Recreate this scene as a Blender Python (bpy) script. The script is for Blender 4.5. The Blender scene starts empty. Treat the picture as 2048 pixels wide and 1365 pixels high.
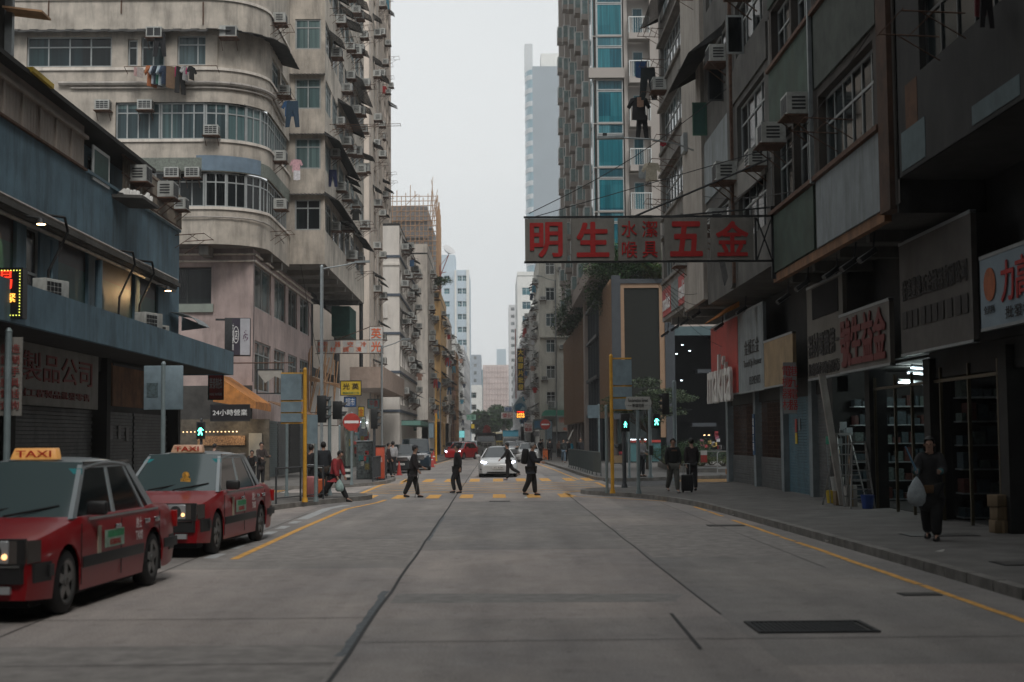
import bpy, math, random
from math import sin, cos, pi, radians as R, atan, tan, sqrt, atan2
from mathutils import Vector, Matrix
random.seed(11)
scene = bpy.context.scene
col = scene.collection
# ------------------------------------------------------------------ camera
F, VX, VY, H = 2844.0, 990.0, 876.0, 1.85
cd = bpy.data.cameras.new('camera'); cam = bpy.data.objects.new('camera', cd); col.objects.link(cam)
cd.lens = 50.0; cd.sensor_width = 36.0; cd.clip_end = 5000; cd.clip_start = .1
cam.location = (0, 0, H)
yaw = -atan((1024-VX)/F); pitch = atan((VY-682.5)/F)
cam.matrix_world = Matrix.Translation((0, 0, H)) @ Matrix.Rotation(yaw, 4, 'Z') @ Matrix.Rotation(pi/2+pitch, 4, 'X') @ Matrix.Rotation(R(-0.45), 4, 'Z')
cd.dof.use_dof = True; cd.dof.focus_distance = 48; cd.dof.aperture_fstop = 1.6
scene.camera = cam
scene.render.resolution_x = 1024; scene.render.resolution_y = 682
scene.view_settings.view_transform = 'Standard'; scene.view_settings.look = 'None'
scene.view_settings.exposure = EXPO = 0.3; scene.view_settings.gamma = 1
# ------------------------------------------------------------------ world: overcast sky
SUN_EL, SUN_ROT = R(50), R(165)
w = bpy.data.worlds.new("World"); scene.world = w; w.use_nodes = True
nt = w.node_tree; nt.nodes.clear()
out = nt.nodes.new('ShaderNodeOutputWorld'); bg = nt.nodes.new('ShaderNodeBackground')
sky = nt.nodes.new('ShaderNodeTexSky'); sky.sky_type = 'NISHITA'; sky.sun_disc = False
sky.sun_elevation = SUN_EL; sky.sun_rotation = SUN_ROT; sky.air_density = 1.5; sky.dust_density = 4
tc = nt.nodes.new('ShaderNodeTexCoord'); noi = nt.nodes.new('ShaderNodeTexNoise'); noi.inputs['Scale'].default_value = 1.6
noi.inputs['Detail'].default_value = 3
mp = nt.nodes.new('ShaderNodeMapping'); mp.inputs['Scale'].default_value = (1, 1, 2.2)
rp = nt.nodes.new('ShaderNodeValToRGB'); rp.color_ramp.elements[0].position = .3; rp.color_ramp.elements[1].position = .72
rp.color_ramp.elements[0].color = (.615, .645, .66, 1); rp.color_ramp.elements[1].color = (.715, .735, .74, 1)
vm = nt.nodes.new('ShaderNodeVectorMath'); vm.operation = 'SCALE'; vm.inputs['Scale'].default_value = 10.0
mx = nt.nodes.new('ShaderNodeMixRGB'); mx.inputs[0].default_value = .96
nt.links.new(tc.outputs['Generated'], mp.inputs['Vector']); nt.links.new(mp.outputs[0], noi.inputs['Vector'])
nt.links.new(noi.outputs['Fac'], rp.inputs[0]); nt.links.new(rp.outputs[0], vm.inputs[0])
nt.links.new(sky.outputs[0], mx.inputs[1]); nt.links.new(vm.outputs[0], mx.inputs[2])
nt.links.new(mx.outputs[0], bg.inputs[0]); bg.inputs[1].default_value = .1
nt.links.new(bg.outputs[0], out.inputs[0])
sd = bpy.data.lights.new('sun', 'SUN'); sd.energy = 1.5; sd.angle = R(22); sd.color = (1, .97, .93)
sun = bpy.data.objects.new('sun', sd); col.objects.link(sun)
sun.rotation_euler = Vector((-.17, .62, -.77)).to_track_quat('-Z', 'Y').to_euler()
# ------------------------------------------------------------------ materials
MATS = {}
def M(name, c=(.5, .5, .5), rough=.8, metal=0., var=.12, scale=2.5, streak=0., grime=(.05, .048, .045), bump=0., emit=None, es=1., spec=.5, coat=0.):
    if name in MATS: return MATS[name]
    m = bpy.data.materials.new(name); m.use_nodes = True; m.diffuse_color = (*c, 1)
    t = m.node_tree; b = t.nodes['Principled BSDF']
    b.inputs['Roughness'].default_value = rough; b.inputs['Metallic'].default_value = metal
    b.inputs['Specular IOR Level'].default_value = spec
    b.inputs['Coat Weight'].default_value = coat; b.inputs['Coat Roughness'].default_value = .08
    b.inputs['Base Color'].default_value = (*c, 1)
    if emit:
        b.inputs['Emission Color'].default_value = (*emit, 1); b.inputs['Emission Strength'].default_value = es
    if var or streak:
        g = t.nodes.new('ShaderNodeNewGeometry')
        n = t.nodes.new('ShaderNodeTexNoise'); n.inputs['Scale'].default_value = scale; n.inputs['Detail'].default_value = 5
        n.inputs['Roughness'].default_value = .62
        t.links.new(g.outputs['Position'], n.inputs['Vector'])
        cr = t.nodes.new('ShaderNodeValToRGB'); cr.color_ramp.elements[0].position = .33; cr.color_ramp.elements[1].position = .68
        cr.color_ramp.elements[0].color = (*[x*(1-var) for x in c], 1); cr.color_ramp.elements[1].color = (*[min(1, x*(1+var)) for x in c], 1)
        t.links.new(n.outputs['Fac'], cr.inputs[0]); last = cr.outputs[0]
        if streak:
            mp = t.nodes.new('ShaderNodeMapping'); mp.inputs['Scale'].default_value = (1, 1, .16)
            n2 = t.nodes.new('ShaderNodeTexNoise'); n2.inputs['Scale'].default_value = 2.1; n2.inputs['Detail'].default_value = 7; n2.inputs['Roughness'].default_value = .7
            t.links.new(g.outputs['Position'], mp.inputs['Vector']); t.links.new(mp.outputs[0], n2.inputs['Vector'])
            c2 = t.nodes.new('ShaderNodeValToRGB'); c2.color_ramp.elements[0].position = .46; c2.color_ramp.elements[1].position = .70
            c2.color_ramp.elements[0].color = (0, 0, 0, 1); c2.color_ramp.elements[1].color = (streak, streak, streak, 1)
            mxx = t.nodes.new('ShaderNodeMixRGB'); mxx.inputs[2].default_value = (*grime, 1)
            t.links.new(n2.outputs['Fac'], c2.inputs[0]); t.links.new(c2.outputs[0], mxx.inputs[0]); t.links.new(last, mxx.inputs[1]); last = mxx.outputs[0]
        t.links.new(last, b.inputs['Base Color'])
        if bump:
            bp = t.nodes.new('ShaderNodeBump'); bp.inputs['Strength'].default_value = bump; bp.inputs['Distance'].default_value = .02
            n3 = t.nodes.new('ShaderNodeTexNoise'); n3.inputs['Scale'].default_value = 30; n3.inputs['Detail'].default_value = 4
            t.links.new(g.outputs['Position'], n3.inputs['Vector']); t.links.new(n3.outputs['Fac'], bp.inputs['Height']); t.links.new(bp.outputs[0], b.inputs['Normal'])
    MATS[name] = m
    return m
def pane_mat(name, cols, rough=.12, folds=0.):
    m = bpy.data.materials.new(name); m.use_nodes = True; t = m.node_tree; b = t.nodes['Principled BSDF']
    b.inputs['Roughness'].default_value = rough; b.inputs['Specular IOR Level'].default_value = .3
    oi = t.nodes.new('ShaderNodeObjectInfo'); cr = t.nodes.new('ShaderNodeValToRGB'); cr.color_ramp.interpolation = 'CONSTANT'
    g = t.nodes.new('ShaderNodeNewGeometry'); v = t.nodes.new('ShaderNodeTexWhiteNoise'); v.noise_dimensions = '3D'
    sn = t.nodes.new('ShaderNodeVectorMath'); sn.operation = 'SNAP'; sn.inputs[1].default_value = (1.35, 1.35, 1.6)
    t.links.new(g.outputs['Position'], sn.inputs[0]); t.links.new(sn.outputs[0], v.inputs['Vector'])
    ad = t.nodes.new('ShaderNodeMath'); ad.operation = 'ADD'; t.links.new(oi.outputs['Random'], ad.inputs[0]); t.links.new(v.outputs['Value'], ad.inputs[1])
    fr = t.nodes.new('ShaderNodeMath'); fr.operation = 'FRACT'; t.links.new(ad.outputs[0], fr.inputs[0])
    t.links.new(fr.outputs[0], cr.inputs[0])
    e = cr.color_ramp.elements
    while len(e) < len(cols): e.new(.5)
    for i, c in enumerate(cols):
        e[i].position = i/len(cols); e[i].color = (*c, 1)
    wv = t.nodes.new('ShaderNodeTexNoise'); mp = t.nodes.new('ShaderNodeMapping'); mp.inputs['Scale'].default_value = (9, 9, .25)
    t.links.new(g.outputs['Position'], mp.inputs['Vector']); t.links.new(mp.outputs[0], wv.inputs['Vector']); wv.inputs['Scale'].default_value = 1.0
    mm = t.nodes.new('ShaderNodeMixRGB'); mm.blend_type = 'MULTIPLY'; mm.inputs[0].default_value = .8
    c3 = t.nodes.new('ShaderNodeValToRGB'); c3.color_ramp.elements[0].position = .35; c3.color_ramp.elements[1].position = .65
    c3.color_ramp.elements[0].color = (.45, .45, .45, 1); c3.color_ramp.elements[1].color = (1.0, 1.0, 1.0, 1)
    t.links.new(wv.outputs['Fac'], c3.inputs[0]); t.links.new(cr.outputs[0], mm.inputs[1]); t.links.new(c3.outputs[0], mm.inputs[2])
    t.links.new(mm.outputs[0], b.inputs['Base Color'])
    MATS[name] = m; return m
# walls
CREAM = M('cream_plaster', (.48, .43, .37), .9, var=.22, scale=1.1, streak=.5, bump=.25)
CREAM2 = M('pale_cream_plaster', (.70, .64, .57), .9, var=.1, scale=.8, streak=.4)
PINK = M('faded_pink_plaster', (.42, .33, .31), .9, var=.2, scale=.9, streak=.4, bump=.2)
BEIGE = M('beige_tile', (.66, .57, .49), .85, var=.07, scale=.5, streak=.2)
GREYW = M('warm_grey_paint', (.66, .62, .57), .85, var=.07, scale=.6, streak=.22)
BLUEW = M('blue_painted_render', (.125, .215, .275), .8, var=.22, scale=1.2, streak=.55, grime=(.035, .045, .05), bump=.2)
BLUET = M('blue_trim_paint', (.12, .20, .25), .75, var=.15, scale=2, streak=.35)
CLAD = M('beige_metal_cladding', (.36, .31, .27), .7, var=.12, scale=1, streak=.3)
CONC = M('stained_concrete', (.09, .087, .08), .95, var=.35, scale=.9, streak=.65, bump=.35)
CONC2 = M('light_concrete', (.19, .18, .165), .9, var=.25, scale=1.2, streak=.35, bump=.2)
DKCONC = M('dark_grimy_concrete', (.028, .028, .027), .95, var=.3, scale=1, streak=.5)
GREENP = M('green_weathered_panel', (.04, .066, .05), .8, var=.35, scale=1.6, streak=.6, grime=(.045, .055, .035))
WHITEP = M('white_weathered_panel', (.22, .245, .255), .8, var=.12, scale=2, streak=.75, grime=(.10, .11, .10))
RUSTP = M('rusty_panel', (.20, .10, .05), .9, var=.4, scale=2, streak=.5)
OCHRE = M('ochre_paint', (.66, .42, .19), .85, var=.08, scale=1, streak=.25)
TILEW = M('white_tile', (.66, .66, .63), .7, var=.06, scale=.5, streak=.1)
BROWNP = M('tan_metal_fins', (.42, .27, .17), .5, var=.06, scale=.3)
SLATE = M('slate_blue_band', (.08, .10, .13), .8)
TAUPE = M('taupe_stone', (.36, .31, .28), .8, var=.06)
GREYT = M('grey_tower_wall', (.25, .29, .32), .7, var=.05, scale=.2)
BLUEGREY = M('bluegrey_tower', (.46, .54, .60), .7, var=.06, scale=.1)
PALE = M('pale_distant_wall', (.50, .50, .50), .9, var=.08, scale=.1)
PINKN = M('hazy_pink_netting', (.72, .61, .57), .9, var=.1, scale=.3)  # paleness of distant haze partly put into the netting colour
# metals etc
DARKM = M('dark_metal', (.03, .032, .034), .6, .3, var=.3, scale=8)
RUST = M('rusty_steel', (.11, .06, .04), .85, .2, var=.4, scale=9)
GREYM = M('galvanised_steel', (.30, .33, .34), .45, .6, var=.12, scale=6)
POLEG = M('grey_green_pole_paint', (.20, .25, .26), .5, .1, var=.12, scale=5)
POLED = M('dark_pole_paint', (.05, .055, .06), .5, .1, var=.2, scale=5)
YELP = M('yellow_pole_paint', (.62, .32, .03), .5, 0, var=.18, scale=4, streak=.3)
FRAME = M('aluminium_frame', (.34, .36, .36), .5, .35, var=.12, scale=5)
FRAMEW = M('pale_frame', (.55, .57, .56), .5, .1, var=.1, scale=5)
FRAMED = M('dark_frame', (.06, .065, .065), .5, .3, var=.1)
ACW = M('off_white_enamel', (.40, .41, .39), .5, 0, var=.2, scale=6, streak=.5, grime=(.12, .11, .09))
BLACK = M('black_void', (.006, .006, .007), .9, var=0)
TAR = M('black_rubber', (.012, .012, .013), .75, var=.2)
AWN = M('dark_corrugated_sheet', (.035, .036, .036), .85, .1, var=.5, scale=3, streak=.4, grime=(.08, .07, .06))
ORANGEF = M('orange_tarpaulin', (.50, .20, .05), .8, var=.3, scale=3, streak=.5, grime=(.15, .08, .04))
SIGNG = M('sign_panel_grey', (.21, .20, .18), .6, var=.2, scale=2, streak=.4, grime=(.07, .065, .055))
SIGNBACK = M('grey_blue_sign_back', (.20, .27, .31), .55, .2, var=.15, scale=5, streak=.25)
REDS = M('red_letter_paint', (.40, .012, .012), .6, var=.15, scale=4)
REDB = M('red_sign_face', (.40, .04, .03), .55, var=.12, scale=2, streak=.3)
ORL = M('orange_red_letter', (.75, .14, .04), .6, var=.15, scale=4)
WHITES = M('white_sign_face', (.62, .61, .58), .55, var=.1, scale=2, streak=.3, grime=(.25, .22, .18))
BLACKL = M('black_letter', (.012, .012, .012), .6, var=0)
WHITEL = M('white_letter', (.75, .75, .74), .6, var=0)
YELS = M('yellow_sign_face', (.62, .43, .03), .6, var=.12, scale=3)
BLUES = M('pale_blue_sign_face', (.22, .29, .34), .6, var=.1, scale=2)
TANS = M('tan_faded_sign', (.30, .21, .115), .7, var=.2, scale=2, streak=.35)
GREENC = M('green_canvas', (.05, .24, .16), .75, var=.15)
GREEND = M('dark_green_sheet', (.012, .07, .055), .6, var=.25)
SHUT = M('grey_roller_shutter', (.11, .115, .115), .6, .3, var=.25, scale=3, streak=.4)
SHUTB = M('blue_roller_shutter', (.07, .15, .19), .6, .2, var=.2, scale=3, streak=.4)
GREYP = M('grey_pier_paint', (.20, .23, .24), .75, var=.2, scale=2, streak=.4)
BAMBOO = M('bamboo', (.42, .25, .14), .8, var=.25, scale=5)
PIPEW = M('pale_pipe', (.36, .33, .30), .6, var=.2, streak=.4)
GLASS = pane_mat('window_glass', [(.012, .016, .018), (.03, .06, .065), (.05, .10, .11), (.015, .02, .022), (.10, .14, .15), (.02, .035, .04), (.16, .17, .165)])
GLASSD = pane_mat('dark_window_glass', [(.008, .010, .011), (.012, .016, .018), (.02, .028, .03)])
TEAL = pane_mat('teal_curtain_glass', [(.02, .15, .19), (.015, .11, .15), (.03, .18, .22)], .15)
GLASST = pane_mat('blue_green_tower_glass', [(.05, .16, .20), (.08, .22, .26), (.03, .10, .13)])
NEON = M('fluorescent_tube', (.9, .9, .9), emit=(.75, .92, 1), es=5, var=0)
WARM = M('warm_lamp_glow', (.9, .8, .6), emit=(1, .62, .28), es=14, var=0)
WARMS = M('warm_lamp_dim', (.9, .8, .6), emit=(1, .6, .25), es=2.5, var=0)
GREENL = M('green_signal_light', (.1, .9, .7), emit=(.12, 1, .72), es=5, var=0)
HEADL = M('cool_headlamp_light', (.9, .9, 1), emit=(.75, .8, 1), es=20, var=0)
HEADW = M('warm_parking_lamp', (.9, .7, .4), emit=(1, .5, .2), es=1.8, var=0)
LEDR = M('red_led', (.9, .05, .02), emit=(1, .03, .01), es=1.5, var=0)
LEDY = M('yellow_led', (.9, .8, .1), emit=(.85, .9, .15), es=1.4, var=0)
LEDO = M('orange_led', (.9, .5, .1), emit=(1, .42, .06), es=2.2, var=0)
CABLE = M('black_cable', (.015, .015, .016), .7, var=0)
ROADY = M('yellow_road_paint', (.72, .38, .09), .75, var=.3, scale=6, streak=.0, bump=.1)
ROADW = M('white_road_paint', (.42, .43, .43), .75, var=.25, scale=6)
# ------------------------------------------------------------------ mesh helper
def tag(o, label=None, cat=None, group=None, kind=None):
    if label: o['label'] = label
    if cat: o['category'] = cat
    if group: o['group'] = group
    if kind: o['kind'] = kind
    return o
def empty(name, loc=(0, 0, 0), rz=0, label=None, cat=None, group=None):
    o = bpy.data.objects.new(name, None); col.objects.link(o); o.location = loc; o.rotation_euler = (0, 0, rz); o.empty_display_size = .3
    return tag(o, label, cat, group)
class MB:
    def __init__(s): s.v = []; s.f = []; s.m = []
    def quad(s, a, b, c, d, m=0):
        n = len(s.v); s.v += [a, b, c, d]; s.f.append((n, n+1, n+2, n+3)); s.m.append(m); return s
    def poly(s, pts, m=0):
        n = len(s.v); s.v += list(pts); s.f.append(tuple(range(n, n+len(pts)))); s.m.append(m); return s
    def box(s, x0, y0, z0, x1, y1, z1, m=0):
        if x0 > x1: x0, x1 = x1, x0
        if y0 > y1: y0, y1 = y1, y0
        if z0 > z1: z0, z1 = z1, z0
        n = len(s.v)
        s.v += [(x0, y0, z0), (x1, y0, z0), (x1, y1, z0), (x0, y1, z0), (x0, y0, z1), (x1, y0, z1), (x1, y1, z1), (x0, y1, z1)]
        s.f += [(n, n+3, n+2, n+1), (n+4, n+5, n+6, n+7), (n, n+1, n+5, n+4), (n+1, n+2, n+6, n+5), (n+2, n+3, n+7, n+6), (n+3, n, n+4, n+7)]
        s.m += [m]*6; return s
    def cyl(s, p, q, r, r2=None, n=8, m=0, cap=True):
        p = Vector(p); q = Vector(q); r2 = r if r2 is None else r2
        d = (q-p); L = d.length
        if L < 1e-6: return s
        d /= L; a = Vector((0, 0, 1)) if abs(d.z) < .9 else Vector((1, 0, 0))
        u = d.cross(a).normalized(); v = d.cross(u); k = len(s.v)
        for i in range(n):
            t = 2*pi*i/n; e = u*cos(t)+v*sin(t)
            s.v.append(tuple(p+e*r)); s.v.append(tuple(q+e*r2))
        for i in range(n):
            j = (i+1) % n; s.f.append((k+2*i, k+2*i+1, k+2*j+1, k+2*j)); s.m.append(m)
        if cap:
            s.f.append(tuple(k+2*i for i in range(n))); s.m.append(m)
            s.f.append(tuple(k+2*i+1 for i in reversed(range(n)))); s.m.append(m)
        return s
    def tube(s, pts, r, n=6, m=0):
        for a, b in zip(pts, pts[1:]): s.cyl(a, b, r, n=n, m=m)
        return s
    def prism(s, pts, z0, z1, m=0):
        k = len(s.v); n = len(pts)
        s.v += [(x, y, z0) for x, y in pts]+[(x, y, z1) for x, y in pts]
        s.f.append(tuple(k+i for i in reversed(range(n)))); s.m.append(m)
        s.f.append(tuple(k+n+i for i in range(n))); s.m.append(m)
        for i in range(n):
            j = (i+1) % n; s.f.append((k+i, k+j, k+n+j, k+n+i)); s.m.append(m)
        return s
    def slab(s, pts, t, ax=(0, 1, 0), m=0):
        """3D polygon thickened by vector ax*t"""
        k = len(s.v); n = len(pts); a = Vector(ax)*t
        s.v += [tuple(p) for p in pts]+[tuple(Vector(p)+a) for p in pts]
        s.f.append(tuple(k+i for i in range(n))); s.m.append(m)
        s.f.append(tuple(k+n+i for i in reversed(range(n)))); s.m.append(m)
        for i in range(n):
            j = (i+1) % n; s.f.append((k+j, k+i, k+n+i, k+n+j)); s.m.append(m)
        return s
    def mesh(s, name, mats, smooth=False):
        me = bpy.data.meshes.new(name); me.from_pydata([tuple(v) for v in s.v], [], s.f)
        for mm in (mats if isinstance(mats, (list, tuple)) else [mats]): me.materials.append(mm)
        for p, i in zip(me.polygons, s.m): p.material_index = i
        if smooth: me.shade_smooth()
        me.update(); return me
    def build(s, name, mats, parent=None, label=None, cat=None, group=None, kind=None, smooth=False, bevel=0, world=True, seg=2):
        if parent is not None and world:
            L = parent.matrix_basis.inverted() if parent.parent is None else (parent.parent.matrix_basis @ parent.matrix_basis).inverted()
            s.v = [tuple(L @ Vector(v)) for v in s.v]
        me = s.mesh(name, mats, smooth)
        o = bpy.data.objects.new(name, me); col.objects.link(o)
        if parent is not None: o.parent = parent
        if bevel: add_bevel(o, bevel, seg)
        return tag(o, label, cat, group, kind)
def add_bevel(o, wd, seg=2):
    b = o.modifiers.new('bevel', 'BEVEL'); b.width = wd; b.segments = seg; b.limit_method = 'ANGLE'; b.angle_limit = R(35)
    o.data.shade_smooth(); return o
def place(name, me, parent=None, loc=(0, 0, 0), rz=0):
    o = bpy.data.objects.new(name, me); col.objects.link(o); o.location = loc; o.rotation_euler = (0, 0, rz)
    if parent is not None: o.parent = parent
    return o
def copy_tree(o, parent=None):
    c = o.copy(); col.objects.link(c); c.parent = parent
    for ch in list(o.children): copy_tree(ch, c)
    return c
tmp = bpy.data.scenes.new('workbench_scene')
def bake(o):
    tmp.collection.objects.link(o); vl = tmp.view_layers[0]
    with bpy.context.temp_override(scene=tmp, view_layer=vl): return bpy.data.meshes.new_from_object(o.evaluated_get(bpy.context.evaluated_depsgraph_get()))
def text_mesh(s, size, depth=.012, bold=0., align='CENTER', sx=1., mat=None, spacing=1., track=1.):
    cu = bpy.data.curves.new('letters', 'FONT'); cu.body = s; cu.size = size; cu.extrude = depth
    cu.align_x = align; cu.align_y = 'CENTER'; cu.resolution_u = 3; cu.space_line = spacing; cu.space_character = track
    o = bpy.data.objects.new('letters', cu)
    me = bake(o)
    if bold:
        V = [tuple(v.co) for v in me.vertices]; Fc = [tuple(p.vertices) for p in me.polygons]; n = len(V); W_, G_ = [], []; e = size*bold*1.4
        for k, (dx, dy) in enumerate(((0, 0), (e, e), (-e, e), (e, -e), (-e, -e), (e*1.4, 0), (-e*1.4, 0))):
            W_ += [(x+dx, y+dy, z+.0007*k) for x, y, z in V]; G_ += [tuple(i+n*k for i in f) for f in Fc]
        bpy.data.meshes.remove(me); me = bpy.data.meshes.new('letters'); me.from_pydata(W_, [], G_)
    bpy.data.objects.remove(o); bpy.data.curves.remove(cu)
    me.name = 'letters'; me.materials.clear()
    if mat: me.materials.append(mat)
    for v in me.vertices:
        x, y, z = v.co; v.co = (x*sx, -z, y)      # stands up, faces -y
    return me
def letters(s, parent, loc, size, mat, depth=.012, bold=0., sx=1., rz=0, align='CENTER', spacing=1., fit=None, fith=None, name='lettering', shear=0):
    me = text_mesh(s, size, depth, bold, align, sx, mat, spacing)
    if fit or fith:
        xs = [v.co.x for v in me.vertices]; zs = [v.co.z for v in me.vertices]
        kx = fit/(max(xs)-min(xs)) if fit else 1; kz = fith/(max(zs)-min(zs)) if fith else 1
        cx, cz = (max(xs)+min(xs))/2, (max(zs)+min(zs))/2
        for v in me.vertices: v.co.x = (v.co.x-cx)*kx; v.co.z = (v.co.z-cz)*kz
    if shear:
        for v in me.vertices: v.co.x += v.co.z*shear
    return place(name, me, parent, loc, rz)
def ORD(i):
    return ['lowest', 'second', 'third', 'fourth', 'fifth', 'sixth', 'seventh', 'eighth', 'ninth', 'tenth', 'eleventh', 'twelfth', 'thirteenth', 'fourteenth', 'fifteenth', 'sixteenth', 'seventeenth', 'eighteenth', 'nineteenth', 'twentieth'][min(19, i)]
def NTH(i): return 'first' if i == 0 else ORD(i)
def PX(px, d): return (px-VX)/F*d
def PZ(py, d): return H+(VY-py)/F*d
SPLIT={'rack_shelf','rack_goods','pier','shop_pier','column','soffit_beam','fin_wall','balcony_wall','floor_band','balcony','downpipe','ledge','sill','lintel','corner_post','escalator','ceiling_lamp','screen_frame','paint_patch','green_panel','balcony_panel','shop_shutter','portal_frame','lobby_lintel','shop_interior','window_poster','floor_ledge','side_glass','upper_glass','inner_floor','box_panel','concrete_frame','white_shaft','base_slab','canopy','canopy_edge','street_wall','wall_box','cladding_rail'}
# ------------------------------------------------------------------ windows
WM = {}
def window_meshes(w, h, nx, tr, fm, gm, t=.07, grille=False):
    key = (round(w, 2), round(h, 2), nx, tr, fm.name, gm.name, grille)
    if key in WM: return WM[key]
    b = MB(); y0, y1 = -.0, .06
    b.box(0, y0, 0, w, y1, t).box(0, y0, h-t, w, y1, h).box(0, y0, t, t, y1, h-t).box(w-t, y0, t, w, y1, h-t)
    for i in range(1, nx):
        x = w*i/nx; b.box(x-t*.4, y0+.004, t, x+t*.4, y1-.004, h-t)
    if tr:
        z = h*tr
        for i in range(nx):
            a = t if i == 0 else w*i/nx+t*.4; c = w-t if i == nx-1 else w*(i+1)/nx-t*.4
            b.box(a, y0+.006, z-t*.4, c, y1-.006, z+t*.4)
    if grille:
        k = int(w/.14)
        for i in range(1, k): b.cyl((w*i/k, -.02, 0), (w*i/k, -.02, h), .008, n=4)
    fr = b.mesh('window', fm)
    g = MB().quad((t, .035, t), (w-t, .035, t), (w-t, .035, h-t), (t, .035, h-t))
    gl = g.mesh('pane', gm)
    WM[key] = (fr, gl); return WM[key]
class Bldg:
    def __init__(s, name, label, cat, base, group=None):
        s.root = empty(name, base, 0, label, cat, group); s.base = Vector(base); s.wins = []; s.wall = {}; s.far = False
    def mb(s, part, mat):
        k = (part, mat.name)
        if k not in s.wall: s.wall[k] = (MB(), mat)
        return s.wall[k][0]
    def facade(s, O, a, W, z0, z1, ops=(), mat=None, depth=.18, part='wall', th=0):
        """O world xy of left end seen from outside; a = angle of u; ops: (x,z,w,h[,nx,tr,frame,glass])"""
        mb = s.mb(part, mat); u = Vector((cos(a), sin(a), 0)); inn = Vector((-sin(a), cos(a), 0)); O = Vector((O[0], O[1], 0))
        P = lambda x, z, d=0: tuple(O+u*x+inn*d+Vector((0, 0, z)))
        xs = sorted({0, W} | {round(o[0], 3) for o in ops} | {round(o[0]+o[2], 3) for o in ops})
        zs = sorted({z0, z1} | {round(o[1], 3) for o in ops} | {round(o[1]+o[3], 3) for o in ops})
        rect = [(round(o[0], 3), round(o[1], 3), round(o[0]+o[2], 3), round(o[1]+o[3], 3)) for o in ops]
        for za, zb in zip(zs, zs[1:]):
            run = None
            for xa, xb in zip(xs, xs[1:]):
                hole = any(r[0] <= xa+1e-4 and xb <= r[2]+1e-4 and r[1] <= za+1e-4 and zb <= r[3]+1e-4 for r in rect)
                if not hole:
                    run = (run[0], xb) if run else (xa, xb)
                if hole and run: mb.quad(P(run[0], za), P(run[1], za), P(run[1], zb), P(run[0], zb)); run = None
            if run: mb.quad(P(run[0], za), P(run[1], za), P(run[1], zb), P(run[0], zb))
        for o, r in zip(ops, rect):
            x0, za, x1, zb = r; d = depth
            mb.quad(P(x0, za), P(x1, za), P(x1, za, d), P(x0, za, d)).quad(P(x0, zb), P(x0, zb, d), P(x1, zb, d), P(x1, zb))
            mb.quad(P(x0, za), P(x0, za, d), P(x0, zb, d), P(x0, zb)).quad(P(x1, za), P(x1, zb), P(x1, zb, d), P(x1, za, d))
            nx, tr, fm, gm = (list(o[4:])+[2, .7, FRAME, GLASS][len(o)-4:])
            if nx: s.win(P(x0, za, d-.07), a, x1-x0, zb-za, nx, tr, fm, gm)
    def win(s, loc, a, w, h, nx=2, tr=.7, fm=None, gm=None, grille=False):
        s.wins.append((Vector(loc), a, w, h, nx, tr, fm or FRAME, gm or GLASS, grille))
    def box(s, part, mat, *c):
        if part in SPLIT: MB().box(*c).build(part, mat, s.root)
        else: s.mb(part, mat).box(*c)
    def done(s):
        for (part, mn), (mb, mat) in s.wall.items(): mb.build(part, mat, s.root)
        def pri(w):
            d = max(5, w[0].y); v = abs(cos(w[1]))*d+abs(sin(w[1]))*abs(w[0].x)
            return -(w[2]*w[3]*v/d**3) + (1 if w[0].z > H+.33*d else 0)
        s.wins.sort(key=pri)
        rest = MB()
        for i, (loc, a, w, h, nx, tr, fm, gm, gr) in enumerate(s.wins):
            fr, gl = window_meshes(w, h, nx, tr, fm, gm, grille=gr)
            if i < 98 and not s.far:
                o = place('window', fr, s.root, loc-s.base, a); place('pane', gl, o)
            elif i < 98:
                key = ('j', fr.name, gl.name)
                if key not in WM:
                    m2 = MB()
                    for me, mi in ((fr, 0), (gl, 1)):
                        k = len(m2.v); m2.v += [tuple(v.co) for v in me.vertices]
                        for p in me.polygons: m2.f.append(tuple(k+q for q in p.vertices)); m2.m.append(mi)
                    WM[key] = m2.mesh('window', [fm, gm])
                place('window', WM[key], s.root, loc-s.base, a)
            else:
                c, sn = cos(a), sin(a)
                for me, mi in ((fr, 0), (gl, 1)):
                    k = len(rest.v)
                    for v in me.vertices:
                        x, y, z = v.co; rest.v.append((loc.x+x*c-y*sn, loc.y+x*sn+y*c, loc.z+z))
                    for p in me.polygons: rest.f.append(tuple(k+q for q in p.vertices)); rest.m.append(mi)
        if rest.v: rest.build('window', [s.wins[-1][6], s.wins[-1][7]], s.root, kind='stuff')
        return s.root
# ------------------------------------------------------------------ air conditioners, racks, awnings, laundry
def ac_proto(w, h, d, variant):
    r = empty('air_conditioner', (0, 0, -50)); r.hide_render = False
    b = MB(); b.box(0, -d, 0, w, 0, h)
    b.build('casing', ACW, r, world=False)
    g = MB(); n = 3
    if variant == 0:
        g.box(.05, -d-.006, .05, w*.47, -d+.004, h-.05).box(w*.53, -d-.006, .05, w-.05, -d+.004, h-.05)
    elif variant == 1: g.box(w*.36, -d-.006, .05, w-.05, -d+.004, h-.05)
    else:
        for i in range(3):
            for j in range(4): g.box(.05+(w-.1)*i/3+.012, -d-.006, .05+(h-.1)*j/4+.012, .05+(w-.1)*(i+1)/3-.012, -d+.004, .05+(h-.1)*(j+1)/4-.012)
    for sx in (-.006, w+.006-.01):       # side louvres
        for i in range(4): g.box(sx, -d*.8, h*.2+i*h*.17, sx+.01, -d*.25, h*.2+i*h*.17+h*.09)
    g.build('grille', DARKM, r, world=False)
    k = MB(); k.box(-.05, -d-.06, -.05, w+.05, 0, -.02)
    for x in (.04, w-.04): k.cyl((x, -d, -.04), (x, 0, -.04-d*.8), .015, n=4)
    k.build('bracket', RUST, r, world=False)
    return r
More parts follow.
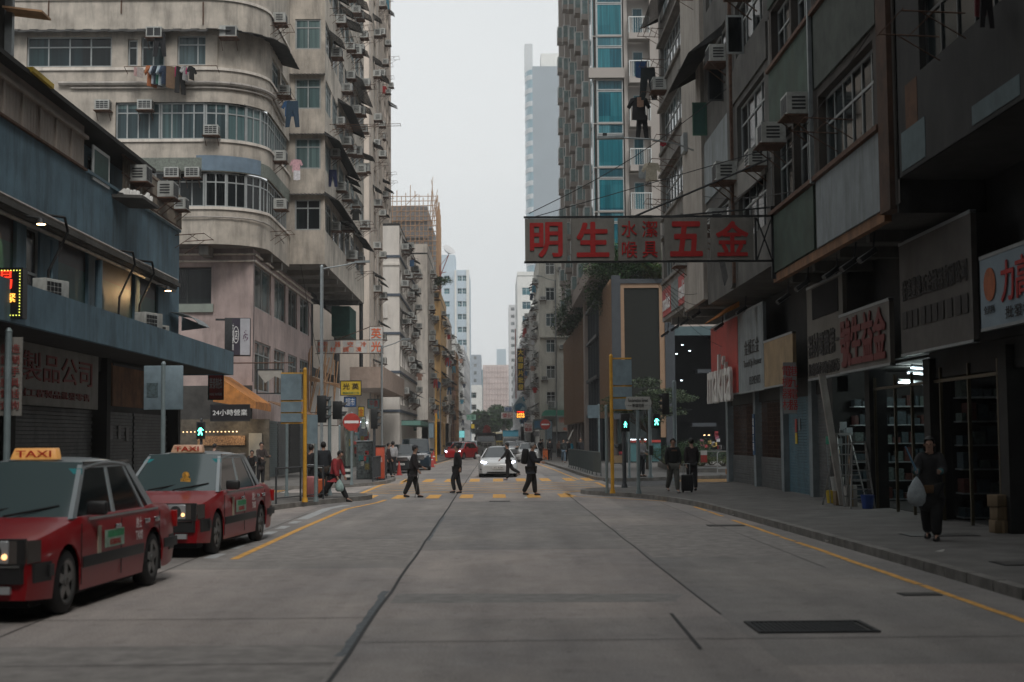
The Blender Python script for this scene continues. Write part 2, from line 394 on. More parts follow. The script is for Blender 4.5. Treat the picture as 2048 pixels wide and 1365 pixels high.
ACP = [ac_proto(.66, .44, .5, 0), ac_proto(.72, .46, .55, 1), ac_proto(.62, .42, .45, 2)]
AC_USED = [0, 0, 0]; AC_N = [0]
def ac(loc, a, label, k=0, s=1., group='window air conditioners on the old facades'):
    if AC_N[0] >= 296: return
    AC_N[0] += 1
    o = ACP[k] if not AC_USED[k] else copy_tree(ACP[k]); AC_USED[k] = 1
    o.location = loc; o.rotation_euler = (0, 0, a); o.scale = (s, s, s); tag(o, label, 'air conditioner', group)
    return o
def condenser(loc, a, label, s=1.):
    r = empty('outdoor_condenser', loc, a, label, 'air conditioner', 'outdoor condenser units')
    w, h, d = .85*s, .62*s, .32*s
    MB().box(0, -d, 0, w, 0, h).build('casing', ACW, r, world=False, bevel=.015)
    g = MB()
    for i in range(4):
        for j in range(5): g.box(.06*s+i*.13*s, -d-.006, .05*s+j*.105*s, .06*s+i*.13*s+.11*s, -d+.003, .05*s+j*.105*s+.085*s)
    g.build('grille', DARKM, r, world=False)
    MB().box(.02, -d+.02, -.04, .1, -.02, 0).box(w-.1, -d+.02, -.04, w-.02, -.02, 0).build('foot', DARKM, r, world=False)
    return r
RK = {}
def rack(loc, a, label, w=1.3, d=.8, kind=0):
    key = (w, d, kind)
    if key not in RK:
        b = MB(); r = .014
        b.cyl((0, 0, 0), (0, -d, .05), r, n=4).cyl((w, 0, 0), (w, -d, .05), r, n=4)
        for i in range(4 if kind == 0 else 2):
            y = -d*(i+1)/(4 if kind == 0 else 2); b.cyl((-.1, y, .05*-y/d), (w+.1, y, .05*-y/d), r*.8, n=4)
        b.cyl((0, -d*.7, .03), (0, 0, -.4), r*.8, n=4).cyl((w, -d*.7, .03), (w, 0, -.4), r*.8, n=4)
        RK[key] = b.mesh('drying_rack', RUST)
    o = place('drying_rack', RK[key], None, loc, a); return tag(o, label, 'drying rack', 'clothes drying racks on the facades')
def awning(loc, a, label, w=1.6, d=.75, drop=.45, mat=None):
    b = MB(); n = max(8, int(w/.09))
    for i in range(n):
        x0, x1 = w*i/n, w*(i+1)/n; z = .018 if i % 2 else 0
        b.slab([(x0, 0, z), (x1, 0, z), (x1, -d, z-drop), (x0, -d, z-drop)], .012, (0, 0, -1))
    b.slab([(0, 0, 0), (0, -d, -drop), (0, 0, -drop*.35)], .015, (1, 0, 0)); b.slab([(w, 0, 0), (w, -d, -drop), (w, 0, -drop*.35)], .015, (-1, 0, 0))
    o = b.build('window_awning', mat or AWN); o.location = loc; o.rotation_euler = (0, 0, a)
    return tag(o, label, 'awning', 'sheet awnings over windows')
FAB = {}
def fabric(c):
    if c not in FAB: FAB[c] = M('cloth_%d' % len(FAB), c, .9, var=.2, scale=12)
    return FAB[c]
def garment(loc, a, label, kind, c, s=1.):
    b = MB(); random.seed(int(loc[0]*7+loc[2]*13+loc[1]))
    if kind == 'shirt': P = [(-.25, 0), (-.38, -.28), (-.28, -.34), (-.2, -.22), (-.22, -.68), (.22, -.68), (.2, -.22), (.28, -.34), (.38, -.28), (.25, 0), (.08, .03), (-.08, .03)]
    elif kind == 'trousers': P = [(-.2, 0), (-.26, -.95), (-.1, -.95), (0, -.32), (.1, -.95), (.26, -.95), (.2, 0)]
    elif kind == 'towel': P = [(-.2, 0), (-.21, -.6), (0, -.63), (.2, -.58), (.2, 0)]
    else: P = [(-.12, 0), (-.18, -.25), (0, -.3), (.17, -.22), (.12, 0)]
    P = [(x*s, z*s) for x, z in P]
    n = len(P); k = 0
    f = [(x, .03*sin(x*14)-.015, z) for x, z in P]; g = [(x, y+.035, z) for x, y, z in f]
    b.v = f+g; b.f = [tuple(range(n)), tuple(n+i for i in reversed(range(n)))]+[((i+1) % n, i, n+i, n+(i+1) % n) for i in range(n)]; b.m = [0]*(n+2)
    o = b.build({'shirt': 'hanging_shirt', 'trousers': 'hanging_trousers', 'towel': 'hanging_towel'}.get(kind, 'hanging_cloth'), fabric(c))
    o.location = loc; o.rotation_euler = (0, 0, a)
    return tag(o, label, 'laundry', 'washing hung out to dry')
def pole(name, x, y, z0, z1, r, mat, label, cat='pole', group=None, extra=None):
    rt = empty(name, (x, y, z0), 0, label, cat, group)
    b = MB(); b.cyl((0, 0, 0), (0, 0, z1-z0), r, n=12); b.build('post', mat, rt, world=False, smooth=False)
    MB().cyl((0, 0, 0), (0, 0, .12), r*1.6, r*1.3, n=12).build('base_collar', mat, rt, world=False)
    MB().cyl((0, 0, z1-z0), (0, 0, z1-z0+r*1.1), r*1.15, r*.5, n=12).build('cap', mat, rt, world=False)
    return rt
def dress(B, phrase, plane, y0, y1, side, z0, z1, fh, seed, pitch=2.2, pac=.6, paw=.3, prk=.35, plaun=.15, sill=.9, acz=0., detail=True):
    """scatter air conditioners, awnings, racks and washing on a street side facade"""
    rnd = random.Random(seed); a = pi/2 if side < 0 else -pi/2; n = 1 if side < 0 else -1
    fl = 0; z = z0
    ynear = lambda y: y
    while z+fh*.6 < z1:
        k = 0; y = y0+pitch*.5
        while y < y1-.4:
            who = '%s, %s floor, %s bay' % (phrase, ORD(fl), NTH(k))
            px = VX+plane/max(8, y)*F; py = VY-(z-H)/max(8, y)*F
            vis = py > -60
            if vis and rnd.random() < pac:
                ac((plane, y+rnd.uniform(-.3, .3), z+sill-.1+rnd.choice((0, 0, .5, 1.3))+acz), a, 'air conditioner, '+who, rnd.randrange(3), rnd.uniform(.92, 1.12))
            if vis and rnd.random() < paw:
                awning((plane, y-.7 if side < 0 else y+.7, z+fh*.80), a, 'dark awning, '+who, rnd.uniform(1.3, 1.9), rnd.uniform(.55, .85), rnd.uniform(.35, .55))
            if vis and rnd.random() < prk:
                rack((plane, y-.5*n, z+sill-.25), a, 'rusty rack, '+who, 1.2, rnd.choice((.6, .8, 1.0)), rnd.randrange(2))
                if rnd.random() < plaun:
                    c = rnd.choice([(.02, .03, .05), (.3, .02, .02), (.45, .45, .47), (.03, .08, .16), (.02, .02, .02), (.35, .2, .15), (.06, .22, .3)])
                    garment((plane+.5*n, y, z+sill-.25), 0, 'washing, '+who, rnd.choice(('shirt', 'trousers', 'towel')), c, .9)
            k += 1; y += pitch
        fl += 1; z += fh
def ops_grid(W, z0, z1, fh, pitch, w, h, sill=.9, off=None, nx=2, tr=.7, fm=None, gm=None, skip=0, seed=0):
    r = random.Random(seed); L = []; n = max(1, int((W-.3)/pitch)); off = (W-n*pitch)/2 if off is None else off
    z = z0
    while z+sill+h < z1-.15:
        for i in range(n):
            if r.random() < skip: continue
            L.append((off+pitch*i+(pitch-w)/2, z+sill, w, h, nx, tr, fm or FRAME, gm or GLASS))
        z += fh
    return L
# ------------------------------------------------------------------ ground, roads, pavements
def concrete_road():
    m = bpy.data.materials.new('road_concrete'); m.use_nodes = True; t = m.node_tree; b = t.nodes['Principled BSDF']; b.inputs['Roughness'].default_value = .82
    g = t.nodes.new('ShaderNodeNewGeometry'); N = t.nodes.new
    bk = N('ShaderNodeTexBrick'); bk.offset = .35; bk.inputs['Scale'].default_value = 1; bk.inputs['Brick Width'].default_value = 9.0; bk.inputs['Row Height'].default_value = 3.6
    bk.inputs['Mortar Size'].default_value = .0; bk.inputs['Color1'].default_value = (.37, .335, .315, 1); bk.inputs['Color2'].default_value = (.255, .245, .235, 1); bk.inputs['Bias'].default_value = 0
    mp = N('ShaderNodeMapping'); mp.inputs['Rotation'].default_value = (0, 0, pi/2); mp.inputs['Location'].default_value = (2.6, 1.28, 0)
    t.links.new(g.outputs['Position'], mp.inputs[0]); t.links.new(mp.outputs[0], bk.inputs[0])
    def noise(sc, d=6, s=(1, 1, 1), rg=.6):
        mm = N('ShaderNodeMapping'); mm.inputs['Scale'].default_value = s; n = N('ShaderNodeTexNoise'); n.inputs['Scale'].default_value = sc; n.inputs['Detail'].default_value = d; n.inputs['Roughness'].default_value = rg
        t.links.new(g.outputs['Position'], mm.inputs[0]); t.links.new(mm.outputs[0], n.inputs[0]); return n.outputs['Fac']
    def ramp(x, p0, p1, c0, c1):
        r = N('ShaderNodeValToRGB'); r.color_ramp.elements[0].position = p0; r.color_ramp.elements[1].position = p1
        r.color_ramp.elements[0].color = (*c0, 1); r.color_ramp.elements[1].color = (*c1, 1); t.links.new(x, r.inputs[0]); return r.outputs[0]
    def mul(a, bb, f=1.):
        x = N('ShaderNodeMixRGB'); x.blend_type = 'MULTIPLY'; x.inputs[0].default_value = f; t.links.new(a, x.inputs[1]); t.links.new(bb, x.inputs[2]); return x.outputs[0]
    c = mul(bk.outputs['Color'], ramp(noise(.35, 5, (1, .5, 1)), .3, .7, (.76, .77, .79), (1.2, 1.15, 1.1)))
    c = mul(c, ramp(noise(1.3, 7, (1, .22, 1), .7), .38, .56, (.86, .86, .86), (1.03, 1.03, 1.03)))
    c = mul(c, ramp(noise(3.0, 8, (1, 1, 1), .75), .30, .45, (.68, .68, .68), (1, 1, 1)))
    c = mul(c, ramp(noise(1.0, 4, (1.1, .03, 1), .5), .38, .62, (.86, .86, .87), (1.06, 1.06, 1.06)))
    c = mul(c, ramp(noise(5.5, 2), .24, .31, (.6, .6, .6), (1, 1, 1)))
    c = mul(c, ramp(noise(45, 3), .35, .65, (.74, .74, .74), (1.22, 1.22, 1.22)))
    t.links.new(c, b.inputs['Base Color'])
    bp = N('ShaderNodeBump'); bp.inputs['Strength'].default_value = .35; bp.inputs['Distance'].default_value = .012
    t.links.new(noise(55, 4), bp.inputs['Height']); t.links.new(bp.outputs[0], b.inputs['Normal'])
    t.links.new(ramp(noise(2, 4), .3, .7, (.62,)*3, (.9,)*3), b.inputs['Roughness'])
    return m
ROAD = concrete_road()
ASPH = M('asphalt', (.075, .075, .076), .9, var=.25, scale=7, bump=.4)
PATCH = M('asphalt_patch', (.25, .24, .23), .9, var=.22, scale=5, bump=.4)
PAVE = M('pavement_concrete', (.135, .128, .12), .88, var=.25, scale=1.6, streak=0, bump=.3)
KERB = M('kerb_stone', (.20, .19, .175), .9, var=.3, scale=3, bump=.3)
JOINT = M('joint_tar', (.022, .022, .023), .7, var=.3)
def sheet(name, pts, z, mat, kind='structure'):
    return MB().poly([(x, y, z) for x, y in pts]).build(name, mat, kind=kind)
sheet('ground', [(-120, -72), (120, -72), (120, 940), (-120, 940)], -.012, ASPH)
sheet('road', [(-7.6, -30), (6.4, -30), (6.4, 47), (4.5, 56), (4.5, 420), (-7.5, 420), (-7.5, 56), (-7.6, 47)], 0, ROAD)
def offset_poly(pl, d):
    out = []
    for i, p in enumerate(pl):
        a = Vector(pl[max(0, i-1)]); b = Vector(pl[min(len(pl)-1, i+1)]); t = (b-a).normalized(); out.append((p[0]-t.y*d, p[1]+t.x*d))
    return out
def smooth_pl(pl, it=2):
    for _ in range(it):
        q = [pl[0]]
        for a, b in zip(pl, pl[1:]):
            q += [(a[0]*.75+b[0]*.25, a[1]*.75+b[1]*.25), (a[0]*.25+b[0]*.75, a[1]*.25+b[1]*.75)]
        q.append(pl[-1]); pl = q
    return pl
def pavement(edge, back, side, zt=.13):
    """edge polyline along kerb; side +1: pavement is to the left of the travel direction"""
    e = smooth_pl(edge); inn = offset_poly(e, side*.16)
    MB().poly([(x, y, zt-.004) for x, y in inn+back]).build('pavement', PAVE, kind='structure')
    k = MB()
    # kerb stones about 1 m long with thin dark joints
    acc = 0
    for (a, b, c, d) in zip(e, e[1:], inn, inn[1:]):
        L = (Vector(b)-Vector(a)).length; n = max(1, round(L/.95)) if L > .5 else 1
        for i in range(n):
            t0, t1 = i/n+(.006 if L > .5 else 0), (i+1)/n-(.006 if L > .5 else 0)
            l = lambda p, q, t: (p[0]+(q[0]-p[0])*t, p[1]+(q[1]-p[1])*t)
            P = [l(a, b, t0), l(a, b, t1), l(c, d, t1), l(c, d, t0)]
            k.prism(P if side > 0 else P[::-1], -.01, zt+.004)
    k.build('kerb', KERB, kind='structure')
pavement([(5.95, -30), (5.9, 14), (5.72, 24), (5.5, 33), (5.25, 39), (4.3, 43.6), (3.1, 45.6), (2.65, 47.2), (3.3, 48.8), (6.4, 50.2), (9.2, 54.4), (14, 57), (34, 57)], [(34, -30)], -1)
pavement([(34, 66), (12, 63.2), (8, 61.6), (5.4, 59.2), (4.35, 60.6), (4.15, 66), (3.9, 82), (3.3, 108), (3.0, 135), (3.0, 420)], [(34, 420)], -1)
pavement([(-7.0, -30), (-7.0, 28), (-6.5, 34), (-5.6, 39), (-4.4, 42.2), (-3.7, 43.9), (-4.1, 45.6), (-6.5, 46.6), (-30, 47.5)], [(-30, -30)], 1)
pavement([(-30, 51), (-10, 52), (-6.2, 53.8), (-4.6, 57.2), (-4.4, 61), (-4.5, 65), (-5.2, 67), (-7.4, 70), (-7.5, 94), (-5.2, 98), (-4.3, 108), (-3.9, 130), (-3.9, 420)], [(-30, 420)], 1)
# joints
def strip(mb, pl, wd, z):
    L = offset_poly(pl, wd/2); Rr = offset_poly(pl, -wd/2)
    for a, b, c, d in zip(L, L[1:], Rr, Rr[1:]): mb.poly([(c[0], c[1], z), (d[0], d[1], z), (b[0], b[1], z), (a[0], a[1], z)])
rnd = random.Random(5)
def wobble(x, y0, y1, amp=.02, st=1.2):
    n = int((y1-y0)/st)+1
    return [(x+rnd.uniform(-amp, amp), y0+(y1-y0)*i/n) for i in range(n+1)]
j = MB(); strip(j, wobble(-1.28, -28, 120, .012, 1.7), .04, .004); strip(j, wobble(2.32, 14.9, 46, .01), .025, .004)
strip(j, wobble(-4.72, -28, 36, .012), .02, .004)
strip(j, [(4.6, 20), (4.6, 40)], .012, .004)
for y, xa, xb, wd in ((13.1, -1.25, 5.8, .02), (14.9, -7, -1.3, .02), (33.6, -4, 5.4, .03), (41.5, -1.2, 4.5, .03), (11.9, -4.7, -1.3, .015), (19.4, -7, -4.7, .02), (49.5, -4, 4.5, .04), (62.5, -4, 4, .03), (75, -4, 4, .03)):
    strip(j, [(xa, y), ((xa+xb)/2, y+rnd.uniform(-.03, .03)), (xb, y)], wd, .008)
strip(j, [(1.82, 15.0), (1.77, 12.5)], .035, .0085)
j.build('road_joint', JOINT, kind='structure')
pm = MB(); strip(pm, wobble(-1.34, 12.3, 17.5, .025, .3), .09, .002); strip(pm, wobble(-1.25, 26, 34, .02, .5), .08, .002)
pm.build('crack_sealing', M('crack_sealant', (.11, .125, .135), .7, var=.4, scale=12), kind='structure')
for P in (((-1.2, 16.2), (2.0, 16.1), (2.2, 16.9), (-1.2, 17.2)), ((-6.9, 10.5), (-1.35, 10.5), (-1.35, 13.0), (-6.9, 13.1)), ((-4.7, 21.8), (-1.35, 21.8), (-1.35, 26.5), (-4.7, 26.5)), ((2.4, 22), (5.2, 22), (5.2, 30), (2.4, 30))):
    sheet('road_patch', P, .0012, PATCH if P[0][1] == 16.2 else M('worn_concrete_patch', (.27, .25, .235), .85, var=.25, scale=4, bump=.3))
# drain grate on the carriageway
g = empty('drain_grate', (3.05, 13.85, .0), 0, 'dark rectangular gutter grate let into the near right of the carriageway', 'drain grate')
fr = MB(); x0, x1, y0, y1 = -.6, .55, -.40, .40
fr.box(x0, y0, .002, x1, y0+.05, .018).box(x0, y1-.05, .002, x1, y1, .018).box(x0, y0+.05, .002, x0+.05, y1-.05, .018).box(x1-.05, y0+.05, .002, x1, y1-.05, .018)
fr.build('frame', DARKM, g, world=False)
gm = MB()
for i in range(22):
    for k in range(5):
        x = x0+.07+i*(x1-x0-.14)/22; y = y0+.07+k*(y1-y0-.14)/5
        gm.box(x, y, .003, x+.032, y+.13, .014)
gm.build('grating', DARKM, g, world=False)
def cover(x, y, w, h, label, z=.0):
    g = empty('service_cover', (x, y, z), 0, label, 'manhole cover', 'small flush service covers')
    MB().box(-w/2, -h/2, 0, w/2, h/2, .008).build('frame', DARKM, g, world=False)
    MB().box(-w/2+.03, -h/2+.03, .008, w/2-.03, h/2-.03, .0115).build('lid', M('worn_iron_lid', (.09, .085, .08), .6, .3, var=.3, scale=10), g, world=False)
cover(4.75, 29.6, .75, .5, 'small dark service cover beside the yellow line on the right')
cover(7.1, 19.0, .9, .6, 'square service cover let into the right pavement near the walking woman', .127)
cover(7.6, 24.5, 1.2, .7, 'long service cover in the right pavement by the shop steps', .127)
cover(4.9, 16.6, .45, .3, 'little dark gully lid at the near right kerb')
cover(.1, 41.8, .6, .4, 'pale service cover in the carriageway before the crossing')
# markings
yl = MB(); strip(yl, [(-4.08, 22.3), (-4.06, 30), (-3.96, 38), (-3.45, 41.6), (-3.35, 43.4)], .13, .004)
[strip(yl, wobble(5.22, a, b_, .015, .7), w_, .004) for a, b_, w_ in ((9, 13.2, .11), (13.35, 17.6, .10), (17.7, 24.8, .11), (25, 26.2, .08), (26.4, 31.5, .1), (33, 35.2, .09), (35.5, 37.6, .1))]
strip(yl, [(4.9, 40.8), (3.6, 43.3), (2.5, 44.8), (2.25, 47.6), (2.5, 48.2)], .11, .004)
strip(yl, [(-3.9, 58), (-4.0, 66), (-6.2, 69.5)], .11, .004); strip(yl, [(3.6, 62), (3.35, 82), (2.8, 108), (2.6, 150)], .11, .004)
strip(yl, [(-4.3, 99), (-3.7, 130), (-3.4, 200)], .1, .004)
yl.build('yellow_kerb_line', ROADY, kind='structure')
st = MB()
for x in (-4.05, -3.04, -1.98, -.94, .1, 1.18, 2.2): st.poly([(x-.21, 44.1, .004), (x+.21, 44.1, .004), (x+.2, 47.0, .004), (x-.2, 47.0, .004)])
for x in (-3.9, -2.95, -2, -.93, .09, 1.1, 2.15, 3.2, 4.0): st.poly([(x-.22, 60.6, .004), (x+.22, 60.6, .004), (x+.22, 65, .004), (x-.22, 65, .004)])
for i in range(7):      # crossings over the side street, left and right
    y = 47.6+i*.75; st.poly([(-11.5, y, -.006), (-7.7, y, -.006), (-7.7, y+.3, -.006), (-11.5, y+.3, -.006)])
for i in range(6):
    y = 57.8+i*.7; st.poly([(7.6, y, -.006), (11.5, y+.7, -.006), (11.5, y+1.0, -.006), (7.6, y+.3, -.006)])
st.build('crossing_stripes', ROADY, kind='structure')
bx = MB(); X0, X1, Y0, Y1 = -4.6, 4.1, 48.6, 58.6
for p, q in (((X0, Y0), (X1, Y0)), ((X0, Y1), (X1, Y1)), ((X0, Y0), (X0, Y1)), ((X1, Y0), (X1, Y1))): strip(bx, [p, q], .16, .004)
sp = 2.6
def clipd(c, sgn):
    pts = []
    for x in (X0, X1):
        y = (c-sgn*(x-X0)) if sgn > 0 else c+(x-X0)
        if Y0 <= y <= Y1: pts.append((x, y))
    for y in (Y0, Y1):
        x = X0+(c-y) if sgn > 0 else X0+(y-c)
        if X0 < x < X1: pts.append((x, y))
    return sorted(pts)[:2] if len(pts) >= 2 else None
for sgn in (1, -1):
    c = Y0-12
    while c < Y1+12:
        s_ = clipd(c, sgn)
        if s_ and (Vector(s_[0])-Vector(s_[1])).length > .3: strip(bx, [s_[0], s_[-1]], .11, .0045 if sgn > 0 else .0052)
        c += sp
bx.build('box_junction', ROADY, kind='structure')
wl = MB()
for y0 in (22.5, 24.4, 26.2, 28, 29.8, 31.6): strip(wl, [(-4.5, y0), (-4.5, y0+.9)], .2, .004)
strip(wl, [(-4.5, 33.2), (-4.5, 38.2), (-4.2, 40.2)], .26, .004)
for y in (25, 27.5, 30, 33, 36): strip(wl, [(-6.9, y), (-4.7, y+.05)], .06, .004)
strip(wl, [(-3.4, 66.3), (-.3, 66.3)], .2, .004)
for y0 in range(68, 200, 6): strip(wl, [(-.5, y0), (-.5, y0+3)], .1, .004)
strip(wl, [(-3, 71), (-2, 71.4), (-2.4, 72.6)], .12, .004); strip(wl, [(1.4, 69), (2.3, 69.2), (2.0, 71)], .12, .004)
wl.build('white_road_marking', ROADW, kind='structure')
# litter on the kerb
rl = random.Random(4)
for k, (x, y, l) in enumerate(((5.5, 33, 'on the gutter by the far part of the right kerb'), (5.62, 24.5, 'in the gutter halfway along the right kerb'), (6.4, 20.6, 'on the right pavement in front of the ladder shop'), (5.4, 37.5, 'in the gutter next to the drain lid'), (.9, 43.2, 'lying in the road short of the crossing'))):
    b = MB(); z = .02 if x < 5.8 else .15
    P = [(rl.uniform(-.08, .08), rl.uniform(-.08, .08), rl.uniform(0, .05)) for _ in range(6)]
    b.slab(P, .004, (0, 0, 1)); o = b.build('paper_litter', WHITES); o.location = (x, y, z); tag(o, 'scrap of white paper litter '+l, 'litter', 'paper scraps on the ground')
# ================================================================== LEFT SIDE
def ribs(B, part, mat, O, a, W, z0, z1, pitch, t=.05, d=.04):
    u = Vector((cos(a), sin(a), 0)); nrm = Vector((sin(a), -cos(a), 0)); mb = B.mb(part, mat); n = int(W/pitch)
    for i in range(n+1):
        x = min(W-t, i*pitch); p = Vector((O[0], O[1], 0))+u*x; q = p+u*t
        P = [p, q, q+nrm*d, p+nrm*d]; mb.prism([(v.x, v.y) for v in P], z0, z1)
# ---- L1 blue low building on the near left corner
B = Bldg('blue_corner_building', 'low blue painted shop building with canopy on the near left corner', 'building', (-9.9, 44.5, 0))
XL = -9.9
aL = pi/2
# upper blank wall 6.55..8.4 (y from -25 to 44.5) and band with windows 4.65..6.45
B.facade((XL, -25), aL, 69.5, 6.55, 8.4, (), BLUEW)
ops = []
for (ya, yb, g) in ((20, 23.6, 0), (24.4, 29.4, 0), (30.0, 30.9, 1), (32.2, 34.6, 0), (35.3, 39.1, 0), (39.6, 41.8, 0)):
    ops.append((ya+25, 4.45, yb-ya, 2.0, 0 if not g else 1, .5, FRAME, GLASSD))
B.facade((XL, -25), aL, 69.5, 4.2, 6.55, ops, BLUEW, depth=.12)
for (ya, yb, g) in ((20, 23.6, 0), (24.4, 29.4, 0), (32.2, 34.6, 0), (35.3, 39.1, 0), (39.6, 41.8, 0)):
    B.box('window_poster', M('dark_striped_film', (.035, .028, .032), .5, var=.3), XL-.10, ya, 4.45, XL-.08, yb, 6.45)
    B.box('window_film_band', M('green_film_band', (.014, .075, .065), .5, var=.3, scale=2), XL-.08, ya+.02, 5.1, XL-.075, yb-.02, 5.95)
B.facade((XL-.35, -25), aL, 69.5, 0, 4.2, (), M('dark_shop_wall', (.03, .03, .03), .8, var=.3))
B.facade((XL, -25), aL, 59.1, 8.4, 9.45, (), CLAD); ribs(B, 'cladding_rib', CLAD, (XL, -5), aL, 39, 8.42, 9.2, 1.15, .07, .05)
ribs(B, 'cladding_rib', CLAD, (XL, 14), aL, 20, 8.42, 9.14, .19, .03, .007)
B.box('cladding_rail', CLAD, XL, -5, 9.14, XL+.09, 34.2, 9.22); B.box('cladding_rail', RUST, XL, -5, 8.37, XL+.07, 34.2, 8.42)
B.box('roof', DKCONC, XL-9, -25, 9.45, XL+.28, 40.2, 9.55); B.box('roof', DKCONC, XL-9, 40.2, 8.38, XL-.1, 44.4, 8.46)
B.facade((XL-.6, 34.1), aL, 6.2, 8.4, 9.45, [(.3, 8.5, 1.6, .8, 2, 0, FRAMED, GLASSD), (2.4, 8.5, 2.2, .8, 3, 0, FRAMED, GLASSD)], BLUET)
B.facade((XL, 44.5), pi, 9, 0, 8.4, (), BLUEW)                       # end wall on the side street
B.box('parapet_coping', BLUET, XL-.6, 34.3, 8.36, XL+.06, 44.5, 8.44)
# gutter ledge with pipe
B.box('ledge', CONC, XL, -25, 6.5, XL+.34, 43.2, 6.62); B.box('ledge', CONC, XL, -25, 6.42, XL+.26, 43.1, 6.5)
gp = B.mb('ledge_pipe', PIPEW)
for zz, xx in ((6.68, .28), (6.36, .2)): gp.tube([(XL+xx, -25, zz), (XL+xx, 10, zz), (XL+xx, 30, zz), (XL+xx, 43, zz)], .045)
cb = B.mb('cable', CABLE)
for y in (31.5, 37.4, 39.5):
    cb.tube([(XL+.1, y-.5, 6.8), (XL+.42, y-.25, 6.78), (XL+.42, y, 6.5), (XL+.25, y+.1, 6.2), (XL+.1, y-.3, 5.6), (XL+.1, y-.4, 4.9)], .03)
dp = B.mb('downpipe', BLUET); dp.cyl((XL+.14, 35.0, 4.4), (XL+.14, 35.0, 6.3), .09, n=10); dp.cyl((XL+.14, 35.0, 4.4), (XL+.3, 35.3, 4.25), .09, n=10)
dp.cyl((XL+.1, 31.4, 4.4), (XL+.1, 31.4, 6.3), .035)
# canopy
XC = -8.38
B.box('canopy', BLUEW, XC-.12, -25, 3.92, XC, 45.6, 4.66); B.box('canopy', BLUEW, -20, 45.48, 3.92, XC-.12, 45.6, 4.66)
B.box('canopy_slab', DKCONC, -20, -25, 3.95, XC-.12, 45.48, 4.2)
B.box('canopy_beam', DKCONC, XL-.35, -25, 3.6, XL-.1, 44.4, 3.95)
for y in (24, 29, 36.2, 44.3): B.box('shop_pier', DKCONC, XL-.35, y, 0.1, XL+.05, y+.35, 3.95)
sh = B.mb('roller_shutter', SHUT)
for (ya, yb) in ((17, 23.8), (24.5, 28.9), (29.5, 36.0), (36.7, 40), (40.2, 44.2)):
    n = 28
    for i in range(n): z = .13+i*2.5/n; sh.box(XL-.3, ya, z, XL-.26-.02*(i % 2), yb, z+2.5/n-.012)
B.done()
# bent small metal hood at the corner
b = MB()
for i in range(6):
    t0, t1 = i/6*1.2, (i+1)/6*1.2
    p = lambda t: (XL+.05+.9*sin(t), 5.75-.35*(1-cos(t))*1.6)
    (xa, za), (xb, zb) = p(t0), p(t1)
    b.slab([(xa, 43.2, za), (xb, 43.2, zb), (xb, 44.9, zb), (xa, 44.9, za)], .02, (0, 0, -1))
b.slab([(XL, 44.9, 5.75), (XL+.88, 44.9, 5.4), (XL, 44.9, 5.3)], .02)
tag(b.build('metal_hood', GREYM), 'curved grey metal hood sticking out of the far end of the blue building', 'canopy')
for k, (y, z, s, l) in enumerate(((38.1, 9.15, 1.0, 'large rusty air conditioner hung on the barred gallery of the blue building'), (41.2, 9.25, 1.05, 'air conditioner on a tray at the far end of the barred gallery'), (43.4, 9.25, .8, 'boxy air conditioner at the very corner of the barred gallery'))):
    ac((XL+.02, y, z-.3), aL, l, 0, s)
g = empty('barred_gallery', (XL, 37.3, 8.44), 0, 'rusty barred gallery of iron rods on top of the blue building', 'window cage')
b = MB()
for i in range(46): y = 37.4+i*.155; b.cyl((XL+.08, y, 8.44), (XL+.08, y, 9.5), .018, n=4)
b.build('bar', M('pale_rusty_bar', (.16, .13, .10), .8, var=.4), g); b = MB()
for z in (8.46, 8.9, 9.38): b.box(XL+.06, 37.3, z, XL+.1, 44.4, z+.03)
b.build('rail', RUST, g)
g = empty('open_casement', (XL, 34.6, 8.35), 0, 'green glazed open casement with pale frame above the blue wall', 'window')
b = MB(); b.box(XL, 34.75, 8.28, XL+.04, 36.25, 8.36).box(XL, 34.75, 9.06, XL+.04, 36.25, 9.14).box(XL, 34.75, 8.36, XL+.04, 34.85, 9.06).box(XL, 36.15, 8.36, XL+.04, 36.25, 9.06)
b.build('frame', FRAMEW, g); MB().box(XL+.005, 34.85, 8.36, XL+.03, 36.15, 9.06).build('pane', GREEND, g)
b = MB(); b.slab([(XL, 36.6, 8.15), (XL+.8, 36.6, 8.12), (XL+.8, 38.4, 8.12), (XL, 38.4, 8.15)], .08, (0, 0, 1)); o = b.build('concrete_hood', CONC)
tag(o, 'small stained ledge projecting from the blue wall under a casement', 'ledge')
b = MB(); rr = random.Random(3)
for i in range(9): b.cyl((XL+.2+.05*i, 36.8+.15*i, 8.22), (XL+.25+.05*i, 36.95+.15*i, 8.42+rr.uniform(-.05, .08)), .12, .05, n=7)
tag(b.build('bundled_sheet', WHITES), 'crumpled pale sheet bundled on the ledge of the blue building', 'bundle')
rack((XL, 43.9, 8.2), aL, 'thin drying rack below the corner of the barred gallery', 1.4, .9, 1)
b = MB(); b.slab([(XL-.2, 29.2, 9.5), (XL+.35, 29.2, 9.52), (XL+.35, 30.6, 9.5), (XL-.2, 30.6, 9.48)], .1, (0, 0, 1)); tag(b.build('yellow_sheet', YELS), 'yellow sheet laid on the roof edge of the blue building', 'sheet')
for (y, s, l) in ((28.2, .95, 'condenser on the blue canopy below the lamp at left'), (36.2, 1.0, 'condenser on the blue canopy in front of the middle green window'), (37.9, .7, 'small condenser beside a larger one on the blue canopy'), (47.5, .9, 'tall condenser at the far end of the blue canopy'), (48.8, .7, 'lower condenser behind the far end of the blue canopy')):
    if y < 45: condenser((XC-.8, y, 4.5), pi/2 if False else aL-.3, l, s)
    else: condenser((-9.9+(y-47.5)*.4, 45.9+(y-47.5)*.3, 4.3), 0, l, s)
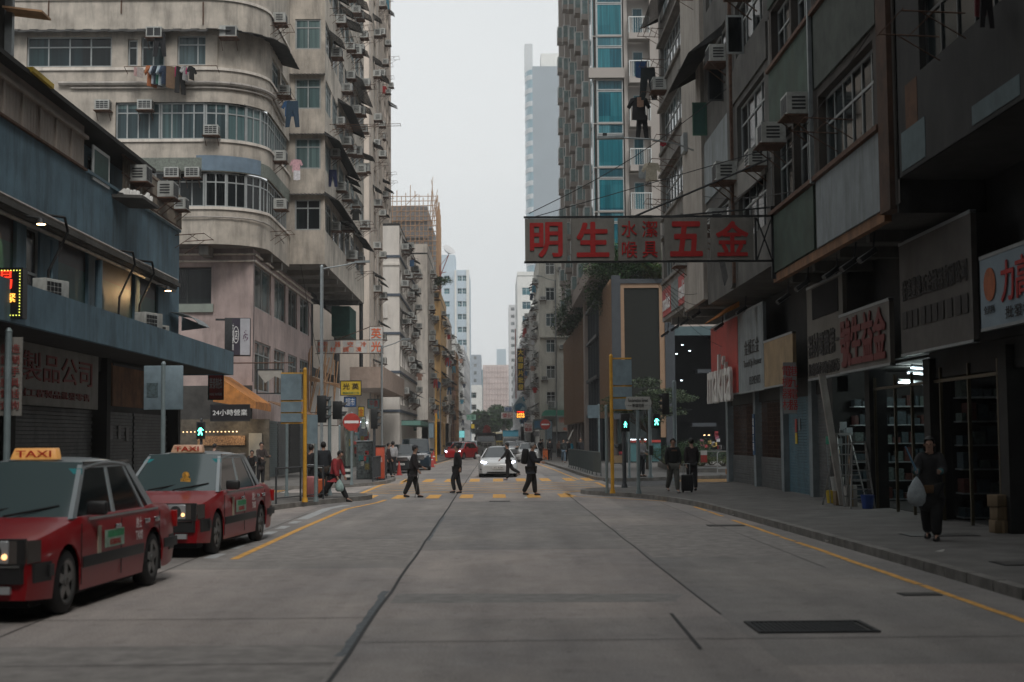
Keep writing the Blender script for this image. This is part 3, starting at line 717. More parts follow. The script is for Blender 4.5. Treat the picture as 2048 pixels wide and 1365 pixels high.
# lamps on the ledge
def spot(x, y, z, label, tgt):
    g = empty('flood_lamp', (x, y, z), 0, label, 'lamp', 'warm lamps on the blue building')
    MB().cyl((x-.3, y, z+.15), (x, y, z+.1), .015).build('arm', DARKM, g)
    MB().cyl((x, y, z+.1), (x, y, z-.02), .05, .1, n=10).build('shade', DARKM, g); MB().cyl((x, y, z-.03), (x, y, z+.0), .085, n=10).build('bulb', WARM, g)
    l = bpy.data.lights.new('flood_lamp_light', 'SPOT'); l.energy = 45; l.color = (1, .62, .28); l.spot_size = R(85); l.shadow_soft_size = .08
    o = bpy.data.objects.new('lamp_light', l); col.objects.link(o); o.location = (x, y, z-.06)
    d = Vector(tgt)-Vector(o.location); o.rotation_euler = d.to_track_quat('-Z', 'Y').to_euler()
spot(XL+.75, 28.6, 6.25, 'lit warm flood lamp at the left edge above the dark window', (XL-.2, 27.9, 5.4))
spot(XL+.65, 40.2, 6.1, 'lit warm flood lamp over the green window near the blue corner', (XL-.2, 38.7, 5.3))
# LED board
g = empty('led_board', (-9.0, 24.6, 3.9), 0, 'black LED shop board with yellow dotted border and red characters', 'sign')
MB().box(-9.9, 24.6, 3.98, -8.17, 24.85, 4.86).build('case', M('black_sign_case', (.008, .008, .009), .4, var=0), g)
b = MB(); x0, x1, z0, z1 = -9.8, -8.22, 4.03, 4.81; n = 30
for i in range(n+1):
    for z in (z0, z1): b.box(x0+(x1-x0)*i/n-.008, 24.585, z-.008, x0+(x1-x0)*i/n+.008, 24.599, z+.008)
for i in range(1, 15):
    z = z0+(z1-z0)*i/15
    for x in (x0, x1): b.box(x-.008, 24.585, z-.008, x+.008, 24.599, z+.008)
b.build('led_border', LEDY, g)
letters('按揭', g, (.31, -.02, .72), .36, LEDR, .006); letters('貸款  緊', g, (.42, -.02, .42), .17, LEDO, .006)
MB().box(-8.9, 24.7, 4.86, -8.85, 24.75, 5.3).build('hanger', DARKM, g)
# shop sign of the steel goods shop
g = empty('wall_sign', (XL-.2, 29, 2.6), 0, 'weathered grey fascia sign with large dark red characters over the left shutters', 'sign')
MB().box(XL+.02, 23.5, 2.62, XL+.1, 35.2, 3.93).build('board', SIGNG, g)
letters('不銹鋼製品公司', g, (.315, 1.1, .85), .8, M('dark_red_letter', (.22, .03, .025), .6, var=.2), fit=9.0, fith=.62, rz=aL)
letters('專營不銹鋼器材工程製品批發零售', g, (.315, 1.1, .28), .3, M('dark_red_letter', (.2, .03, .025)), fit=8.6, fith=.17, rz=aL)
g = empty('brown_sign', (XL, 36.5, 2.5), 0, 'plain brown board above the shutter beside the steel goods sign', 'sign')
MB().box(XL+.02, 36.6, 2.75, XL+.08, 39.9, 3.85).build('board', RUSTP, g)
MB().box(XL+.08, 36.6, 3.79, XL+.1, 39.9, 3.85).build('edge', DARKM, g)
# shutter posters
for k, (y, z, l) in enumerate(((37.6, 1.9, 'left of three'), (38.4, 1.9, 'middle of three'), (39.2, 1.85, 'right of three'))):
    tag(MB().box(XL-.24, y, z, XL-.235, y+.28, z+.36).build('notice_paper', M('grey_notice', (.2, .2, .2), .8)), 'faint paper notice on the dark left shutter, '+l, 'notice', 'paper notices on the dark shutter')
tag(MB().box(XL-.24, 38.9, 1.0, XL-.235, 39.3, 1.3).build('notice_paper', M('teal_notice', (.04, .13, .14), .8)), 'teal sticker low on the dark left shutter', 'notice')
# standing boards
g = pole('street_pole', -8.4, 24.6, .13, 3.75, .06, POLEG, 'grey pole carrying a narrow shop board at the left edge', 'pole')
g = empty('narrow_board', (-8.3, 25.2, 2.4), 0, 'narrow vertical grey board with small red characters at the left edge', 'sign')
MB().box(-8.62, 24.72, 2.3, -8.2, 24.76, 3.66).build('board', SIGNG, g)
letters('訂造\n鋼閘\n扶手\n廚具\n電話\n查詢', g, (-.1, -.5, .56), .17, M('dark_red_letter', (.2, .03, .025)), .004, spacing=1.15)
g = pole('sign_post', PX(328, 33), 33, .13, 3.62, .055, POLEG, 'grey post on the left pavement bearing the back of a square traffic sign', 'sign post')
x = 0
MB().box(-.45, -.02, 2.43, .46, .0, 3.45).build('sign_plate', SIGNBACK, g, world=False, bevel=.02)
MB().box(-.38, -.03, 2.72, -.12, -.022, 3.05).build('sticker', M('dark_sticker', (.06, .09, .10), .7, var=.5, scale=20), g, world=False)
MB().box(-.3, .0, 2.65, .3, .03, 2.7).box(-.3, 0, 3.15, .3, .03, 3.2).build('clamp', GREYM, g, world=False)
# ---- L0 dark tall tenement at the far left, upper storeys
B = Bldg('dark_left_tenement', 'dark grimy tenement rising behind the blue building at the left edge', 'building', (-9.95, 29, 9.6))
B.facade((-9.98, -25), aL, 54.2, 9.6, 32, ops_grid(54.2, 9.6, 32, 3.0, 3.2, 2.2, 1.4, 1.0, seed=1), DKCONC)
B.facade((-9.98, 29.2), pi, 9, 9.6, 32, (), DKCONC)
B.box('roof', DKCONC, -19, -25, 32, -9.98, 29.2, 32.3)
for z in (12.4, 15.4): B.box('balcony', DKCONC, -9.98, 22, z, -9.3, 29.0, z+.9)
B.box('downpipe', GREYM, -9.95, 28.6, 9.7, -9.8, 28.75, 20)
B.done()
for i, (y, z) in enumerate(((28.9, 10.6), (28.7, 12.0), (28.9, 11.3))):
    b = MB(); b.slab([(-9.9, y-.6, z), (-9.1, y-.6, z-.1), (-9.1, y, z-.1), (-9.9, y, z)], .04, (0, 0, 1)); tag(b.build('plank_shelf', BAMBOO), 'weathered plank shelf on the dark left tenement, '+('lower', 'upper', 'middle')[i], 'shelf', 'plank shelves on the dark left tenement')
# ---- L2 cream curved corner building
B = Bldg('cream_corner_building', 'cream curved corner tenement of many floors beyond the side street on the left', 'building', (-9.2, 60, 0))
def curve_band(mb, Yf, Xs, rad, y1, z0, z1, xl, off=0., cap=True, m=0):
    """wall band: front at Yf from xl to corner, quarter round, side at Xs to y1; off pushes outward"""
    pts = [(xl, Yf-off)]
    for i in range(11):
        t = pi/2*i/10; pts.append((Xs-rad+(rad+off)*sin(t), Yf+rad-(rad+off)*cos(t)))
    pts.append((Xs+off, y1))
    for a, b in zip(pts, pts[1:]): mb.quad((*a, z0), (*b, z0), (*b, z1), (*a, z1), m)
    return pts
Yf, Xs, rad, Y1 = 60., -9.9, 2.4, 68.3
FH = 3.05
z = 10.15
bands = []        # spandrel bands between window strips; (z0,z1)
zs = [(10.15, 11.75), (13.25, 14.65), (16.25, 17.75), (19.15, 20.8), (22.2, 23.85), (25.2, 26.9), (28.3, 30)]
for i, (a, b_) in enumerate(zs):
    mb = B.mb('wall', CREAM if i else CREAM); curve_band(mb, Yf, Xs, rad, Y1, a, b_, -32)
    if i < 6:
        s = B.mb('sill', CREAM2); P = curve_band(s, Yf, Xs, rad, Y1, b_-.12, b_, -32, .07)
        n = len(P); s.poly([(*p, b_) for p in P]+[(-12, Y1, b_), (-32, Y1, b_)][:1]); 
gb = B.mb('green_mosaic_band', M('green_mosaic', (.17, .19, .165), .8, var=.3, scale=14, streak=.3)); curve_band(gb, Yf, Xs, rad, Y1, 13.27, 13.85, -32, .02)
pb = B.mb('blue_paint_patch', M('blue_patch_paint', (.15, .21, .27), .8, var=.15)); 
for i in range(8):
    t0, t1 = pi/2*i/10-.15, pi/2*(i+1)/10-.15
    f = lambda t: (Xs-rad+(rad+.03)*sin(t), Yf+rad-(rad+.03)*cos(t))
    p, q = f(t0), f(t1); pb.quad((*p, 13.3), (*q, 13.3), (*q, 13.95), (*p, 13.95))
# soffit and roof caps
B.mb('soffit', CONC2).poly([(-32, Yf, 10.16), (Xs-rad, Yf, 10.16)]+[(Xs-rad+rad*sin(pi/2*i/10), Yf+rad-rad*cos(pi/2*i/10), 10.16) for i in range(1, 11)]+[(Xs, Y1, 10.16), (-32, Y1, 10.16)])
B.box('roof', DKCONC, -32, Yf+.4, 30, Xs-.4, Y1, 30.2)
B.box('soffit_beam', CONC2, -12.6, 60.4, 9.75, -12.2, 62.2, 10.15)
for y in (63.5, 66.5): B.box('soffit_beam', CONC2, -10.9, y, 9.8, -10, y+.3, 10.15)
# curved window ribbon (between bands): inner recess wall + frames following the curve
def ribbon(z0, z1, xa, kind, gl=GLASS):
    # front part from xa to corner start
    W = Xs-rad-xa
    n = max(2, round(W/2.0))
    for i in range(n): B.win((xa+W*i/n, Yf+.1, z0), 0, W/n-.02, z1-z0, 4 if kind else 3, .72, FRAME, gl)
    k = 4
    for i in range(k):
        t0, t1 = pi/2*i/k, pi/2*(i+1)/k; r_ = rad-.1
        p = Vector((Xs-rad+r_*sin(t0), Yf+rad-r_*cos(t0))); q = Vector((Xs-rad+r_*sin(t1), Yf+rad-r_*cos(t1)))
        d = q-p; B.win((p.x, p.y, z0), atan2(d.y, d.x), d.length, z1-z0, 2, .72, FRAME, gl)
    W = Y1-(Yf+rad)-.3; n = 3
    for i in range(n): B.win((Xs-.1, Yf+rad+W*i/n, z0), aL, W/n-.02, z1-z0, 3, .72, FRAME, gl)
TEALP = pane_mat('teal_frosted_pane', [(.10, .17, .175), (.06, .11, .12), (.13, .20, .20), (.05, .08, .09), (.09, .15, .155)], .3)
ribbon(11.75, 13.25, -23.0, 1, GLASSD)
ribbon(14.65, 16.25, -16.1, 1, TEALP)
ribbon(22.2-.0+.0, 23.8, -18, 1, TEALP)
ribbon(20.8+.0-1.4+.0-.0+0, 20.8, -18, 1, TEALP) if False else None
# the storey with separate windows 17.75..19.15
mb = B.mb('wall', CREAM)
def front_ops(z0, z1, L):
    B.facade((-32, Yf), 0, 32+Xs-rad, z0, z1, [(x+32, a, w_, h_, nx, tr, FRAME, g_) for (x, a, w_, h_, nx, tr, g_) in L], CREAM)
    pts = []
    for i in range(11): t = pi/2*i/10; pts.append((Xs-rad+rad*sin(t), Yf+rad-rad*cos(t)))
    for a, b2 in zip(pts, pts[1:]): B.mb('wall', CREAM).quad((*a, z0), (*b2, z0), (*b2, z1), (*a, z1))
    B.facade((Xs, Yf+rad), aL, Y1-Yf-rad, z0, z1, [(.5, z0+.1, 2.3, z1-z0-.25, 3, .7, FRAME, TEALP), (3.2, z0+.1, 2.3, z1-z0-.25, 3, .7, FRAME, GLASS)], CREAM)
front_ops(17.75, 19.15, [(PX(46, 60), 17.8, 3.62, 1.32, 4, .66, GLASS), (PX(250, 60), 17.83, .42, 1.15, 1, .7, GLASSD), (PX(277, 60), 17.8, 1.0, 1.3, 2, .66, GLASS), (PX(350, 60), 17.85, 1.72, 1.3, 2, .7, GLASS), (-26, 17.8, 3, 1.3, 3, .66, GLASS)])
front_ops(26.9, 28.3, [(-24, 27, 3.5, 1.2, 3, .66, GLASS), (-18, 27, 3.5, 1.2, 3, .66, GLASS)])
for za, zb, xx in ((14.65, 16.25, -16.1), (11.75, 13.25, -23), (22.2, 23.8, -18)):
    B.facade((-32, Yf), 0, 32+xx, za, zb, [(32-19.0+.3-4+ (0), za+.1, 2.4, zb-za-.2, 2, .7, FRAME, TEALP)] if xx > -20 else [], CREAM)
B.box('wall', CREAM, -32, Yf+.12, 20.8, Xs-rad, Yf+.3, 22.2) ; curve_band(B.mb('wall', CREAM), Yf, Xs, rad, Y1, 20.8, 22.2, -32)
B.box('inner_floor', DKCONC, -31, Yf+.6, 13.2, Xs-.8, Y1-.5, 13.3); B.box('inner_floor', DKCONC, -31, Yf+.6, 16.2, Xs-.8, Y1-.5, 16.3)
B.box('inner_wall', DKCONC, -31, Yf+1.2, 10.3, Xs-2.4, Yf+1.3, 29.5)
# continuous sheet hood above the fourth storey windows
hd = B.mb('sheet_hood', AWN); n = 60
P0 = []; P1 = []
def pt(s, off):
    L1 = 4.9; A = pi/2*rad
    if s < 15.5: x = Xs-rad-15.5+s; return (x, Yf-off)
    s -= 15.5
    if s < A: t = s/rad; return (Xs-rad+(rad+off)*sin(t), Yf+rad-(rad+off)*cos(t))
    return (Xs+off, Yf+rad+s-A)
tot = 15.5+pi/2*rad+3.6
for i in range(n):
    a0, a1 = tot*i/n, tot*(i+1)/n; zz = .03 if i % 2 else 0
    o_ = .45 if a0 < 15.5 else .8
    p, q, r_, s_ = pt(a0, .0), pt(a1, .0), pt(a1, o_), pt(a0, o_)
    hd.quad((*p, 19.42+zz), (*q, 19.42+zz), (*r_, 19.2+zz), (*s_, 19.2+zz)); hd.quad((*s_, 19.17+zz), (*r_, 19.17+zz), (*q, 19.38+zz), (*p, 19.38+zz)); hd.quad((*s_, 19.17+zz), (*s_, 19.2+zz), (*r_, 19.2+zz), (*r_, 19.17+zz))
# pipes round the corner
pp = B.mb('wall_pipe', PIPEW)
for off, zz, r_, s0 in ((.12, 17.05, .09, 9.3), (.08, 16.85, .04, 9.8), (.1, 11.3, .035, 3)):
    pp.tube([(*pt(s0+(tot-s0)*i/30, off), zz-(.0 if i < 22 else (i-22)*.04)) for i in range(31)], r_)
st_ = B.mb('stain_pipe', RUST)
for x, z0_, z1_ in ((-19, 20.0, 22), (-15.9, 20.1, 21.5), (-12.4, 19.6, 20.6)): st_.cyl((x, Yf-.04, z0_), (x, Yf-.04, z1_), .03)
# lower storeys set back: pink plaster, big window
XG, YG = -10.5, 61.6
B.facade((-32, YG), 0, 32+XG, 4.2, 10.16, [(32-15.6, 7.75, 3.3, 1.62, 3, .95, FRAMED, GLASSD)], PINK, depth=.35, part='lower_wall')
B.box('sill', M('green_grey_sill', (.24, .27, .24), .8), -15.7, YG-.12, 7.38, -12.2, YG-.002, 7.74)
sops = [(ya-61.6, z_, yb-ya, hh, nx, tr, FRAME, GLASS) for ya, yb in ((62.1, 66.6), (67.6, 71.2), (72.2, 75.4), (76.5, 80.2)) for z_, hh, nx, tr in ((7.65, 1.95, 2, 0), (4.0, 2.2, 3, .75))]
B.facade((XG, YG), aL, 19.5, 2.6, 10.16, sops, PINK, depth=.14, part='lower_wall')
B.facade((XG, YG), aL, 19.5, .1, 2.6, (), M('dark_shopfront', (.05, .048, .045), .7, var=.4, scale=2), part='shopfront')
B.facade((-32, YG), 0, 32+XG, .1, 4.2, (), M('dark_shopfront', (.05, .048, .045)), part='shopfront')
for i, zz in enumerate((9.9, 9.6)):
    B.mb('wall_pipe', CREAM2).tube([(-30, YG-.1, zz), (XG+.1, YG-.1, zz), (XG+.1, 81, zz)], .05)
# bay 2 on the street side
X2 = -8.2
zb2 = 10.3
lev = [13.95+3.2*i for i in range(6)]     # top of spandrels
YB = 68.4; LV = (11.95, 14.95, 17.9, 20.85, 23.8, 26.8)
B.facade((-11, YB), 0, 2.8, zb2, 32.5, [(1.35, z_, 1.25, 1.5, 2, .72, FRAME, GLASSD if z_ < 12 else TEALP) for z_ in LV], CREAM, depth=.12, part='bay_wall')
o2 = []
for i, z_ in enumerate(LV):
    y = .25
    while y < 20.6:
        w_ = 2.6; o2.append((y, z_, w_, 1.5, 3, .72, FRAME, TEALP if (i+int(y)) % 3 else GLASSD)); y += 2.95
B.facade((X2, YB), aL, 20.6, zb2, 32.5, [q for q in o2 if q[0]+q[2] < 20.6], CREAM, depth=.12, part='bay_wall')
B.mb('soffit', CONC2).poly([(-12, YB, zb2), (X2, YB, zb2), (X2, 89, zb2), (-12, 89, zb2)])
B.facade((X2, 89), pi, 4, zb2, 32.5, (), CREAM)
for y in (71, 75, 79, 83, 87): B.box('soffit_beam', CONC2, -10.4, y, 10.05, -8.35, y+.3, 10.3)
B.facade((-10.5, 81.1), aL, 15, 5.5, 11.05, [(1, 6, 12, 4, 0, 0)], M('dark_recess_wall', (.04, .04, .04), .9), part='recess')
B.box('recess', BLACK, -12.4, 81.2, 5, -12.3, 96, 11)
B.box('roof', DKCONC, -11, YB, 32.5, X2, 89, 32.7)
B.done()
cr = 'the cream corner building'
acl = [((PX(292, 60)), 60, 18.95, 0, 'under the sheet hood above the dark cloth'), (PX(440, 60), 60, 18.95, 0, 'right of the double window under the sheet hood'), (PX(190, 60), 60, 15.85, 0, 'left end of the teal window ribbon'), (PX(275, 60), 60, 15.85, 0, 'above the left part of the teal window ribbon'), (PX(408, 60), 60, 14.75, 0, 'standing mid sill on the teal ribbon'), (PX(330, 60), 60, 12.95, 0, 'left one of the pair over the dark window ribbon'), (PX(371, 60), 60, 12.95, 0, 'right one of the pair over the dark window ribbon')]
for i, (x, y, z, a, l) in enumerate(acl): ac((x, y, z), a, 'air conditioner on the cream corner, '+l, (0, 1, 2, 2, 2, 2, 2)[i], 1.0)
for y, z, l in ((64.3, 17.6, 'on the street side below the hood'), (63.2, 14.35, 'at the corner above pink washing'), (63.4, 12.2, 'at the corner beside the dark ribbon'), (63.0, 20.6, 'at the corner above the sheet hood')): ac((Xs, y, z), aL, 'air conditioner on the cream corner, '+l, 1)
dress(B, 'curved cream building street side', X2, 69.5, 88.5, -1, 11.1, 32, 2.95, 3, pitch=2.6, pac=.8, paw=.25, prk=.5, plaun=.12, sill=.8)
# long sheet hoods on the street side bay
for i, (y0, y1, z) in enumerate(((68.2, 79, 16.75), (68.2, 80, 13.8), (82, 88, 13.9), (74, 82, 19.8), (80, 87, 22.8))):
    o = awning((X2, y0, z), aL, 'long dark corrugated hood along the cream street bay, %s from the bottom' % ORD(i), y1-y0, .75, .5)
# front edge small hood pieces on bay front
for i, z in enumerate((13.75, 16.7, 19.65)):
    awning((-10.2, 68.38, z-.02), 0, 'short corrugated hood on the narrow front of the bay, %s' % ('lower', 'middle', 'upper')[i], 2.0, .3, .1)
# washing line on the corner building
g = empty('washing_line', (PX(290, 60), 59.7, 17.5), 0, 'long rusty washing rail fixed across the cream wall under the double window', 'washing line')
xa, xb = PX(250, 60), PX(435, 60)
MB().cyl((xa, 59.45, 17.65), (xb, 59.45, 17.68), .015).cyl((xa, 59.45, 17.65), (xa, 60, 17.5), .015).cyl((xb, 59.45, 17.68), (xb, 60, 17.5), .015).cyl((PX(345, 60), 59.45, 17.66), (PX(345, 60), 60, 17.5), .015).build('rail', RUST, g)
LD = [(268, 'towel', (.5, .33, .32), .6, 'pale pink towel'), (276, 'towel', (.42, .38, .36), .7, 'beige towel'), (300, 'shirt', (.38, .13, .05), 1.25, 'orange checked shirt'), (307, 'shirt', (.45, .5, .55), 1.1, 'white shirt'), (312, 'shirt', (.02, .03, .05), 1.15, 'navy shirt'), (317, 'towel', (.04, .16, .12), 1.2, 'green cloth'), (322, 'shirt', (.35, .42, .46), 1.2, 'pale blue shirt'), (327, 'shirt', (.03, .05, .09), 1.1, 'dark blue shirt'), (343, 'towel', (.16, .10, .06), 1.5, 'brown tweed cloth'), (352, 'towel', (.55, .02, .14), .7, 'bright pink cloth'), (357, 'trousers', (.02, .02, .02), 1.2, 'black trousers'), (366, 'towel', (.5, .03, .15), .5, 'small red cloth'), (367, 'shirt', (.4, .4, .4), .85, 'grey tee'), (380, 'shirt', (.015, .015, .015), .8, 'black top')]
for i, (px, k, c, s, l) in enumerate(LD):
    tag(garment((PX(px, 59.4), 59.4-.02*(i % 3), 17.6), R(62) if k != 'towel' else R(35), l+' pegged on the rail across the cream corner building', k, c, s), group=None)
garment((PX(315, 59.6), 59.55, 19.15), 0, 'black cloth hung under the sheet hood over a narrow window', 'trousers', (.01, .01, .012), 1.1)
garment((PX(586, 63), 62.6, 16.9), 0, 'dark blue jeans hanging off the rounded corner above the teal ribbon', 'trousers', (.02, .045, .075), 1.25)
garment((PX(580, 63), 62.7, 16.9), 0, 'blue shirt behind the jeans on the rounded corner', 'shirt', (.03, .09, .2), 1.0)
garment((PX(592, 63), 62.9, 14.3), 0, 'pink blouse hanging below the corner air conditioner', 'shirt', (.55, .33, .36), .8)
garment((PX(594, 63), 62.8, 13.8), 0, 'white towel hanging below the pink blouse', 'towel', (.6, .58, .6), .7)
garment((PX(665, 70), 70, 15.2), 0, 'dark blue trousers on the bay above the short hood', 'trousers', (.02, .03, .09), .9)
rack((Xs+.02, 62.4, 17.2), aL, 'black drying rack on the rounded corner over the hanging jeans', 1.4, .9, 0)
rack((Xs+.02, 62.4, 11.0), aL, 'black drying rack on the rounded corner under the dark ribbon', 1.2, .9, 1)
rack((Xs+.02, 62.2, 20.2), aL, 'black drying rack on the rounded corner over the sheet hood', 1.2, .9, 1)
rack((X2+.02, 72, 17.9), aL, 'extra long rusty drying frame reaching over the street from the cream bay', .5, 3.4, 1)
# long thin projecting frame
# ---- L3 tall building with one column of windows
B = Bldg('tall_beige_tenement', 'tall beige tenement with a single column of hooded windows beside the cream bay', 'building', (-8.6, 97, 0))
B.facade((-12.5, 97), 0, 3.9, 0, 58, (), BEIGE)
L = [(4.0, z_+.9, 1.6, 1.6, 2, .7, FRAME, GLASS) for z_ in [3.2+3.1*i for i in range(18)]]
B.facade((-8.6, 97), aL, 12, 0, 58, L+[(8.6, q[1], 1.6, 1.6, 2, .7, FRAME, GLASS) for q in L], BEIGE)
B.box('downpipe', PIPEW, -8.62, 97.3, 3, -8.5, 97.45, 50); B.box('downpipe', PIPEW, -8.62, 103.5, 3, -8.5, 103.6, 50)
B.box('roof', DKCONC, -12.5, 97, 58, -8.6, 109, 58.2)
B.done()
dress(B, 'tall beige tenement', -8.6, 98.5, 108, -1, 5.0, 46, 3.1, 9, pitch=4.6, pac=1., paw=.45, prk=.5, plaun=.1, sill=1.2)
B = Bldg('pale_tower_block', 'very tall pale pink tower block rising behind the beige tenement', 'building', (-9.7, 109.5, 0))
B.facade((-16, 109.5), 0, 6.3, 0, 88, (), BEIGE)
B.facade((-9.7, 109.5), aL, 23.5, 16, 88, ops_grid(23.5, 18, 88, 2.9, 2.9, 1.5, 1.4, seed=4, fm=FRAMEW), BEIGE)
B.box('roof', DKCONC, -16, 109.5, 88, -9.7, 133, 88.2)
B.far = True; B.done()
dress(B, 'pale pink tower block', -9.7, 111, 132, -1, 19, 60, 2.9, 21, pitch=4.2, pac=.3, paw=.12, prk=.3, plaun=.1)
# bay canopies over the street: pale canopy left below signs
B = Bldg('low_canopy_block', 'low block with a deep pinkish canopy slab under the hanging red sign', 'building', (-9, 90, 0))
B.box('canopy_edge', M('pink_canopy_edge', (.36, .27, .22), .85, var=.15, streak=.3), -9.0, 88, 5.0, -6.9, 108, 6.3)
B.facade((-9.2, 84), aL, 26, .1, 5.0, [(1+i*4.2, .2, 3.4, 2.6, 0, 0) for i in range(6)], GREYW, part='wall')
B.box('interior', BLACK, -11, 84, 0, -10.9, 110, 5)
B.facade((-12, 83.9), 0, 2.8, .1, 5, (), GREYW, part='wall')
B.done()
# ---- L4 grey block with slate bands
B = Bldg('grey_banded_block', 'warm grey apartment block with dark slate floor bands on the left', 'building', (-7.4, 110, 0))
B.facade((-9.68, 110), 0, 2.28, 0, 18.4, (), GREYW)
ff = [3.6+2.95*i for i in range(5)]
for z_ in [3.9+3.0*i for i in range(5)]:
    B.box('floor_band', SLATE, -9.68, 109.94, z_, -7.34, 110.0, z_+.2); B.box('floor_band', SLATE, -7.4, 110, z_, -7.34, 134, z_+.2)
B.box('moulding', GREYW, -9.68, 109.9, 15.3, -7.36, 110, 15.45); B.box('box_panel', GREYW, -9.3, 109.85, 11.2, -8.3, 110, 12.3)
B.facade((-7.4, 110), aL, 24, 0, 18.4, ops_grid(24, 3.6, 18.4, 3.0, 2.9, 2.1, 1.6, .9, fm=FRAMED, gm=GLASSD, nx=3, seed=5), GREYW, depth=.3)
B.box('roof', DKCONC, -9.68, 110, 18.4, -7.4, 134, 18.6)
B.done()
dress(B, 'grey banded block', -7.4, 111, 133.5, -1, 3.6, 18, 3.0, 33, pitch=2.9, pac=.95, paw=.32, prk=.35, plaun=.08, sill=1.4)
# green shop canopy in front of the grey block
g = empty('shop_canopy', (-7.4, 112, 2.9), 0, 'long pale green shop canopy in front of the grey banded block', 'canopy')
MB().box(-7.4, 112, 2.9, -5.9, 132, 3.25).build('fascia', M('pale_green_fascia', (.13, .27, .23), .7, var=.1), g); MB().box(-7.4, 112.1, 3.25, -6.0, 131.9, 3.3).build('top', DKCONC, g)
# ---- further left blocks
def block(name, label, X, side, y0, y1, zt, front, mat, pitch=3, w=1.9, h=1.5, fh=3.0, z0=3.6, phrase=None, seed=1, gm=None, fm=None, fops=None, shop=True, dens=(.6, .25, .3, .2), nx=2, roof=True, maxz=None, far=True, zb=0):
    B = Bldg(name, label, 'building', (X, y0, 0)); a = aL if side < 0 else -aL; W = y1-y0
    B.far = far
    if side < 0: B.facade((X-front, y0), 0, front, 0, zt, fops or (), mat); B.facade((X, y0), a, W, z0, zt, ops_grid(W, z0, zt, fh, pitch, w, h, seed=seed, gm=gm, fm=fm, nx=nx), mat)
    else: B.facade((X, y0), 0, front, 0, zt, fops or (), mat); B.facade((X, y1), a, W, z0, zt, ops_grid(W, z0, zt, fh, pitch, w, h, seed=seed, gm=gm, fm=fm, nx=nx), mat)
    n = -side
    r = random.Random(seed); k = 0; y = y0
    DK = M('dark_shop_interior', (.03, .03, .032), .8, var=.4, scale=2)
    x_in = X+side*.6
    B.box('shop_front', DK, x_in, y0+.01, 0, x_in+side*.05, y1, z0)
    while y < y1-2:
        ww = min(4.2, y1-y)
        B.box('pier', mat, X, y, 0, X+side*.6, y+.35, z0)
        c = r.choice([SHUT, SHUTB, DK, DK]); B.box('shop_shutter' if c is not DK else 'shop_interior', c, x_in-side*.1, y+.36, .1, x_in-side*.06, y+ww-.02, 2.5)
        y += ww
    if roof:
        rx0, rx1 = sorted((X, X+side*front)); B.box('roof', DKCONC, rx0, y0, zt, rx1, y1, zt+.15)
        B.box('parapet', mat, X, y0, zt+.15, X+side*.2, y1, zt+1.0); B.box('parapet', mat, min(X+side*.2, X+side*front), y0, zt+.15, max(X+side*.2, X+side*front), y0+.2, zt+1.0)
    B.done()
    if dens: dress(B, phrase or name.replace('_', ' '), X, y0+1, y1, side, z0, maxz or zt, fh, seed+50, pitch=pitch*1.0, pac=dens[0], paw=dens[1], prk=dens[2], plaun=dens[3], sill=1.3)
    return B
block('plain_cream_block', 'tall plain cream block with a blank wall towards the viewer on the left', -6.4, -1, 135, 150, 19.4, 2.3+1.2, CREAM2, 3, 1.8, 1.5, phrase='plain cream block', seed=61, dens=(.9, .4, .5, .5))
block('ochre_block', 'orange ochre painted block on the left with washing on its street side', -5.75, -1, 150.2, 168, 16.4, 3, OCHRE, 3, 1.9, 1.5, phrase='ochre block', seed=62, dens=(.7, .4, .5, .6))
block('beige_narrow_block', 'narrow beige block just beyond the ochre block', -5.55, -1, 168.2, 182, 15.2, 3, BEIGE, 3, 1.9, 1.5, phrase='narrow beige block', seed=63, dens=(.6, .4, .5, .3))
block('cream_walkup_block', 'cream walk up block behind the bamboo scaffold on the left', -5.6, -1, 200, 240, 15, 6, TILEW, 3.2, 2.0, 1.5, phrase='cream block behind scaffold', seed=64, dens=(.35, .3, .2, .3))
block('white_walkup_block', 'whitish walk up block farther down the left side', -5.3, -1, 240.2, 300, 16.5, 6, PALE, 3.6, 2.2, 1.5, phrase='whitish walk up block', seed=65, dens=None)
# ================================================================== RIGHT SIDE
aR = -pi/2
XR, XGR = 7.4, 9.0
def opy(y1, L): return [(y1-yb, z, yb-ya, h, nx, tr, fm, gm) for (ya, yb, z, h, nx, tr, fm, gm) in L]
# nearest dark building (upper floors far above the camera)
B = Bldg('near_right_tenement', 'dark grimy tenement overhanging the pavement at the right edge', 'building', (XR, 25.6, 0))
L = []
for z in (8.15, 11.3, 14.4, 17.5):
    for y in range(-20, 24, 5): L.append((y, y+4.2, z, 1.35, 5, .7, FRAMED, GLASSD))
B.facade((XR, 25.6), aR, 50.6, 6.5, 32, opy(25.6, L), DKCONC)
B.box('soffit', DKCONC, XR, -25, 6.5, 20, 25.6, 6.52)
B.facade((XR, 25.6), pi, -14, 6.5, 32, (), DKCONC) if False else B.box('wall', DKCONC, XR, 25.58, 6.5, 20, 25.7, 32)
B.box('paint_patch', M('pale_paint_patch', (.09, .13, .14), .8, var=.2), XR-.01, 24.0, 6.6, XR, 25.4, 7.3)
B.box('paint_patch', M('rust_stain_patch', (.10, .045, .02), .9, var=.4), XR-.008, 24.4, 7.3, XR, 25.1, 8.1)
B.box('paint_patch', MATS['pale_paint_patch'], XR-.01, 19.6, 6.6, XR, 21.6, 6.9)
B.box('shop_wall', M('dark_tile_wall', (.02, .02, .02), .6, var=.3), XGR, -25, .1, XGR+.1, 17.8, 6.5)
B.box('roof', DKCONC, XR, -25, 32, 20, 25.6, 32.2)
B.done()
B = Bldg('rusty_right_tenement', 'tenement with white and green weathered balcony panels over the hardware shops', 'building', (XR, 37.4, 0))
L = []
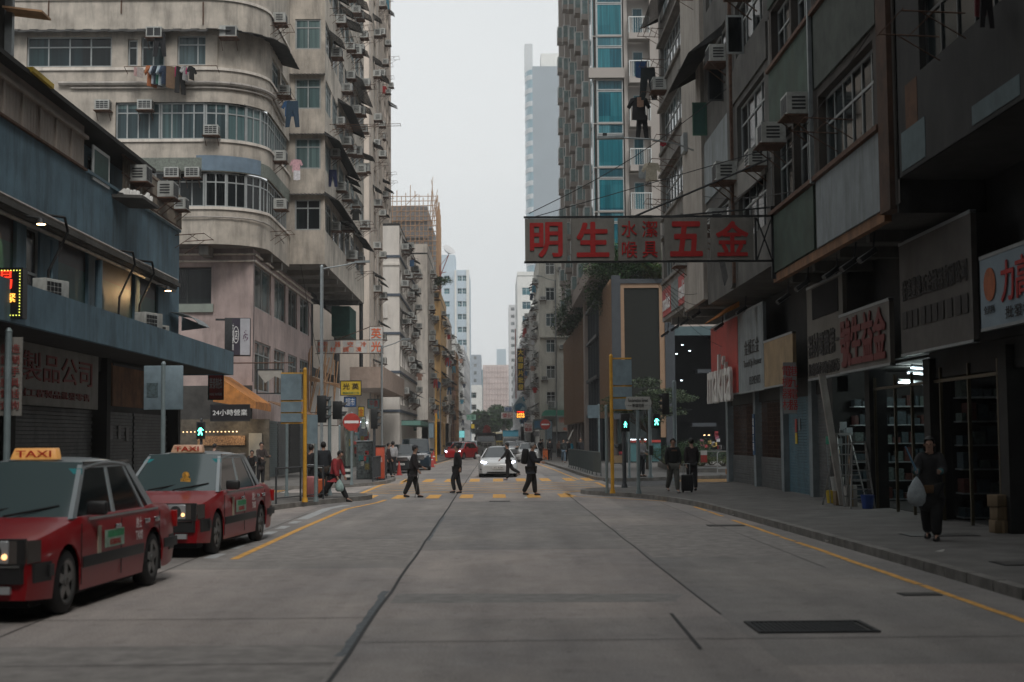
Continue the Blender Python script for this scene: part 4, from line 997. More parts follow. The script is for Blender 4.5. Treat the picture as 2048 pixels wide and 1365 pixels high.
for i, z in enumerate((7.8, 11.6, 14.8, 18)):
    hh = 1.75 if i == 0 else 1.5
    L += [(27.2, 31.9, z, hh, 6, .62, FRAME, GLASSD), (32.4, 34.6, z, hh, 3, .62, FRAME, GLASSD), (34.8, 37.1, z, hh, 3, .6, FRAME, GLASSD)]
B.facade((XR, 37.4), aR, 11.8, 6.07, 30, opy(37.4, L), M('brown_grimy_wall', (.07, .06, .052), .95, var=.35, scale=1.2, streak=.5), depth=.25)
def panel(ya, yb, za, zb, mat, t=.06, part='balcony_panel'): B.box(part, mat, XR-t, ya, za, XR-.003, yb, zb)
panel(26.75, 32.05, 6.1, 7.62, WHITEP); panel(32.35, 37.25, 6.12, 7.6, GREENP)
panel(26.8, 32.0, 9.75, 11.45, M('dark_green_panel', (.05, .06, .05), .85, var=.3, streak=.4)); panel(32.2, 37.3, 9.8, 11.5, GREENP)
panel(26.8, 37.3, 13.2, 14.7, GREENP); panel(26.8, 37.3, 16.4, 17.9, CONC)
for z in (7.64, 11.48, 14.72): B.box('ledge', RUST, XR-.14, 26.6, z, XR, 37.35, z+.1)
B.box('pier', M('rust_brown_pier', (.07, .035, .02), .9, var=.4, streak=.4), XR-.1, 25.9, 6.0, XR+.4, 26.6, 30)
B.box('downpipe', GREYM, XR-.16, 32.1, 7.6, XR-.07, 32.2, 13.5)
B.box('soffit', CONC, XR+.13, 25.8, 5.99, XGR+1, 37.4, 6.075)
for y in (28.5, 31, 33.5, 36): B.box('soffit_beam', CONC, XR+.2, y, 5.75, XGR, y+.25, 5.99)
B.box('soffit_edge', RUSTP, XR-.02, 26.6, 5.88, XR+.12, 37.35, 6.09)
B.box('roof', DKCONC, XR, 25.8, 30, 20, 37.4, 30.2); B.box('end_wall', DKCONC, XR, 25.72, 5.9, 20, 25.78, 30)
B.done()
B = Bldg('stained_right_tenement', 'stained concrete tenement with a white panel and green casement behind the hanging sign', 'building', (XR, 50, 0))
L = []
for i, z in enumerate((7.6, 10.4, 13.3, 16.2, 19.1)):
    if i == 1: L += [(38.2, 42.6, z-.3, 1.7, 4, .65, FRAME, GLASSD)]
    else: L += [(38.2, 42.6, z, 1.6, 4, .65, FRAME, GLASSD), (43.6, 48.4, z+.3, 1.5, 4, .65, FRAME, GLASS)]
B.facade((XR, 49), aR, 11.5, 6.4, 32, opy(49, L), CONC, depth=.2)
panel(43.8, 49, 9.9, 12.0, WHITEP); panel(38, 43.4, 8.95, 9.9, CONC2); panel(37.6, 43.4, 12.0, 13.0, CONC)
B.box('pier', CONC, XR-.12, 43.3, 6.4, XR, 43.7, 32); B.box('downpipe', RUST, XR-.14, 43.0, 6.5, XR-.05, 43.1, 30)
B.box('soffit', CONC, XR, 37.4, 6.38, XGR+1, 49, 6.4); B.box('roof', DKCONC, XR, 37.5, 32, 20, 49, 32.2)
B.done()
B = Bldg('pale_right_tenement', 'pale grey concrete tenement on the right corner with long barred windows and hanging washing', 'building', (XR, 62.5, 0))
L = []
for i, z in enumerate((8.6, 11.4, 14.3, 17.2, 20.1)):
    L += [(55.0, 61.8, z, 1.75, 7, .6, FRAME, GLASS)]
B.facade((XR, 62.5), aR, 13.5, 6.9, 34, opy(62.5, L), CONC2, depth=.22)
B.box('pier', M('tan_grey_pier', (.33, .30, .265), .9, var=.15, scale=1, streak=.4, bump=.2), XR-.14, 49.1, 6.6, XR, 54.1, 34)
for z in (8.44, 11.24, 14.14, 17.04): B.box('sill', CONC2, XR-.12, 54.8, z, XR, 62, z+.14); B.box('lintel', CONC2, XR-.16, 54.8, z+1.95, XR, 62, z+2.07)
B.box('wall', CONC2, XR+.01, 62.5, 6.9, 14, 62.6, 34)
B.box('soffit', CONC2, XR, 49, 6.88, 14, 62.5, 6.9); B.box('roof', DKCONC, XR, 49, 34, 20, 62.5, 34.2)
for y in (52, 56, 60): B.box('soffit_beam', CONC2, XR+.1, y, 6.6, 12, y+.3, 6.88)
B.done()
# banner strips on the pale corner building
g = empty('banner_strip', (XR, 60, 7.0), 0, 'row of faded red and grey tool banners along the corner overhang on the right', 'banner')
yy = 62.0
for i, wd in enumerate((3.0, 2.4, 2.7, 2.2)):
    MB().box(XR-.05, yy-wd+.06, 7.05, XR-.005, yy, 8.2).build('banner', (M('faded_red_banner', (.40, .085, .08), .7, var=.1), M('grey_photo_banner', (.17, .20, .20), .7, var=.5, scale=6))[i % 2], g)
    if i % 2 == 0: letters('makita', g, (-.06, yy-wd/2-60, .62), .6, WHITEL, .004, .01, rz=aR, fit=wd*.85, fith=.7, shear=.15)
    yy -= wd
# ground floor of the right row
B = Bldg('shop_row', 'dark ground floor row of hardware shops with shutters under the right hand tenements', 'shop', (XGR, 40, 0))
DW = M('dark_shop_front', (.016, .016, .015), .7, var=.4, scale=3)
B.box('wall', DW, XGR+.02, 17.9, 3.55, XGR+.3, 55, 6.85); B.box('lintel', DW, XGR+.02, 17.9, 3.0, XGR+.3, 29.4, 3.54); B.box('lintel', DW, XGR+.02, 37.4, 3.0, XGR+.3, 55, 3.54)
for y in (18, 24.6, 29.0, 33.7, 37.4, 39.9, 43.9, 48.6, 54.4): B.box('pier', GREYP if y > 38 else DW, XGR-.12, y, .1, XGR+.3, y+.42, 3.4)
B.box('end_wall', GREYP, XGR-.1, 54.83, .1, 14, 55.0, 6.85)
def shutter(ya, yb, mat, grid=False):
    m = B.mb('roller_shutter', mat); n = 34; zt = 3.0
    for i in range(n):
        z0_, z1_ = .14+i*(zt-.14)/n, .14+(i+1)*(zt-.14)/n
        if grid and z0_ > 1.1: break
        m.box(XGR+.05, ya, z0_, XGR+.09+.02*(i % 2), yb, z1_-.01)
    if grid:
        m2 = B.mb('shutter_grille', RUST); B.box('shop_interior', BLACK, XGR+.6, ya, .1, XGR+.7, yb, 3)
        for i in range(int((yb-ya)/.12)): m2.box(XGR+.07, ya+i*.12, 1.1, XGR+.085, ya+i*.12+.012, 3.0)
        for i in range(13): m2.box(XGR+.065, ya, 1.1+i*.15, XGR+.08, yb, 1.112+i*.15)
shutter(49.02, 54.38, SHUT, True); shutter(44.32, 48.58, SHUT, True); shutter(40.32, 43.88, SHUTB); shutter(37.82, 39.88, SHUT)
for (ya, yb) in ((34.12, 37.38), (29.42, 33.68), (25.02, 28.98), (18.42, 24.58)):
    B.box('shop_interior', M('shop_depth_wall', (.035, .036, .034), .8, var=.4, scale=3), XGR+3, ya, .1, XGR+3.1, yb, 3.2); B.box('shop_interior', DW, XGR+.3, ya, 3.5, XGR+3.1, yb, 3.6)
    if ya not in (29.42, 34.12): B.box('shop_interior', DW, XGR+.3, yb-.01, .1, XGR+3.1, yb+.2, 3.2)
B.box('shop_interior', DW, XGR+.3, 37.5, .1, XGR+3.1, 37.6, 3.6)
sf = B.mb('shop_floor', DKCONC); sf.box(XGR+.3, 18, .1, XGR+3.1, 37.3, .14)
gf = B.mb('shop_mullion', M('brass_mullion', (.10, .085, .05), .35, .6, var=.2))
for y in (25.3, 26.9, 28.6, 29.5, 30.6, 31.9, 33.6, 19, 21, 23): gf.box(XGR-.03, y, .13, XGR+.03, y+.06, 3.2)
gf.box(XGR-.03, 25, 2.9, XGR+.03, 34, 2.96)
sh = B.mb('shelf', M('shelf_goods_metal', (.12, .14, .13), .5, .3, var=.6, scale=14))
for y0_, y1_ in ((25.6, 28.7), (35, 37), (19, 24)):
    for z in (.6, 1.1, 1.6, 2.1, 2.6): sh.box(XGR+2.3, y0_, z, XGR+2.9, y1_, z+.03)
rr = random.Random(8); gd = B.mb('shelf_goods', M('assorted_goods', (.16, .17, .16), .6, var=.8, scale=18))
for y0_, y1_ in ((25.6, 28.7), (35, 37), (19, 24), (29.6, 33.5)):
    for z in (.13, .63, 1.13, 1.63, 2.13):
        y = y0_
        while y < y1_-.2: wv = rr.uniform(.08, .3); gd.box(XGR+2.2+rr.uniform(0, .2), y, z, XGR+2.85, y+wv, z+rr.uniform(.1, .38)); y += wv+.03
for k, (yy, xe) in enumerate(((37.4, 2.9), (28.9, 2.6))):
    for r_ in range(6):
        z = .2+r_*.48; B.box('rack_shelf', GREYM, XGR+.32, yy-.5, z-.03, XGR+xe, yy-.02, z); x = XGR+.35
        while x < XGR+xe-.15:
            wv = rr.uniform(.08, .26); B.box('rack_goods', M('rack_goods_%d' % rr.randrange(5), rr.choice([(.08, .11, .10), (.10, .075, .03), (.07, .02, .015), (.03, .05, .06), (.12, .12, .11)]), .6, var=.5, scale=15), x, yy-.46, z, x+wv, yy-.06, z+rr.uniform(.14, .38)); x += wv+.04
B.box('counter', DW, XGR+1, 29.8, .13, XGR+1.6, 32, 1.1)
B.done()
for i, (y, z, x) in enumerate(((32.8, 3.38, XGR+.6), (33.6, 3.3, XGR+.75), (34.2, 3.1, XGR+.7))):
    g = empty('tube_lamp', (x, y, z), 0, 'lit fluorescent tube in the hardware shop, '+('nearest the street', 'middle one', 'deepest inside')[i], 'lamp', 'shop ceiling tubes')
    MB().cyl((x-.05, y-.3, z), (x+.9, y+1.0, z), .02, n=6).build('tube', NEON, g); MB().cyl((x-.05, y-.3, z+.05), (x+.9, y+1.0, z+.05), .035, n=4).build('housing', GREYM, g)
ld = bpy.data.lights.new('shop_tube_light', 'POINT'); ld.energy = 45; ld.shadow_soft_size = .3; ld.color = (.85, 1, .95); lo = bpy.data.objects.new('shop_tube_light', ld); col.objects.link(lo); lo.location = (XGR+1.3, 34.5, 3.2)
# fascia signs on plane X = 8.3
XS = 8.3
def fascia(name, label, ya, yb, za, zb, mat, x=XS, t=.1):
    g = empty(name, (x, (ya+yb)/2, (za+zb)/2), 0, label, 'sign'); MB().box(x, ya, za, x+t, yb, zb).build('board', mat, g)
    e = MB(); e.box(x-.012, ya, zb-.05, x+t, yb, zb+.012).box(x-.012, ya, za-.012, x+t, yb, za+.04).build('frame', GREYM, g); return g
g = fascia('shop_sign', 'tall red fascia sign with white lettering sticking out at its foot on the corner shop', 48.5, 54.5, 3.3, 6.0, REDB)
letters('makita', g, (-.16, 0, -.72), 1.7, WHITES, .05, .008, rz=aR, fit=5.4, fith=1.75, shear=.1)
g = fascia('shop_sign', 'tall grey fascia sign with small black lettering beside the red corner sign', 43.8, 48.4, 3.28, 6.0, M('greyblue_sign_face', (.22, .25, .26), .6, var=.2, scale=2, streak=.6))
letters('金城五金', g, (-.02, -.3, .1), .5, BLACKL, .004, rz=aR, fit=2.6, fith=.5); letters('TouchUp Answer', g, (-.02, -.4, -.45), .3, BLACKL, .004, rz=aR, fit=3.2, fith=.3); letters('ELEMENTS', g, (-.02, -.8, -1.0), .3, BLACKL, .004, rz=aR, fit=1.9, fith=.26)
g = fascia('shop_sign', 'blank tan and yellow faded fascia board between the grey sign and the slanting post', 39.5, 43.75, 3.3, 4.75, TANS)
g = fascia('shop_sign', 'cream fascia sign with two rows of heavy black characters and a dark square opening', 33.7, 37.6, 3.3, 5.75, M('cream_sign_face', (.15, .14, .12), .65, var=.15, scale=2, streak=.3))
letters('器材電機第一', g, (-.02, 0, -.35), .6, BLACKL, .006, .01, rz=aR, fit=3.6, fith=.62); letters('批發建材零售有限公司', g, (-.02, 0, -.97), .35, BLACKL, .006, .01, rz=aR, fit=3.6, fith=.32)
MB().box(XS-.02, 34.1, 4.85, XS-.013, 36.9, 5.65).build('dark_panel', BLACK, g)
g = fascia('shop_sign', 'white fascia board with tall dark red brush characters above the lit hardware shop', 29.3, 33.6, 3.3, 4.68, M('aged_white_sign', (.15, .138, .122), .6, var=.15, scale=2, streak=.35), x=XS-.12)
letters('號生益金', g, (-.03, 0, 0), 1.1, M('deep_red_letter', (.13, .012, .01), .6, var=.1), .008, .02, rz=aR, fit=3.9, fith=1.15)
g = fascia('shop_sign', 'big brown grey sign with black characters over black strips on the right', 24.5, 28.9, 3.45, 5.75, M('brown_grey_sign', (.085, .078, .07), .7, var=.2, scale=2, streak=.3))
letters('發達豐隆五金機器有限公司', g, (-.02, 0, .15), .5, BLACKL, .006, .01, rz=aR, fit=4.0, fith=.42); letters('■■■ ■■■■ ■ ■■', g, (-.02, 0, -.45), .4, BLACKL, .004, rz=aR, fit=4.0, fith=.34)
g = fascia('shop_sign', 'pale blue fascia sign with red characters and an orange disc at the right edge', 18.3, 24.1, 3.6, 4.86, BLUES)
letters('力高五金工程', g, (-.02, -.1, .1), .8, REDS, .006, .01, rz=aR, fit=3.9, fith=.68); letters('批發零售：2394 1852', g, (-.02, -.1, -.42), .25, BLACKL, .004, rz=aR, fit=3.6, fith=.2); letters('全其利', g, (-.02, 2.45, -.3), .2, BLACKL, .004, rz=aR, fit=.5, fith=.14)
MB().cyl((XS-.012, 23.6, 4.35), (XS-.02, 23.6, 4.35), .28, n=24).build('disc', M('orange_disc', (.38, .10, .03), .6, var=.3, scale=5), g)
# small things hung in front of the signs
g = empty('hanging_board', (8.05, 38.8, 3.2), 0, 'narrow white hanging board with columns of small red characters by the slanting post', 'sign')
MB().box(7.88, 38.8, 2.45, 8.24, 38.84, 3.85).build('board', M('dull_white_board', (.25, .24, .24), .6, var=.15), g)
letters('港\n九\n電\n器', g, (.09, -.01, -.05), .28, REDS, .004, fith=1.2, spacing=1.0); letters('電\n機\n器\n材', g, (-.08, -.01, -.05), .28, REDS, .004, fith=1.2, spacing=1.0)
o = MB().box(0, 0, 0, .16, .12, 3.25).build('leaning_post', PIPEW); o.location = (8.42, 34.9, .14); o.rotation_euler = (0, R(-8), 0); tag(o, 'pale slanting post leaning against the shop front beside the blue shutter', 'post')
sn = empty('stair_notice', (XGR, 42, 1.9), 0, 'orange and yellow notice stuck on the blue shutter', 'notice'); MB().box(XGR+.02, 42.6, 1.95, XGR+.04, 42.85, 2.35).build('red_part', REDB, sn); MB().box(XGR+.02, 42.6, 1.6, XGR+.04, 42.85, 1.93).build('yellow_part', YELS, sn)
tag(MB().box(XGR+.02, 42.1, 2.0, XGR+.04, 42.35, 2.35).build('shutter_notice', WHITEP), 'small white notice stuck beside the orange one on the blue shutter', 'notice')
g = empty('column_banner', (XGR-.14, 48.8, 1), 0, 'narrow blue vertical banner on the grey pier between the two barred shutters', 'banner'); MB().box(XGR-.16, 48.65, 1.2, XGR-.125, 48.97, 2.6).build('sheet', M('blue_banner', (.04, .10, .2), .7, var=.3), g); letters('電\n器\n工\n程', g, (-.025, .0, .9), .25, WHITEL, .003, rz=aR, fith=1.1, spacing=1.0)
o = awning((XS-.1, 50.6, 6.35), aR, 'orange and white slanted shop awning above the red corner sign', 3.2, .7, .5, ORANGEF)
# flood lamps under the overhang
def flood(x, y, z, label, dz=.5):
    g = empty('flood_lamp', (x, y, z), 0, label, 'lamp', 'unlit flood lamps under the right overhang')
    MB().cyl((x, y, z), (x-.05, y, z-dz), .02, n=6).build('arm', DARKM, g)
    MB().slab([(x-.3, y-.14, z-dz-.12), (x+.02, y-.14, z-dz+.1), (x+.02, y+.14, z-dz+.1), (x-.3, y+.14, z-dz-.12)], .1, (-.5, 0, .8)).build('housing', DARKM, g)
    MB().slab([(x-.28, y-.12, z-dz-.125), (x, y-.12, z-dz+.07), (x, y+.12, z-dz+.07), (x-.28, y+.12, z-dz-.125)], .01, (.5, 0, -.8)).build('glass', GREYM, g)
for i, (x, y, z, l) in enumerate(((7.6, 62, 6.8, 'farthest lamp under the banner strip'), (7.6, 58.5, 6.8, 'second lamp from the corner under the banner strip'), (7.6, 55.6, 6.8, 'third lamp from the corner under the banner strip'), (7.6, 52.4, 6.8, 'nearest lamp under the banner strip'), (8.1, 50.2, 6.2, 'lamp hanging before the red corner sign'), (8.0, 45, 6.3, 'lamp above the grey fascia sign'), (7.9, 37.9, 6.0, 'large lamp hanging in front of the dark gap'), (7.7, 34.6, 6.0, 'lamp with a pale bag shape over the black lettered sign'), (7.7, 31.6, 5.95, 'left one of three tubes under the white panel'), (7.7, 30, 5.95, 'middle one of three tubes under the white panel'), (7.7, 28.5, 5.95, 'right one of three tubes under the white panel'))):
    flood(x, y, z, l)
# air conditioners seen on the right
for i, (y, z, s, l) in enumerate(((33.2, 9.3, 1.15, 'big one in front of the green panel'), (36.2, 9.25, 1.12, 'second big one left of the green panel'), (38.6, 9.15, 1.1, 'beside the brown strip, half hidden'), (43.4, 9.6, 1.3, 'over the hanging sign'), (47.6, 8.6, 1.2, 'left one just above the hanging sign'), (45.6, 8.6, 1.2, 'right one just above the hanging sign'), (44.6, 13.6, 1.2, 'above the green casement under the sheet awning'), (39.8, 14.3, 1.3, 'high one beside the rusty pipe'), (60.4, 16.6, 1.3, 'highest left one above the folding rack'), (54, 8.3, 1.1, 'low one behind the sign frame'), (36.5, 14.0, 1.2, 'high one above the green panel'))):
    ac((XR-.02, y, z), aR, 'air conditioner on the right hand facades, '+l, i % 3, s)
awning((XR-.05, 50.2, 15.0), aR, 'large dark sheet awning high on the stained concrete tenement', 5.4, 1.1, .9)
awning((XR-.05, 62, 20.4), aR, 'dark awning high on the pale corner tenement', 6, .8, .5)
g = empty('open_casement', (XR, 48, 12.6), 0, 'green open casement swung out above the white panel on the right', 'window')
for i, (y, m, z) in enumerate(((48.6, GREENC, 12.25), (45.0, FRAMED, 12.6), (41.2, FRAME, 13.1))):
    if i: g = empty('open_casement', (XR, y, z), 0, ('', 'narrow dark casement swung open beside the green one', 'grey glazed casement swung open under the high air conditioner')[i], 'window')
    b = MB(); b.box(XR-.5, y, z, XR, y+.04, z+.06).box(XR-.5, y, z+1.1, XR, y+.04, z+1.16).box(XR-.5, y, z+.06, XR-.45, y+.04, z+1.1).box(XR-.05, y, z+.06, XR, y+.04, z+1.1)
    b.build('frame', M('green_casement_frame', (.06, .16, .12), .6) if i == 0 else m, g); MB().box(XR-.45, y+.015, z+.06, XR-.05, y+.025, z+1.1).build('pane', M('frosted_green_glass', (.07, .16, .14), .25) if i == 0 else GLASSD, g)
for i, (y, z, k) in enumerate(((56.2, 13.6, 1), (58, 13.0, 1), (59, 12.3, 1), (61, 17.9, 0), (61.5, 16.6, 0), (61.5, 19.4, 0), (50.5, 17.6, 1), (30, 8.3, 1), (23, 8.4, 1), (60, 11.7, 1))):
    rack((XR-.03, y, z), aR, 'rusty rack on the right hand facades, '+('with a red rag above the sign', 'with pale cloths above the sign', 'small empty one near the box', 'upper one holding black trousers', 'lower one holding dark clothes', 'topmost one on the corner tenement', 'thin one beside the pale pier', 'crossing the rusty pier', 'near the top right corner', 'lowest one just over the sign')[i], 1.3, 1.0, k)
for (x, y, z, k, c, s, l) in ((6.75, 61, 17.9, 'trousers', (.012, .018, .02), 1.5, 'large dark green trousers hanging on the upper rack of the right corner tenement'), (6.5, 61.4, 18.3, 'towel', (.02, .06, .15), 1.2, 'blue sheet hanging behind the dark trousers'), (6.35, 61.2, 16.6, 'shirt', (.012, .012, .014), 1.4, 'black coat hanging on the lower rack'), (6.4, 61.0, 16.6, 'towel', (.32, .2, .14), .7, 'skin coloured cloth on top of the black coat'), (6.5, 61.4, 15.9, 'trousers', (.01, .01, .012), 1.1, 'black trousers below the black coat'), (6.5, 58.0, 13.1, 'shirt', (.42, .38, .3), 1.1, 'pale cream shirt hanging over the big sign'), (6.2, 58.4, 13.1, 'towel', (.3, .33, .34), .9, 'grey towel beside the cream shirt'), (6.8, 56.3, 13.7, 'cloth', (.35, .02, .04), .8, 'small red rag on the rack over the sign'), (XR-.3, 20, 8.1, 'trousers', (.012, .01, .012), .45, 'black garment hanging in the top right corner'), (XR-.28, 20.3, 8.2, 'towel', (.12, .015, .02), .45, 'dark red cloth hanging in the top right corner')):
    garment((x, y, z), 0, l, k, c, s)
g = MB().box(XR-.3, 52.5, 12.5, XR-.15, 53.3, 13.2).build('meter_box', GREYM); tag(g, 'grey metal box on the pier beside the street lamp arm', 'box')
# street lamp arm fixed to the corner tenement
g = empty('wall_street_lamp', (XR, 51, 10.4), 0, 'long arm street lamp fixed to the right hand pier over the street', 'street lamp')
MB().tube([(XR-.1, 51, 12.2), (XR-.8, 50.9, 12.45), (5.6, 50.8, 12.6), (4.6, 50.8, 12.65)], .03).build('arm', GREYM, g)
MB().slab([(3.75, 50.7, 12.6), (4.7, 50.65, 12.62), (4.7, 50.95, 12.62), (3.75, 50.9, 12.6)], .1, (0, 0, 1)).build('lamp_head', GREYM, g); MB().box(3.95, 50.75, 12.71, 4.1, 50.88, 12.82).build('photocell', DARKM, g)
# big hanging sign
g = empty('hanging_shop_sign', (4, 37, 6.5), 0, 'long grey hanging sign of five framed panels with large red characters over the road', 'sign')
z0, z1 = 6.46, 7.58; xs = [(PX(1052, 37), PX(1137, 37)), (PX(1145, 37), PX(1232, 37)), (PX(1240, 37), PX(1326, 37)), (PX(1334, 37), PX(1420, 37)), (PX(1427, 37), PX(1513, 37))]
for (xa, xb), t in zip(xs, '明生 五金'):
    p = MB().box(xa, 37, z0, xb, 37.16, z1).build('panel', SIGNG, g)
    if t != ' ':
        l = letters(t, p, ((xa+xb)/2, 36.985, (z0+z1)/2), .95, REDS, .008, .018 if t in '生五' else .012, fit=.86, fith=.93)
        l.location = ((xa+xb)/2-4, -.015, (z0+z1)/2-6.5)
    else:
        for k, ch in enumerate('水潔喉具'):
            l = letters(ch, p, (0, 0, 0),   .45, REDS, .008, .003, fit=.40, fith=.43); l.location = ((xa+xb)/2-4+(-.27 if k % 2 == 0 else .27), -.015, (z0+z1)/2-6.5+(.27 if k < 2 else -.27))
b = MB(); xe = XR
for z in (z1+.02, z0-.05): b.box(xs[0][0]-.03, 37.02, z, xe+.1, 37.1, z+.05)
b.box(6.85, 37.03, z0, 6.9, 37.09, z1).box(xe-.12, 37.02, z0-.5, xe, 37.12, z1+.3)
b.cyl((6.9, 37.06, z0), (xe-.1, 37.06, z1), .022, n=5).cyl((6.9, 37.06, z1), (xe-.1, 37.06, z0), .022, n=5)
b.cyl((xs[2][0]+.3, 37.1, z1), (xe+.1, 37.6, 9.3), .03, n=6).cyl((xs[0][0]+.1, 37.1, z1+.02), (xe, 37.3, z1+1.9), .012, n=5).cyl((xe-.1, 37.06, z0+.05), (xe+.6, 36.2, z0+.15), .03, n=6)
b.cyl((xs[3][0], 37.1, z1+.04), (xe+.1, 37.8, z1+.4), .025, n=5)
b.build('bracket_frame', DARKM, g)
b = MB()
for k in range(4): b.cyl((xs[0][0]+.2+k*1.2, 37.1, z0-.02), (xe, 38+k*.3, z1+.2+k*.4), .006, n=3)
b.build('stay_wire', CABLE, g)
g = MB(); g.slab([(5.9, 37, 6.4), (6.05, 37, 6.42), (6.12, 37, 6.0), (6.02, 37, 5.75), (5.95, 37, 6.1)], .05); tag(g.build('hanging_rag', fabric((.12, .12, .12))), 'torn dark rag hanging under the right end of the big sign', 'rag')
# ---- podium of the new tower
B = Bldg('tan_podium', 'low modern podium clad in tan fins with a big dark screen facing the crossing', 'building', (7.9, 95, 0))
XP = 7.9
def fins(ya, yb, za=3.2, zb=12.2):
    B.box('fin_panel', BROWNP, XP-.25, ya, za, XP+.3, yb, zb)
    m = B.mb('fin', M('tan_fin_edge', (.28, .18, .11), .5, .2, var=.1)); y = ya+.1
    while y < yb-.05: m.box(XP-.31, y, za, XP-.25, y+.07, zb-.002); y += .3
fins(92.6, 103.5); fins(118.5, 123.5); fins(124, 137); fins(137.5, 158)
B.box('glass_bay', GREENP if False else M('dark_teal_glazing', (.02, .05, .055), .15, var=.2), XP-.1, 104, .1, XP+.1, 116, 14)
gl = B.mb('bay_frame', M('slate_frame', (.06, .07, .08), .5, .3))
for z in (3.4, 6.2, 9.2, 11.8, 14): gl.box(XP-.5, 103.8, z, XP-.101, 116.2, z+.22)
for y in (103.8, 107, 110, 113, 116): gl.box(XP-.3, y, .1, XP-.102, y+.2, 14)
B.box('pier', TAUPE, XP-.55, 116.4, .1, XP+.3, 118.2, 14.5)
B.box('street_wall', M('podium_ground_glass', (.02, .03, .03), .2, var=.4), XP+.25, 118.5, .1, XP+.35, 160, 3.2); B.box('street_wall', MATS['podium_ground_glass'], XP+.25, 95.2, .1, XP+.35, 104, 3.2); B.box('ground_wall', MATS['podium_ground_glass'], XP+.36, 96.0, .1, 12, 96.1, 6)
for y in range(96, 160, 6): B.box('column', TAUPE, XP, y, .1, XP+.24, y+.7, 3.2)
SL = M('slate_cladding', (.035, .042, .05), .7, 0, var=.1)
B.box('portal_frame', SL, XP+.31, 94.6, 3.0, XP+.47, 95, 12.4); B.box('portal_frame', SL, XP+.45, 94.6, 12.1, 16, 95, 12.4)
B.box('portal_frame', SL, XP-.27, 92.45, 3.0, XP+.32, 92.6, 12.4); BR2 = M('screen_tan_trim', (.26, .165, .10), .6, var=.06); B.box('screen_frame', BR2, XP+.45, 94.7, 5.0, XP+.75, 95, 12.1); B.box('screen_frame', BR2, XP+.75, 94.7, 11.8, 11.3, 95, 12.1)
B.box('screen', M('dark_led_screen', (.016, .018, .016), .8, var=.1, spec=.2), XP+.75, 94.8, 4.4, 11.0, 94.95, 11.8)
B.box('screen_frame', BR2, 11.0, 94.7, 1.8, 11.35, 95, 11.8)
B.box('portal_frame', SL, 11.35, 94.6, .1, 12.0, 95, 12.0)
B.box('dark_lobby', M('lobby_shade_black', (.006, .007, .008), .9, var=.3, spec=.1), 12.0, 104.5, .1, 24, 104.6, 12.0); B.box('dark_lobby', MATS['lobby_shade_black'], 11.9, 96, .1, 12, 104.5, 12); B.box('lobby_lintel', M('teal_grey_lintel', (.06, .10, .11), .5), 12.0, 94.8, 8.6, 24, 95.2, 9.2)  # near-black walls carry the shade of the deep lobby in their colour
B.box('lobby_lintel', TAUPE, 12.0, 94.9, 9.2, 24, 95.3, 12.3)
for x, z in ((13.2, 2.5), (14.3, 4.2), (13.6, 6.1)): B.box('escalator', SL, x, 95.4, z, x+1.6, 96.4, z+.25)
B.box('podium_roof', CONC, XP-.2, 95, 12.0, 24, 160, 12.2)
for (x, z) in ((12.6, 8.0), (13.1, 7.6), (12.2, 7.4), (14.0, 1.9), (14.3, 1.9), (12.5, 5.6)): B.box('ceiling_lamp', WARMS if z < 3 else NEON, x, 95.8, z, x+.12, 95.9, z+.05)
B.done()
# ---- residential tower above the podium
B = Bldg('teal_glass_tower', 'modern apartment tower with teal curtain glass and rows of small balconies', 'building', (6.7, 97, 12.9)); B.far = False
XT = 6.7; zt = 75.; z0 = 14.0
PW = M('taupe_panel_wall', (.33, .30, .275), .7, var=.05, scale=.5)
B.box('core_wall', PW, XT+.75, 97.6, z0, 14, 155, zt); 
xg0, xg1 = PX(1201, 97), PX(1253, 97)
fl = [z0+.3+3.07*i for i in range(20)]
B.box('corner_wall', PW, xg1+.1, 97.0, z0, xg1+.35, 97.6, zt); 
for i, z in enumerate(fl):
    if z < 34: 
        g1 = place('curtain_glass', window_meshes(xg1-xg0, 2.25, 1, 0, FRAME, TEAL)[0], B.root, Vector((xg0, 96.95, z))-B.base, 0); place('pane', window_meshes(xg1-xg0, 2.25, 1, 0, FRAME, TEAL)[1], g1)
        g1 = place('curtain_glass', window_meshes(xg1-xg0, .72, 1, 0, FRAME, TEAL)[0], B.root, Vector((xg0, 96.95, z+2.3))-B.base, 0); place('pane', window_meshes(xg1-xg0, .72, 1, 0, FRAME, GLASST)[1], g1)
    else: B.box('upper_glass', M('teal_tower_glass', (.02, .14, .17), .15), xg0, 97, z, xg1, 97.05, z+2.9)
    B.box('floor_ledge', PW, xg0-.35, 96.9, z+3.0-.02, xg1, 97.3, z+3.05)
    B.box('side_glass', MATS.get('teal_tower_glass') or M('teal_tower_glass', (.02, .14, .17), .15), xg0-.3, 97.3, z, xg0-.2, 99.6, z+2.9)
B.box('corner_post', FRAME, xg0-.38, 96.88, z0, xg0-.28, 97.0, zt); B.box('corner_post', FRAME, xg0-.06, 96.9, z0, xg0-.005, 97.0, zt)
B.box('wide_ledge', PW, xg0-.6, 96.6, 26.6, xg1+.1, 97, 27.3)
